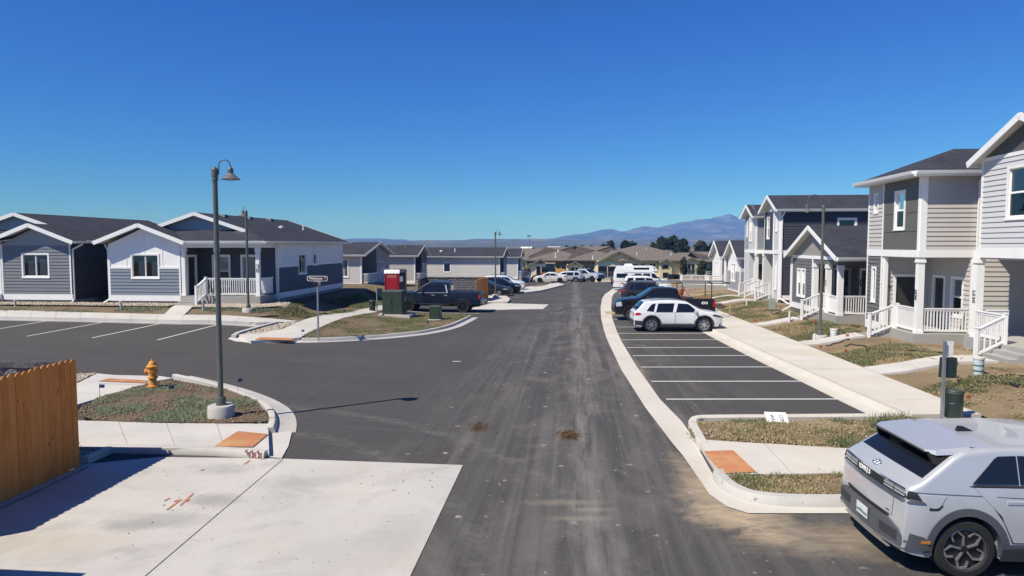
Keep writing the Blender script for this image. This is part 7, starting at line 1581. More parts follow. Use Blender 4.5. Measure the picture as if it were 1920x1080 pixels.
def gate(a, b, h, label, z0, w=.142, lift=.05):
    a = Vector(a); b = Vector(b); d = b - a; L = d.length; d.normalize(); r = thing("wooden_gate", (a.x, a.y, z0), math.atan2(d.y, d.x), label, "gate"); n = int(L / (w + .003)); pk = []
    for i in range(3):
        dz = (.0, .012, -.01)[i]; m = MB(); t_ = .019; P = [(0, lift), (w, lift), (w, h + dz - .05), (w - .03, h + dz - .012), (w * .5, h + dz), (.03, h + dz - .012), (0, h + dz - .05)]; m.prism([(x, -t_, z) for x, z in P], (0, t_, 0)); pk.append(m.mesh("picket", CEDAR))
    for i in range(n):
        o = mesh_obj("picket", pk[R.randrange(3)], r); o.location = (i * L / n, R.uniform(-.003, .003), R.uniform(-.004, .004)); o.rotation_euler = (0, R.uniform(-.002, .002), R.uniform(-.01, .01))
    for z in (.35, h * .55, h - .3): MB().bx(0, L, .006, .05, z - .04, z + .04).build("gate_rail", METAL_G, r)
    for x in (0.0, L): MB().bx(x - .03, x + .03, .008, .07, .05, h - .12).build("gate_post", METAL_G, r)
    return r
gA = Vector(G(-240, 1058)); gB = Vector(G(148, 877)); gd = (gB - gA).normalized()
gA = gB - gd * (gB.y - 8.7) / gd.y
gate(gA, gB, 2.06, "orange stained cedar gate of the near bin enclosure", H(gB.x, gB.y), lift=.03)
gn = Vector((-gd.y, gd.x))
block_wall(gB + gn * 6.5 - gd * .1, gB + gn * .12 - gd * .1, 2.02, "dark split face block wall closing the near enclosure", H(gB.x, gB.y), faces=(1,))
sheet("enclosure_floor", [tuple(gB + gn * .05 + gd * .35), tuple(gB + gn * 6.6 + gd * .35), tuple(gA + gn * 6.6 - gd * 3), tuple(gA + gn * .05 - gd * 3)], .02, MAT_GREYC, 1.0, fn=H1, label="concrete floor inside the near bin enclosure")
ribbon("apron_edge", [tuple(gA - gd * 2 - gn * .10), tuple(gB - gn * .10 + gd * .05)], .16, .030, M("tan_edge_concrete", (.52, .46, .38), .9, .1), fn=H1)['kind'] = 'structure'  # thin tan concrete strip along the foot of the gate
block_wall((-12.0, 7.75), (-6.62, 7.25), 2.02, "unseen block wall outside the lower left, added for its shadow", H(-6, 7.3), faces=(1,))  # unseen wall, added for the shadow it throws onto the apron corner
# far enclosure
fe1 = Vector(G(899, 571)); fe0 = Vector(G(915, 566)); z_ = H(fe0.x, fe0.y)
gate(Vector((-2.78, 53.9)), Vector((-2.02, 57.3)), 1.95, "small cedar gate of the far bin enclosure by the pickup's tailgate", z_, lift=.05)
block_wall((-7.4, 57.9), (-2.0, 57.45), 1.9, "block wall of the far enclosure facing the pickup", z_ + .02, faces=(1,)); block_wall((-7.4, 54.4), (-2.75, 54.0), 1.9, "front block wall of the far bin enclosure", z_ + .02, faces=(1, -1)) if 0 else None
block_wall((-7.4, 57.8), (-7.4, 54.2), 1.9, "left block wall of the far bin enclosure", z_ + .05, faces=(1, -1)); block_wall((-3.55, 54.35), (-3.5, 57.4), 1.9, "right block wall behind the far cedar gate", z_ + .01, faces=(-1,)) if 0 else None
# ------------------------------------------------------------------ small yard things
def cleanout(px, py, label, mat=PVC, fn=H, off=.11, h=.5, r=.055):
    x, y = G(px, py, off, fn); o = thing("cleanout_pipe", (x, y, fn(x, y) + off), 0, label, "pipe"); MB().tube([(0, 0, -.1), (0, 0, h)], r, 12).build("pipe", mat, o, 50); MB().lathe([(r * 1.25, h - .02), (r * 1.25, h + .05), (.02, h + .055), (.02, h + .08), (.001, h + .081)], n=12).build("cap", PVC, o, 40)
cleanout(227, 581, "pale green pipe stub in front of house 7720's window", TEALP, HB, .02, .42); cleanout(381, 582, "blue and white pipe stub beside house 7720's steps", TEALP, HB, .02, .5); cleanout(29, 574, "pale pipe stub before the charcoal house", TEALP, HB, .02, .3)
cleanout(1480, 604, "white topped pipe by the low grey house's walk", PVC, HR, .1, .5); cleanout(1400, 575, "white pipe stub near the dark slate house's steps", PVC, HR, .1, .35); cleanout(1527, 641, "short white pipe beside the right street lamp", PVC, HR, .1, .3, .04)
def bucket(px, py, label, h, r, fn=HR, bands=False, off=.1, mat=None):
    x, y = G(px, py, off, fn); o = thing("bucket", (x, y, fn(x, y) + off), 0, label, "bucket"); MB().lathe([(r * .88, 0), (r, h * .94), (r * 1.06, h * .95), (r * 1.06, h), (r * .95, h), (r * .8, .02)], n=18).build("shell", mat or PVC, o, 40); MB().lathe([(r * 1.1, h * .93), (r * 1.1, h * 1.04), (.001, h * 1.05)], n=18).build("lid", PVC, o, 40)
    if bands:
        for z in (.25, .55): MB().lathe([(r * .96 + .004, h * z), (r * .97 + .004, h * (z + .07))], n=18).build("strap", M("green_strap", (.05, .16, .07), .6), o)
bucket(1834, 704, "tall white bucket with green straps beside the nearest steps", .52, .14, bands=True, mat=M("pale_blue_white", (.52, .60, .62), .5)); bucket(1563, 631, "small white bucket near the right street lamp", .32, .15)
x, y = G(1389 + 58, 590, .1, HR); o = thing("pedestal", (x, y, HR(x, y) + .1), YAW, "grey green communications pedestal before the dark slate house", "utility pedestal"); MB().bx(-.15, .15, -.12, .12, .32, .95).build("housing", M("grey_green_pedestal", (.33, .36, .31), .6), o, 20); MB().bx(-.04, .04, -.04, .04, -.2, .35).build("stake", METAL_G, o)
x, y = G(1368, 594, .1, HR); o = thing("stake", (x, y, HR(x, y) + .1), 0, "bare wooden survey stake in the right yard", "stake"); MB().bx(-.025, .025, -.02, .02, -.1, .75).build("shaft", M("raw_stake_wood", (.50, .38, .24), .8, .15, 8), o)
x, y = G(1791, 722, .1, HR); o = thing("stump_pipe", (x, y, HR(x, y) + .1), 0, "short rusty capped pipe behind the dog waste station", "pipe"); MB().lathe([(.075, -.1), (.075, .25), (.085, .255), (.085, .30), (.001, .305)], n=14).build("casing", M("rusty_tan", (.36, .23, .14), .8, .3, 9), o, 40)
def flag(px, py, mat, label, fn, off=.1, h=.38, lean=.0):
    x, y = G(px, py, off, fn); o = thing("marker_flag", (x, y, fn(x, y) + off), R.uniform(-.6, .6), label, "marker flag", "utility marker flags"); MB().tube([(0, 0, -.05), (lean, 0, h)], .006, 5).build("wire", METAL_G, o); MB().prism([(lean, 0, h), (lean + .13, .02, h - .01), (lean + .12, .03, h - .10), (lean, 0, h - .10)], (0, .004, 0)).build("flag", mat, o)
BLUEF = M("blue_flag_plastic", (.02, .08, .20), .5); 
for (px_, py_, lab) in ((317, 749, "blue marker flag in the near island's weeds"), (446, 735, "blue marker flag at the near island's kerb"), (187, 747, "teal marker flag on the white path at the left"), (716, 601, "blue marker flag on the lawn before the green cabinet"), (800, 616, "dark marker flag near the small green box"), (566, 634, "teal marker flag at the ramp by the street sign"), (643, 593, "green marker flag beside the climbing footpath")): flag(px_, py_, BLUEF, lab, H, .13)
for (px_, py_, lab) in ((1415, 613, "orange marker flag at the footpath edge, far one"), (1452, 628, "orange marker flag at the footpath edge, middle one"), (1514, 602, "orange flag by the low grey house's foundation"), (1524, 611, "orange flag lying near the right lamp's walk"), (1586, 640, "orange marker flag right of the small white bucket"), (1536, 662, "red marker flag at the footpath below the right lamp"), (1667, 655, "orange flag in the sand before house 7536"), (1811, 762, "pale orange flag behind the dog waste station"), (1461, 583, "orange marker flag near the dark slate house"), (1583, 670, "red marker flag between the two planted patches")): flag(px_, py_, MAT_SAFETY, lab, HR, .1, .30)
# black irrigation pipe snaking over the sandy yards
def hose(px, label, fn=HR, r=.022, mat=BLACKP, off=.12):
    P = smooth_path(GP(px, off, fn), 3); pts = [(p.x, p.y, fn(p.x, p.y) + off + .02 + .02 * math.sin(i * .9)) for i, p in enumerate(P)]; tag(MB().tube(pts, r, 6).build("irrigation_pipe", mat, None, 60), label, "pipe")
hose([(1583, 650), (1600, 645), (1640, 655), (1700, 659), (1760, 662), (1800, 670), (1806, 673)], "black irrigation pipe looping below house 7536"); hose([(1552, 664), (1620, 664), (1680, 663), (1735, 672), (1790, 684)], "straight black irrigation pipe along the planted patch"); hose([(1806, 672), (1800, 677), (1792, 684)], "short kinked end of black pipe"); hose([(1550, 650), (1570, 643), (1600, 634), (1607, 630), (1580, 625)], "thin black pipe by the right lamp's foot"); hose([(1846, 700), (1880, 716), (1910, 726)], "black pipe running from the tall bucket"); hose([(1875, 707), (1900, 703), (1940, 712)], "black pipe curving off at the right edge"); hose([(1500, 590), (1520, 606), (1545, 612)], "small black pipe by the porch slab")
hose([(1640, 796), (1660, 788), (1690, 787), (1710, 793)], "dark hose loop on the grass island behind the silver car", fn=H, r=.03)
# fallen notice
x, y = G(1457, 789, .14); o = thing("notice_board", (x, y, H(x, y) + .17), math.radians(-6), "white concrete washout notice lying against the island kerb", "sign"); o.rotation_euler = (math.radians(24), 0, math.radians(-8)); MB().bx(-.24, .24, -.32, .26, 0, .012).build("board", WHITE, o); MB().bx(-.26, .26, -.36, -.322, -.01, .03).build("board_rim", WHITE, o)
put_text("notice_lettering", "CONC", .13, BLACKNUM, o, (.10, -.03, .015), (0, -1, 0), (1, 0, 0), .003, .001); put_text("notice_lettering", "WASH", .13, BLACKNUM, o, (-.10, -.03, .015), (0, -1, 0), (1, 0, 0), .003, .001)
# two spilled heaps of brown mulch on the road
for (px_, py_, n_, lab, sd) in ((898, 802, 700, "smaller scatter of brown mulch on the asphalt", 21), (1068, 816, 1200, "larger scatter of brown mulch in the lane", 22)):
    g = G(px_, py_); rg = np.random.default_rng(sd); V = []; T = []
    for k_ in range(n_):
        rr = abs(rg.normal(0, .16)); a = rg.uniform(0, 6.28); p = np.array([g[0] + rr * math.cos(a) * .9, g[1] + rr * math.sin(a) * 1.5, 0]); p[2] = H(p[0], p[1]) + rg.uniform(0.004, .03); s_ = rg.uniform(.008, .03); V.append(p + rg.normal(0, 1, (3, 3)) * s_ * [1, 1, .4]); T.append([3 * k_, 3 * k_ + 1, 3 * k_ + 2])
    tag(mesh_obj("mulch", np_mesh("mulch", np.concatenate(V), np.array(T), bpy.data.materials.get("mulch_brown") or M("mulch_brown", (.12, .065, .028), .9, .4, 12))), lab, None, None, 'stuff')
x, y = G(855, 679); tag(sheet("paper_scrap", [(x - .14, y - .05), (x + .15, y - .08), (x + .18, y + .04), (x - .1, y + .07)], .03, PVC, .1), "scrap of white paper on the asphalt", "litter"); COL.objects["paper_scrap"]['kind'] = 'thing'

o = thing("timber_stack", (*G(1143, 588), H(*G(1143, 588)) + .03), YAW, "few pale planks lying on the gutter before the black pickup", "planks")
PLK = M("new_plank_wood", (.58, .44, .26), .8, .2, 6)
for i in range(5): MB().bx(-.28 + .03 * (i % 2), .32 + .04 * (i % 3), i * .33 - .7, i * .33 - .58, 0, .05).build("board", PLK, o)
gx, gy = G(1346, 578, .1, HR); rgp = np.random.default_rng(77); Vp = []; Tp = []; icp = np.array([(1, 0, 0), (-1, 0, 0), (0, 1, 0), (0, -1, 0), (0, 0, 1), (0, 0, -1)], float); trp = np.array([(0, 2, 4), (2, 1, 4), (1, 3, 4), (3, 0, 4), (2, 0, 5), (1, 2, 5), (3, 1, 5), (0, 3, 5)])
for i in range(160):
    a, b = rgp.normal(0, .32), rgp.normal(0, .28); hgt = max(0, .38 - .55 * math.hypot(a, b)) * rgp.uniform(.6, 1); Vp.append(icp * rgp.uniform(.04, .13) * rgp.uniform(.6, 1.3, (6, 3)) + (gx + a, gy + b, HR(gx, gy) + .1 + hgt)); Tp.append(trp + 6 * i)
tag(mesh_obj("rubble", np_mesh("rubble", np.concatenate(Vp), np.concatenate(Tp), M("dark_rubble", (.09, .07, .06), .95, .4, 8))), "dark heap of rubble beside the black pickup's tail", None, None, 'stuff')
# ------------------------------------------------------------------ weeds, grass and stones on the soil
def weeds(name, P, n, fn, off, mat, label, seed, hl=(.05, .13), wd=(.010, .022), patch=(0.7, 0.0), blades=8, lie=.55, spread=.07):
    rg = np.random.default_rng(seed); xs = [p[0] for p in P]; ys = [p[1] for p in P]; C = []; tries = 0
    while len(C) < n and tries < n * 12:
        tries += 1; x, y = rg.uniform(min(xs), max(xs)), rg.uniform(min(ys), max(ys))
        v = noise.noise(Vector((x * patch[0] + seed, y * patch[0], 1.7))) + .5 * noise.noise(Vector((x * patch[0] * 2.7, y * patch[0] * 2.7 + seed, 4.1)))
        if v < patch[1] + rg.uniform(-.12, .12) or not inside(P, x, y): continue
        C.append((x, y, fn(x, y) + off, min(1.0, .6 + max(0, v - patch[1]))))
    C = np.array(C); m = len(C); k = blades; a = rg.uniform(0, 2 * np.pi, (m, k)); L = rg.uniform(hl[0], hl[1], (m, k)) * C[:, 3:4]; w = rg.uniform(wd[0], wd[1], (m, k)); up = rg.uniform(1 - lie, 1, (m, k)) * L; out = np.sqrt(np.maximum(L ** 2 - up ** 2, 0)) + .01
    bx_ = C[:, 0:1] + rg.normal(0, spread, (m, k)); by_ = C[:, 1:2] + rg.normal(0, spread, (m, k)); bz = np.repeat(C[:, 2:3], k, 1) - .01
    t = a + np.pi / 2; V = np.stack([np.stack([bx_ - w * np.cos(t), by_ - w * np.sin(t), bz], -1), np.stack([bx_ + w * np.cos(t), by_ + w * np.sin(t), bz], -1), np.stack([bx_ + out * np.cos(a), by_ + out * np.sin(a), bz + up], -1)], 2).reshape(-1, 3)
    T = np.arange(len(V)).reshape(-1, 3); return tag(mesh_obj(name, np_mesh(name, V, T, mat)), label, None, None, 'stuff')
def clods(name, P, n, fn, off, mat, label, seed, r=(.012, .05)):
    rg = np.random.default_rng(seed); xs = [p[0] for p in P]; ys = [p[1] for p in P]; ic = np.array([(1, 0, 0), (-1, 0, 0), (0, 1, 0), (0, -1, 0), (0, 0, 1), (0, 0, -1)], float); tri = np.array([(0, 2, 4), (2, 1, 4), (1, 3, 4), (3, 0, 4), (2, 0, 5), (1, 2, 5), (3, 1, 5), (0, 3, 5)]); V = []; T = []; k = 0
    while k < n:
        x, y = rg.uniform(min(xs), max(xs)), rg.uniform(min(ys), max(ys))
        if not inside(P, x, y): continue
        s_ = r[0] + (r[1] - r[0]) * rg.random() ** 3; V.append(ic * rg.uniform(.6, 1.3, (6, 3)) * s_ * [1, 1, .7] + (x, y, fn(x, y) + off)); T.append(tri + 6 * k); k += 1
    return tag(mesh_obj(name, np_mesh(name, np.concatenate(V), np.concatenate(T), mat)), label, None, None, 'stuff')
CLOD = M("soil_clods", (.20, .15, .105), .95, .45, 6); CLODS = M("sandy_clods", (.38, .30, .20), .95, .4, 6)
weeds("weeds", I1, 2600, H, .14, MAT_WEED_G, "grey green creeping weeds on the corner island by the near lamp", 31, (.03, .09), (.010, .022), (.95, .10), 10, .85, .09)
clods("clods", I1, 2200, H, .14, CLOD, "crumbled soil lumps on the corner island by the near lamp", 32)
weeds("grass", I2, 3600, H, .14, MAT_WEED, "patchy green grass on the island with the green cabinets", 33, (.04, .11), (.012, .026), (.45, -.18), 9, .8, .12); clods("clods", I2, 1200, H, .14, CLOD, "soil lumps on the island with the green cabinets", 34, (.015, .06))
weeds("dry_grass", IR, 1900, H, .13, MAT_DRY, "dry tan grass on the island with the fallen notice", 35, (.04, .11), (.008, .016), (1.1, .02), 8, .85, .09); weeds("weeds", IR, 1300, H, .13, MAT_WEED, "green weeds among dry grass by the fallen notice", 36, (.04, .12), (.010, .022), (.8, .08), 8, .75, .08); clods("clods", IR, 900, H, .13, CLODS, "sandy lumps by the fallen notice", 37)
weeds("dry_grass", IR2, 1700, H, .115, MAT_DRY, "dry tan grass on the narrow verge behind the corner kerb", 38, (.04, .10), (.008, .016), (1.2, .04), 8, .85, .09); weeds("weeds", IR2, 1000, H, .115, MAT_WEED, "green weeds on the narrow verge behind the corner kerb", 39, (.04, .13), (.010, .022), (.8, .1), 8, .7, .08)
px0 = GP([(1625, 789), (1700, 788), (1700, 806), (1630, 806)], .12); weeds("tall_weeds", px0, 70, H, .13, MAT_WEED, "taller weeds on the island beside the silver car", 40, (.12, .34), (.010, .020), (.5, -.9), 8, .55, .07)
YRP = [(9.9 + TAN * y, y) for y in (13, 20, 28, 36, 44, 52, 60, 70)] + [(13.4 + TAN * y, y) for y in (70, 60, 52, 44, 36, 28, 20, 13)]
PATCH = [([(9.95 + TAN * y0, y0), (12.6 + TAN * y0, y0), (12.6 + TAN * y1, y1), (9.95 + TAN * y1, y1)], k_) for y0, y1, k_ in ((14.0, 19.3, 0), (22.3, 25.8, 1), (29.6, 34.6, 2), (37.4, 47.5, 3), (50.8, 58, 4))]
for (P_, k_) in PATCH:
    nm = ("nearest", "second", "third", "fourth", "farthest")[k_]; n_ = int(260 * abs((P_[2][1] - P_[0][1]) * 2.6))
    weeds("weeds", P_, n_, HR, .12, MAT_WEED, nm + " strip of green weeds between the right footpath and the houses", 50 + k_, (.03, .10), (.012, .024), (.55, .06), 8, .8, .12); clods("clods", P_, 350, HR, .11, CLODS if k_ % 2 else CLOD, nm + " scatter of earth lumps in the right yards", 60 + k_, (.02, .07))
    weeds("dry_grass", P_, n_ // 2, HR, .12, MAT_DRY, nm + " thin dry grass in the right yards", 70 + k_, (.05, .14), (.008, .016), (.7, .0), 7, .75, .12)
SP = [Vector((12.2 + TAN * y, y)) for y in (14, 24, 36, 48)] + [Vector((14.4 + TAN * y, y)) for y in (48, 36, 24, 14)]
weeds("weeds", SP, 900, HR, .12, MAT_WEED, "sparse weeds in the sand along the right foundations", 80, (.04, .12), (.010, .02), (.6, .22), 7, .7, .09); clods("stones", SP, 900, HR, .11, CLODS, "small stones in the sand along the right foundations", 81, (.015, .06))
LAWN = GP([(500, 596), (560, 601), (597, 591), (650, 586), (698, 575), (745, 565), (740, 556), (690, 556), (640, 566), (560, 574)], .12)
weeds("weeds", LAWN, 4200, lambda x, y: max(H(x, y) + .11, HB(x, y)), .02, MAT_WEED, "green weeds on the bank beside house 7720", 82, (.06, .17), (.014, .03), (.4, -.1), 8, .7, .13)
STR = [wl(OA, -14, -3.0), wl(OB, 4.2, -3.0), wl(OB, 4.2, -1.6), wl(OA, -14, -1.6)]; STR2 = [wl(OB, 5.7, -2.6), wl(OB, 10, -2.2), wl(OB, 10, -1.6), wl(OB, 5.7, -1.8)]
weeds("weeds", STR, 1500, lambda x, y: max(H(x, y) + .11, HB(x, y)), .02, MAT_WEED_G, "thin weeds between the gravel strip and the left footpath", 83, (.05, .14), (.012, .024), (.6, .05), 8, .7, .1); weeds("weeds", STR2, 350, lambda x, y: max(H(x, y) + .11, HB(x, y)), .02, MAT_WEED_G, "thin weeds below the gravel bed of house 7720", 84, (.05, .14), (.012, .024), (.6, .05), 8, .7, .1)
YB = [(-14, 47), (-9.2, 47), (-8.3, 54), (-8.2, 61), (-13, 62), (-15, 55)]
weeds("weeds", YB, 1200, lambda x, y: H(x, y) + .11, .03, MAT_DRY, "thin weeds on the ground behind the portable toilets", 85, (.06, .16), (.014, .03), (.4, .1), 7, .7, .12)
# grit dropped on the street
GR = [(-3.5, 6.5), (3.5, 6.5), (5.6, 12), (4.2, 20), (5.2, 40), (2.2, 40), (-.5, 24), (-3.0, 13)]
clods("grit", GR, 1500, H, .006, M("pale_grit", (.34, .32, .29), .95, .3, 6), "pale grit and mortar crumbs strewn on the street", 90, (.004, .016))
APP = APRON; clods("grit", [tuple(G(300, 862)), tuple(G(520, 866)), tuple(G(860, 880)), tuple(G(780, 1070)), tuple(G(200, 1070))], 110, H, .016, M("dark_grit", (.16, .15, .14), .95, .3, 6), "dark grit on the concrete apron", 91, (.006, .022))
# ------------------------------------------------------------------ distance: building, trees, machine, hills, haze
TAN_W = M("tan_board_siding", (.74, .60, .36), .7, .06, 2); OLIVE = M("olive_trim_and_gable_shade", (.14, .13, .085), .7, .08, 2); CREAMW = M("cream_wall", (.80, .70, .52), .7, .05, 2); GREENW = M("sage_green_wall", (.16, .175, .095), .7, .06, 2)
def hip(root, x0, x1, y0, y1, ze, zr, left=True, right=True):
    h = (y1 - y0) / 2; yc = (y0 + y1) / 2; a = x0 + (h if left else 0); b = x1 - (h if right else 0)
    roof_slab(root, [(x0, y0, ze), (x1, y0, ze), (b, yc, zr), (a, yc, zr)], SH_BROWN, .25, False); roof_slab(root, [(x1, y1, ze), (x0, y1, ze), (a, yc, zr), (b, yc, zr)], SH_BROWN, .25, False)
    roof_slab(root, [(x0, y1, ze), (x0, y0, ze), (a, yc, zr)], SH_BROWN, .25, False); roof_slab(root, [(x1, y0, ze), (x1, y1, ze), (b, yc, zr)], SH_BROWN, .25, False)
def long_building():
    Z = 165.0; s = 1280 / Z; X = lambda px, z=Z: (px - 960) / 1280.0 * z; V = lambda py, z=Z: 4 + (460 - py) / 1280.0 * z; g = -6.3
    r = thing("apartment_building", (0, 0, 0), 0, "long tan two storey building with brown hipped roofs across the end of the street", "building")
    ze = V(487.5)
    MB().bx(X(988), X(1120), Z + 4, Z + 26, g, ze).build("wall", GREENW, r); MB().bx(X(1066), X(1175), Z + 1.0, Z + 24, g, ze).build("wall", OLIVE, r); MB().bx(X(1117), X(1308), Z - 2.0, Z + 20, g, ze).build("wall", TAN_W, r)
    hip(r, X(985), X(1125), Z + 2.5, Z + 27, ze - .1, 3.55); hip(r, X(1062), X(1190), Z, Z + 25, ze, 3.75); hip(r, X(1110), X(1314), Z - 3.2, Z + 21, ze, V(460.2, Z + 9))
    def gable(px0, px1, ppk, pe, z, wall, drop, name="gable", ov=.5, depth=14):
        x0, x1 = X(px0, z), X(px1, z); xc = (x0 + x1) / 2; zk, z_e = V(ppk, z), V(pe, z); k = (zk - z_e) / (xc - x0)
        roof_slab(r, [(x0, z - ov, z_e), (xc, z - ov, zk), (xc, z + depth, zk), (x0, z + depth, z_e)], SH_BROWN, .2, False); roof_slab(r, [(xc, z - ov, zk), (x1, z - ov, z_e), (x1, z + depth, z_e), (xc, z + depth, zk)], SH_BROWN, .2, False)
        for a in (x0, x1): fascia(r, (a, z - ov - .05, z_e), (xc, z - ov - .05, zk), .45, .12, "rake_board", OLIVE)
        MB().prism([(x0 + .4, z, z_e + .3), (x1 - .4, z, z_e + .3), (xc, z, zk - .3)], (0, .15, 0)).build(name, wall, r)
        MB().bx(x0 + .3, x1 - .3, z, z + 6, g, z_e + .32).build("wall", drop, r); return x0, x1, z_e
    def opening(px0, px1, p0, p1, z, rail=True, divs=1, frame=True):
        x0, x1, z1, z0 = X(px0, z), X(px1, z), V(p0, z), V(p1, z); yq = z - .06
        w_ = MB().bx(x0, x1, yq - .02, yq, z0, z1).build("window", DARKIN, r)
        for i in range(divs + 1):
            x = x0 + (x1 - x0) * i / divs; MB().bx(x - .08, x + .08, yq - .06, yq - .021, z0, z1).build("mullion", CREAMW, w_)
        MB().bx(x0, x1, yq - .04, yq - .021, z0 + (z1 - z0) * .1, z1 - .2).build("pane", CGLASS, w_)
        if rail:
            MB().bx(x0, x1, yq - .30, yq - .24, z0 + 1.05, z0 + 1.15).build("railing", OLIVE, w_); jm = MB()
            for i in range(int((x1 - x0) / .35)): jm.bx(x0 + i * .35, x0 + i * .35 + .07, yq - .3, yq - .24, z0, z0 + 1.05)
            tag(jm.build("balusters", METAL_G, w_), kind='stuff')
    z = Z - 2.6; gable(990, 1036, 485.0, 496.5, z + 5, OLIVE, CREAMW); opening(1005, 1024, 500, 515, z + 5, False, 2)  # olive gables: the shade under the rakes is put into their colour
    gable(1062, 1094, 489.3, 498, z + 3, OLIVE, CREAMW); opening(1070, 1086, 502, 520, z + 3, True, 2)
    gable(1117, 1204, 470.5, 490.3, z, TAN_W, CREAMW, depth=12); gable(1118, 1166, 480.5, 491.5, z - 2.2, TAN_W, CREAMW, depth=3)
    opening(1121, 1157, 499.5, 518.5, z - 2.2, True, 2); opening(1157, 1161.5, 474.5, 478, z, False, 1); opening(1168, 1196, 495.5, 503, z, False, 3)
    opening(1198, 1209, 495, 501.5, Z - 2.0, False, 2); opening(1218, 1229, 495, 501.5, Z - 2.0, False, 2); opening(1200, 1226, 508, 520, Z - 2.0, False, 3); opening(1042, 1062, 500, 512, Z + 1, False, 2); opening(1096, 1114, 502, 514, Z + 1.0, False, 2)
    gable(1235, 1262, 485.5, 492.5, z - 1, CREAMW, TAN_W, depth=5); opening(1242, 1254.5, 497, 503.5, z - 1, False, 1); opening(1242, 1254.5, 511, 520, z - 1, False, 1)
    gable(1277, 1317, 482.2, 492.5, z - 1, TAN_W, CREAMW, depth=8); opening(1281.5, 1303, 495.5, 513, z - 1, True, 3)
    for (px, py, h) in ((1041.5, 480, 1.2), (1111, 483, .9), (1194, 477, .9), (1258, 478, .8), (1046, 469, .5), (1212, 466, .4)): 
        y_ = Z - 3 + (487 - py) / 27.0 * 11; vent_pipe(r, (X(px, y_), y_, V(py, y_) - .4), h, .11)
    return r
long_building()
def sage():
    r = thing("apartment_building", (0, 0, 0), 0, "sage green two storey building half hidden behind the right cottage", "building"); Z = 172.0; X = lambda p: (p - 960) / 1280 * Z; V = lambda q: 4 + (460 - q) / 1280 * Z
    MB().bx(X(1318), X(1372), Z, Z + 16, -6.3, V(490)).build("wall", GREENW, r); hip(r, X(1314), X(1376), Z - 1, Z + 17, V(490), V(472.5)); 
    for a, b in ((1325, 1332),):
        for c, d in ((493, 502), (509, 517)):
            w_ = MB().bx(X(a), X(b), Z - .12, Z - .02, V(d), V(c)).build("window", WHITE, r)
            for i in range(2):
                for j in range(2): MB().bx(X(a) + .1 + i * (X(b) - X(a)) / 2, X(a) - .05 + (i + 1) * (X(b) - X(a)) / 2, Z - .15, Z - .121, V(d) + .1 + j * (V(c) - V(d)) / 2, V(d) - .05 + (j + 1) * (V(c) - V(d)) / 2).build("pane", CGLASS, w_)
sage()
def brown_houses():
    for (p0, p1, pe, pr, Z, lab, wm) in ((962, 1000, 486, 470, 190, "brown roofed tan house at the left of the long building", CREAMW), (975, 1040, 478, 466.5, 235, "long brown roof behind the left end of the tan building", TAN_W), (1283, 1303, 470.5, 464.5, 300, "pale house among the dark trees on the right skyline", CREAMW), (1308, 1326, 471, 465.5, 310, "second pale house among the skyline trees", CREAMW), (1278, 1345, 484, 474, 205, "brown hipped roof between the tan building and the cottages", TAN_W)):
        r = thing("house", (0, 0, 0), 0, lab, "house", "distant houses beyond the estate"); X = lambda p: (p - 960) / 1280 * Z; V = lambda q: 4 + (460 - q) / 1280 * Z
        MB().bx(X(p0) + .5, X(p1) - .5, Z, Z + 12, -6.5, V(pe)).build("wall", wm, r); hip(r, X(p0), X(p1), Z - 1, Z + 13, V(pe), V(pr)) if (X(p1) - X(p0)) > 14 else (roof_slab(r, [(X(p0), Z - 1, V(pe)), (X(p1), Z - 1, V(pe)), (X(p1), Z + 6, V(pr)), (X(p0), Z + 6, V(pr))], SH_BROWN, .2, False), roof_slab(r, [(X(p1), Z + 13, V(pe)), (X(p0), Z + 13, V(pe)), (X(p0), Z + 6, V(pr)), (X(p1), Z + 6, V(pr))], SH_BROWN, .2, False))
        for i in range(3):
            x = X(p0) + (X(p1) - X(p0)) * (i + .7) / 3.4; w_ = MB().bx(x, x + 1.4, Z - .06, Z - .01, V(pe) - 2.2, V(pe) - .8).build("window", WHITE, r); MB().bx(x + .1, x + 1.3, Z - .09, Z - .061, V(pe) - 2.1, V(pe) - .9).build("pane", CGLASS, w_)
brown_houses()
LEAF = veg_mat("dark_tree_leaves", (.030, .052, .022), (.050, .075, .030), (.075, .085, .035), .6); LEAF2 = veg_mat("mid_tree_leaves", (.060, .085, .032), (.095, .115, .045), (.15, .11, .05), .8); BARK = M("bark", (.09, .07, .05), .95, .3, 6)
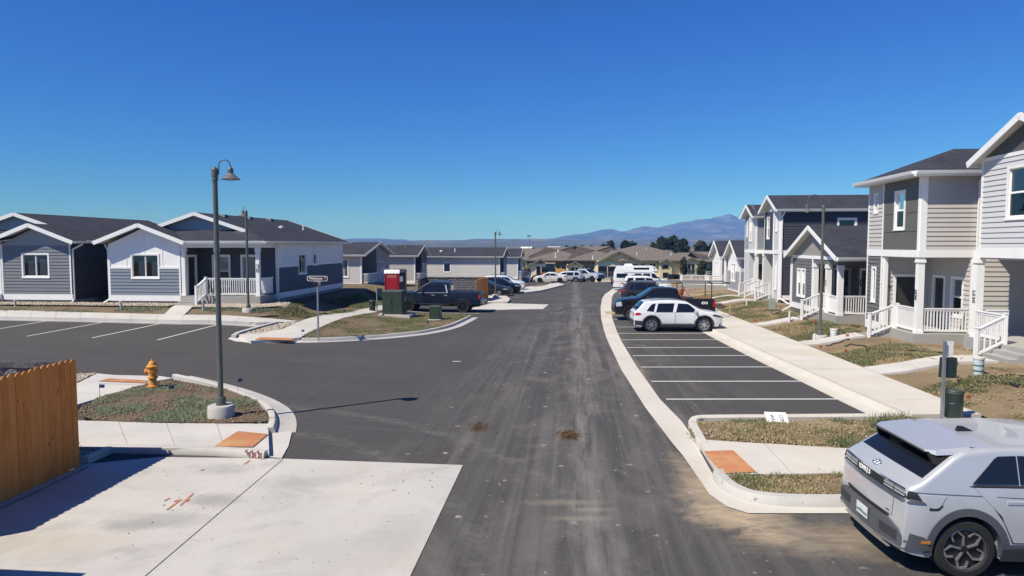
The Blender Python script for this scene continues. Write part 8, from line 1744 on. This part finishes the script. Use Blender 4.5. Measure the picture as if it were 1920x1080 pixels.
def tree(px, pt, pb, wpx, Z, label, n, leaf, mat, seed, group, trunk=.12, z0=None, lob=7):
    rg = np.random.default_rng(seed); x = (px - 960) / 1280 * Z; zt = 4 + (460 - pt) / 1280 * Z; zb = (4 + (460 - pb) / 1280 * Z) if z0 is None else z0; hh = zt - zb; w = wpx / 1280 * Z
    r = thing("tree", (x, Z, zb), 0, label, "tree", group); tr_ = MB(); top = hh * .72
    tr_.tube([(0, 0, -1), (.02 * w, 0, hh * .25), (-.03 * w, .03 * w, top)], hh * trunk * .25, 7, hh * .012)
    L = []
    for i in range(lob):
        a = rg.uniform(0, 6.28); rr = rg.uniform(.12, .34) * w; zc = hh * rg.uniform(.38, .80); L.append((rr * math.cos(a), rr * math.sin(a), zc, rg.uniform(.16, .28) * w, rg.uniform(.12, .2) * hh))
        tr_.tube([(0, 0, zc * .55), (rr * math.cos(a) * .5, rr * math.sin(a) * .5, zc * .82), (rr * math.cos(a), rr * math.sin(a), zc)], hh * .02, 5, hh * .006)
    L.append((0, 0, hh * .80, .24 * w, .19 * hh)); tr_.build("trunk", BARK, r, 60); V = []; k = n // len(L)
    for (cx, cy, cz, ra, rz) in L:
        d = rg.normal(0, 1, (k, 3)); d /= np.linalg.norm(d, axis=1, keepdims=True); rad = rg.uniform(.35, 1.08, (k, 1)) ** .6; c = d * rad * [ra, ra, rz] + [cx, cy, cz]; s_ = leaf * rg.uniform(.6, 1.4, (k, 1, 1)); V.append((c[:, None, :] + rg.normal(0, 1, (k, 3, 3)) * s_).reshape(-1, 3))
    V = np.concatenate(V); mesh_obj("crown", np_mesh("crown", V, np.arange(len(V)).reshape(-1, 3), mat), r); return r
SKT = "dark trees on the skyline behind the tan building"
for i, (px, pt, pb, w, Z, lab) in enumerate(((1262, 441.5, 474, 34, 240, "tallest broad dark tree on the right skyline"), (1240, 444, 472, 26, 245, "dark tree left of the tallest skyline tree"), (1281, 447, 474, 18, 238, "dark tree right of the tallest skyline tree"), (1224, 454, 470, 14, 250, "small dark skyline tree above the roof's right end"), (1172, 451.5, 466, 16, 260, "dark skyline tree over the main roof peak"), (1184, 452.5, 466, 14, 262, "second dark tree over the main roof peak"), (1191, 455, 466, 9, 264, "smallest dark tree over the main roof"), (1143, 453, 468, 16, 255, "pointed dark tree left of the roof peak"), (1131, 458, 468, 9, 262, "low dark bush left of the pointed tree"), (1313, 452, 474, 20, 235, "rounded olive tree among the pale skyline houses"), (1335, 454, 478, 15, 230, "dark conical tree near the right cottages"), (1322, 460, 482, 17, 225, "low dark tree before the pale skyline houses"), (1276, 461, 480, 22, 222, "low dark tree above the right roof hip"), (1306, 462, 476, 10, 236, "narrow dark tree between two pale houses"), (1062, 460.5, 467, 9, 330, "small olive tree left on the skyline"), (1078, 461, 467, 9, 330, "second small olive tree on the left skyline"), (1091, 460.5, 467, 8, 330, "third small olive tree on the left skyline"), (1109, 460.5, 466, 6, 330, "tiny dark tree by the roof valley"), (1023, 466, 473, 12, 250, "olive tree over the left brown roofs"), (981, 466.5, 472, 9, 280, "dark bush left of the far antenna mast"), (1000, 465.5, 470, 7, 290, "dark bush right of the far antenna mast"))):
    tree(px, pt, pb, w * 1.1, Z, lab, 2400 if w > 15 else 1100, .32 if w > 15 else .26, LEAF if i not in (9, 14, 15, 16, 18) else LEAF2, 100 + i, SKT, z0=4 + (460 - pb) / 1280 * Z - 2.0)
tree(1282, 482, 526, 15, 125, "young green tree before the tan building's right gable", 1500, .16, LEAF2, 140, "young trees before the tan building", .08); tree(1315, 489, 527, 17, 120, "young tree with browning leaves by the far lamp pole", 1500, .16, LEAF2, 141, "young trees before the tan building", .08)
for i, (px, py, w) in enumerate(((1305, 527, 8), (1265, 525, 6), (1331, 527, 7), (1272, 526, 5), (986, 520, 16))):
    tree(px, py - 9 if w < 10 else 503, py + 2, w * 1.3, 116 if w < 10 else 118, ("round shrub left of the browning tree", "small shrub by the dark container", "shrub at the right cottage's railing", "small shrub right of the dark container", "reddish hedge end beside the white stairs")[i], 700, .12, LEAF if i < 4 else M("reddish_hedge", (.11, .055, .03), .9, .3, 3), 150 + i, "shrubs at the end of the street", .05, lob=4)
# antenna mast and low white sheds on the plain
x, y = px_pos(992, 320); am = thing("antenna_mast", (x, y, -6.2), 0, "slim lattice mast rising over the brown roofs", "mast"); MB().tube([(0, 0, 0), (0, 0, 14.6)], .22, 6, .12).build("mast", METAL_G, am); MB().bx(-1.0, 1.1, -.2, .2, 14.2, 14.9).build("antenna", METAL_G, am); MB().bx(-.5, .5, -.2, .2, 8.0, 8.6).build("antenna", METAL_G, am)
for (p0, p1, py, Z, lab) in ((977, 997, 462.6, 900, "long low white shed on the plain, left"), (1027, 1050, 462.6, 1000, "long low white shed on the plain, middle")):
    r = thing("shed", ((p0 - 960) / 1280 * Z, Z, -6.1), 0, lab, "shed", "white sheds on the plain"); wd = (p1 - p0) / 1280 * Z; MB().bx(0, wd, 0, 14, 0, 6.2).build("wall", WHITE, r); MB().hexa([(-.3, -.3, 6.2), (wd + .3, -.3, 6.2), (wd + .3, 14.3, 6.2), (-.3, 14.3, 6.2)], [(-.3, 6.9, 8.2), (wd + .3, 6.9, 8.2), (wd + .3, 7.1, 8.2), (-.3, 7.1, 8.2)]).build("roof", PALE, r)
# yellow orange loader, dark container and odd site things at the end of the street
def loader():
    x, y = px_pos(1030, 110); r = thing("wheel_loader", (x, y, H(x, y)), math.pi - .1, "orange wheel loader with a dark cab behind the parked cars", "loader")
    for wx_ in (-1.3, 1.3):
        for sd in (-1, 1): w_ = MB().lathe([(.35, -.22), (.7, -.24), (.74, -.15), (.74, .15), (.7, .24), (.35, .22)], (wx_, sd * .95, .74), 20, 'y', True).build("wheel", TYRE, r, 40); MB().lathe([(.001, -.1), (.36, -.12), (.36, .12), (.001, .1)], (wx_, sd * .95, .74), 14, 'y').build("rim", MAT_ORANGE, w_)
    YO = M("yellow_orange_paint", (.58, .30, .06), .5, .12); MB().bx(-2.6, 1.4, -.62, .62, .75, 1.35).build("chassis", MAT_ORANGE, r); MB().hexa([(-2.7, -.6, 1.35), (-.9, -.6, 1.35), (-.9, .6, 1.35), (-2.7, .6, 1.35)], [(-2.55, -.55, 2.15), (-.9, -.55, 2.35), (-.9, .55, 2.35), (-2.55, .55, 2.15)]).build("engine_cover", YO, r)
    MB().hexa([(-.9, -.75, 1.3), (.75, -.75, 1.3), (.75, .75, 1.3), (-.9, .75, 1.3)], [(-.8, -.7, 3.05), (.5, -.7, 3.05), (.5, .7, 3.05), (-.8, .7, 3.05)]).build("cab", CGLASS, r); MB().bx(-.95, .65, -.8, .8, 3.05, 3.2).build("cab_roof", M("tan_cab_roof", (.42, .33, .22), .6), r)
    for sd in (-.55, .55): MB().beam((.7, sd, 1.6), (2.4, sd, .8), .14, .3).build("lift_arm", MAT_ORANGE, r)
    MB().hexa([(2.3, -1.2, .1), (3.2, -1.2, .1), (3.2, 1.2, .1), (2.3, 1.2, .1)], [(2.2, -1.2, 1.25), (2.7, -1.2, 1.0), (2.7, 1.2, 1.0), (2.2, 1.2, 1.25)]).build("bucket", MAT_ORANGE, r); MB().tube([(-1.5, .4, 2.2), (-1.5, .4, 2.9)], .06, 8).build("exhaust", BLACKP, r)
loader()
def small(name, px, py, Z, dims, mat, label, cat, bands=0):
    x, y = px_pos(px, Z); z = 4 + (460 - py) / 1280 * Z; o = thing(name, (x, y, z), YAW, label, cat); a, b, c = dims; MB().bx(-a / 2, a / 2, -b / 2, b / 2, 0, c).build("body", mat, o); MB().bx(-a / 2 - .04, a / 2 + .04, -b / 2 - .04, b / 2 + .04, c, c + .06).build("lid", mat, o)
    for i in range(bands): MB().bx(-a / 2 - .03, a / 2 + .03, -b / 2 - .03, b / 2 + .03, c * (i + .5) / bands, c * (i + .5) / bands + .05).build("band", BLACKP, o)
small("waste_container", 1265, 525, 128, (2.4, 1.2, 1.0), BLACKP, "low dark waste container before the tan building", "container"); small("crate", 1289, 531, 100, (.9, .8, 1.05), M("orange_crate_wood", (.50, .22, .05), .7, .3, 6), "orange crate stack near the far lamp pole", "crate", 3); small("grill", 1280.5, 532, 99, (.4, .4, 1.3), BLACKP, "black covered grill left of the orange crates", "grill")
small("info_sign", 1302, 528, 118, (.9, .1, .55), M("pale_blue_sign", (.35, .48, .62), .5, .2, 4), "pale blue notice right of the orange crates", "sign")
sheet("far_road", [(14, 118), (60, 118), (60, 132), (8, 132), (2, 118)], .05, MAT_ROAD, 2.0, label="cross street beyond the estate"); sheet("far_lawn", [(-2, 134), (60, 134), (60, 160), (-2, 160)], .05, M("far_lawn_grass", (.10, .12, .05), .95, .35, .4), 3.0, label="strip of lawn before the tan building"); sheet("far_path", [(-4, 104), (30, 104), (30, 106), (-4, 106)], .06, MAT_CONC, 2.0, label="pale path crossing the end of the street")
# hills
def hills_mat(name, a, b, c):
    k = N(name); p = k.pos(); col = k.mix(k.ramp(k.noise(p, .010, 6, .65), .38, .62), a, b); col = k.mix(k.ramp(k.noise(p, .0035, 6, .7), .52, .68), col, c); k.set(Base_Color=col, Roughness=1.0, Specular_IOR_Level=0.0); return k.m
def ridge(name, prof, D, depth, mat, label, seed, rough, n=700, base=-12.0, m=31):
    xs = np.linspace(prof[0][0], prof[-1][0], n); hs = np.interp(xs, [p[0] for p in prof], [p[1] for p in prof]); hs = hs + np.array([.95 * noise.fractal(Vector((x * .06, seed, 0)), 1.0, 2.0, 4) for x in xs]); V = []; F = []
    for i, (px, py) in enumerate(zip(xs, hs)):
        h = (460 - py) / 1280 * D + 4; t = (px - 960) / 1280
        for j in range(m):
            f = j / (m - 1) * 1.5; d = D - depth * (1 - f); X_ = t * D; s_ = S(min(1, f)) if f <= 1 else 1 - S((f - 1) / .5)
            q = Vector((X_ * .0016 + seed, d * .0016, seed)); nz = noise.fractal(q * 2.2, 1.0, 2.0, 6); z = base + (h - base) * (s_ ** .8) + rough * nz * s_ * (1 - .97 * math.exp(-((f - 1) / .16) ** 2)) * (h - base)
            V.append((X_, d, z))
    for i in range(n - 1):
        for j in range(m - 1): F.append((i * m + j, (i + 1) * m + j, (i + 1) * m + j + 1, i * m + j + 1))
    me = bpy.data.meshes.new(name); me.from_pydata(V, [], F); me.materials.append(mat); me.polygons.foreach_set("use_smooth", [True] * len(me.polygons)); tag(mesh_obj(name, me), label, None, None, 'structure')
HM = hills_mat("forest_hills", (.030, .040, .022), (.085, .090, .055), (.16, .145, .09)); HF = hills_mat("sage_foothills", (.11, .115, .07), (.05, .065, .035), (.19, .165, .105))
ridge("mountains", [(-900, 440), (-300, 432), (200, 440), (600, 453), (655, 452.5), (690, 449), (715, 447.5), (728, 448.5), (760, 449.5), (772, 453), (900, 456), (1000, 450), (1038, 447), (1055, 443.5), (1070, 441), (1097, 438), (1111, 434.5), (1122, 432.5), (1132, 430), (1144, 433.5), (1155, 436), (1166, 434.5), (1178, 432.5), (1190, 429), (1200, 426), (1214, 427), (1230, 428.8), (1242, 425), (1253, 422), (1265, 420), (1276, 416.5), (1290, 416), (1304, 414.5), (1320, 412), (1342, 410), (1352, 411), (1361, 412.8), (1378, 411), (1393, 413.5), (1500, 405), (1700, 420), (2000, 415), (2700, 440)], 7000, 2600, HM, "blue mountain ridge rising to the right on the horizon", 3.1, .32)
ridge("foothills", [(-900, 452), (0, 454), (600, 454), (760, 453.5), (818, 451), (921, 449.3), (1000, 448.5), (1040, 450), (1100, 451), (1200, 449), (1300, 447), (1400, 446), (1600, 448), (2000, 446), (2700, 452)], 4600, 2400, HF, "pale green foothills in front of the mountains", 7.7, .16)
# scrub dotted over the plain: far too many to count
rg = np.random.default_rng(5); V = []; k_ = 0
for _ in range(900):
    d = 260 * (12 ** rg.random()); t = rg.uniform(-.9, .9); s_ = rg.uniform(.8, 2.6); c = np.array([t * d, d, -6.2 + s_ * .7]); V.append((c + rg.normal(0, 1, (14, 1, 3)) * s_ * [.8, .8, .5] + rg.normal(0, .45, (14, 3, 3)) * s_).reshape(-1, 3))
V = np.concatenate(V); tag(mesh_obj("scrub", np_mesh("scrub", V, np.arange(len(V)).reshape(-1, 3), LEAF)), "dark scrub and far trees dotted over the plain", None, None, 'stuff')
# the air
hz = N("haze_air"); hz.t.nodes.clear(); ho = hz.n("ShaderNodeOutputMaterial"); pv = hz.n("ShaderNodeVolumePrincipled"); pv.inputs['Color'].default_value = (.115, .31, 1.0, 1); pv.inputs['Absorption Color'].default_value = (1, 1, 1, 1); pv.inputs['Density'].default_value = 1.7e-4; pv.inputs['Anisotropy'].default_value = -0.36
hz.l(pv.outputs[0], ho.inputs['Volume']); mb = MB(); mb.bx(-11000, 11000, -300, 9300, -16, 400); tag(mb.build("haze", hz.m), "thin blue air between the street and the mountains", None, None, 'stuff')
bpy.context.view_layer.update()
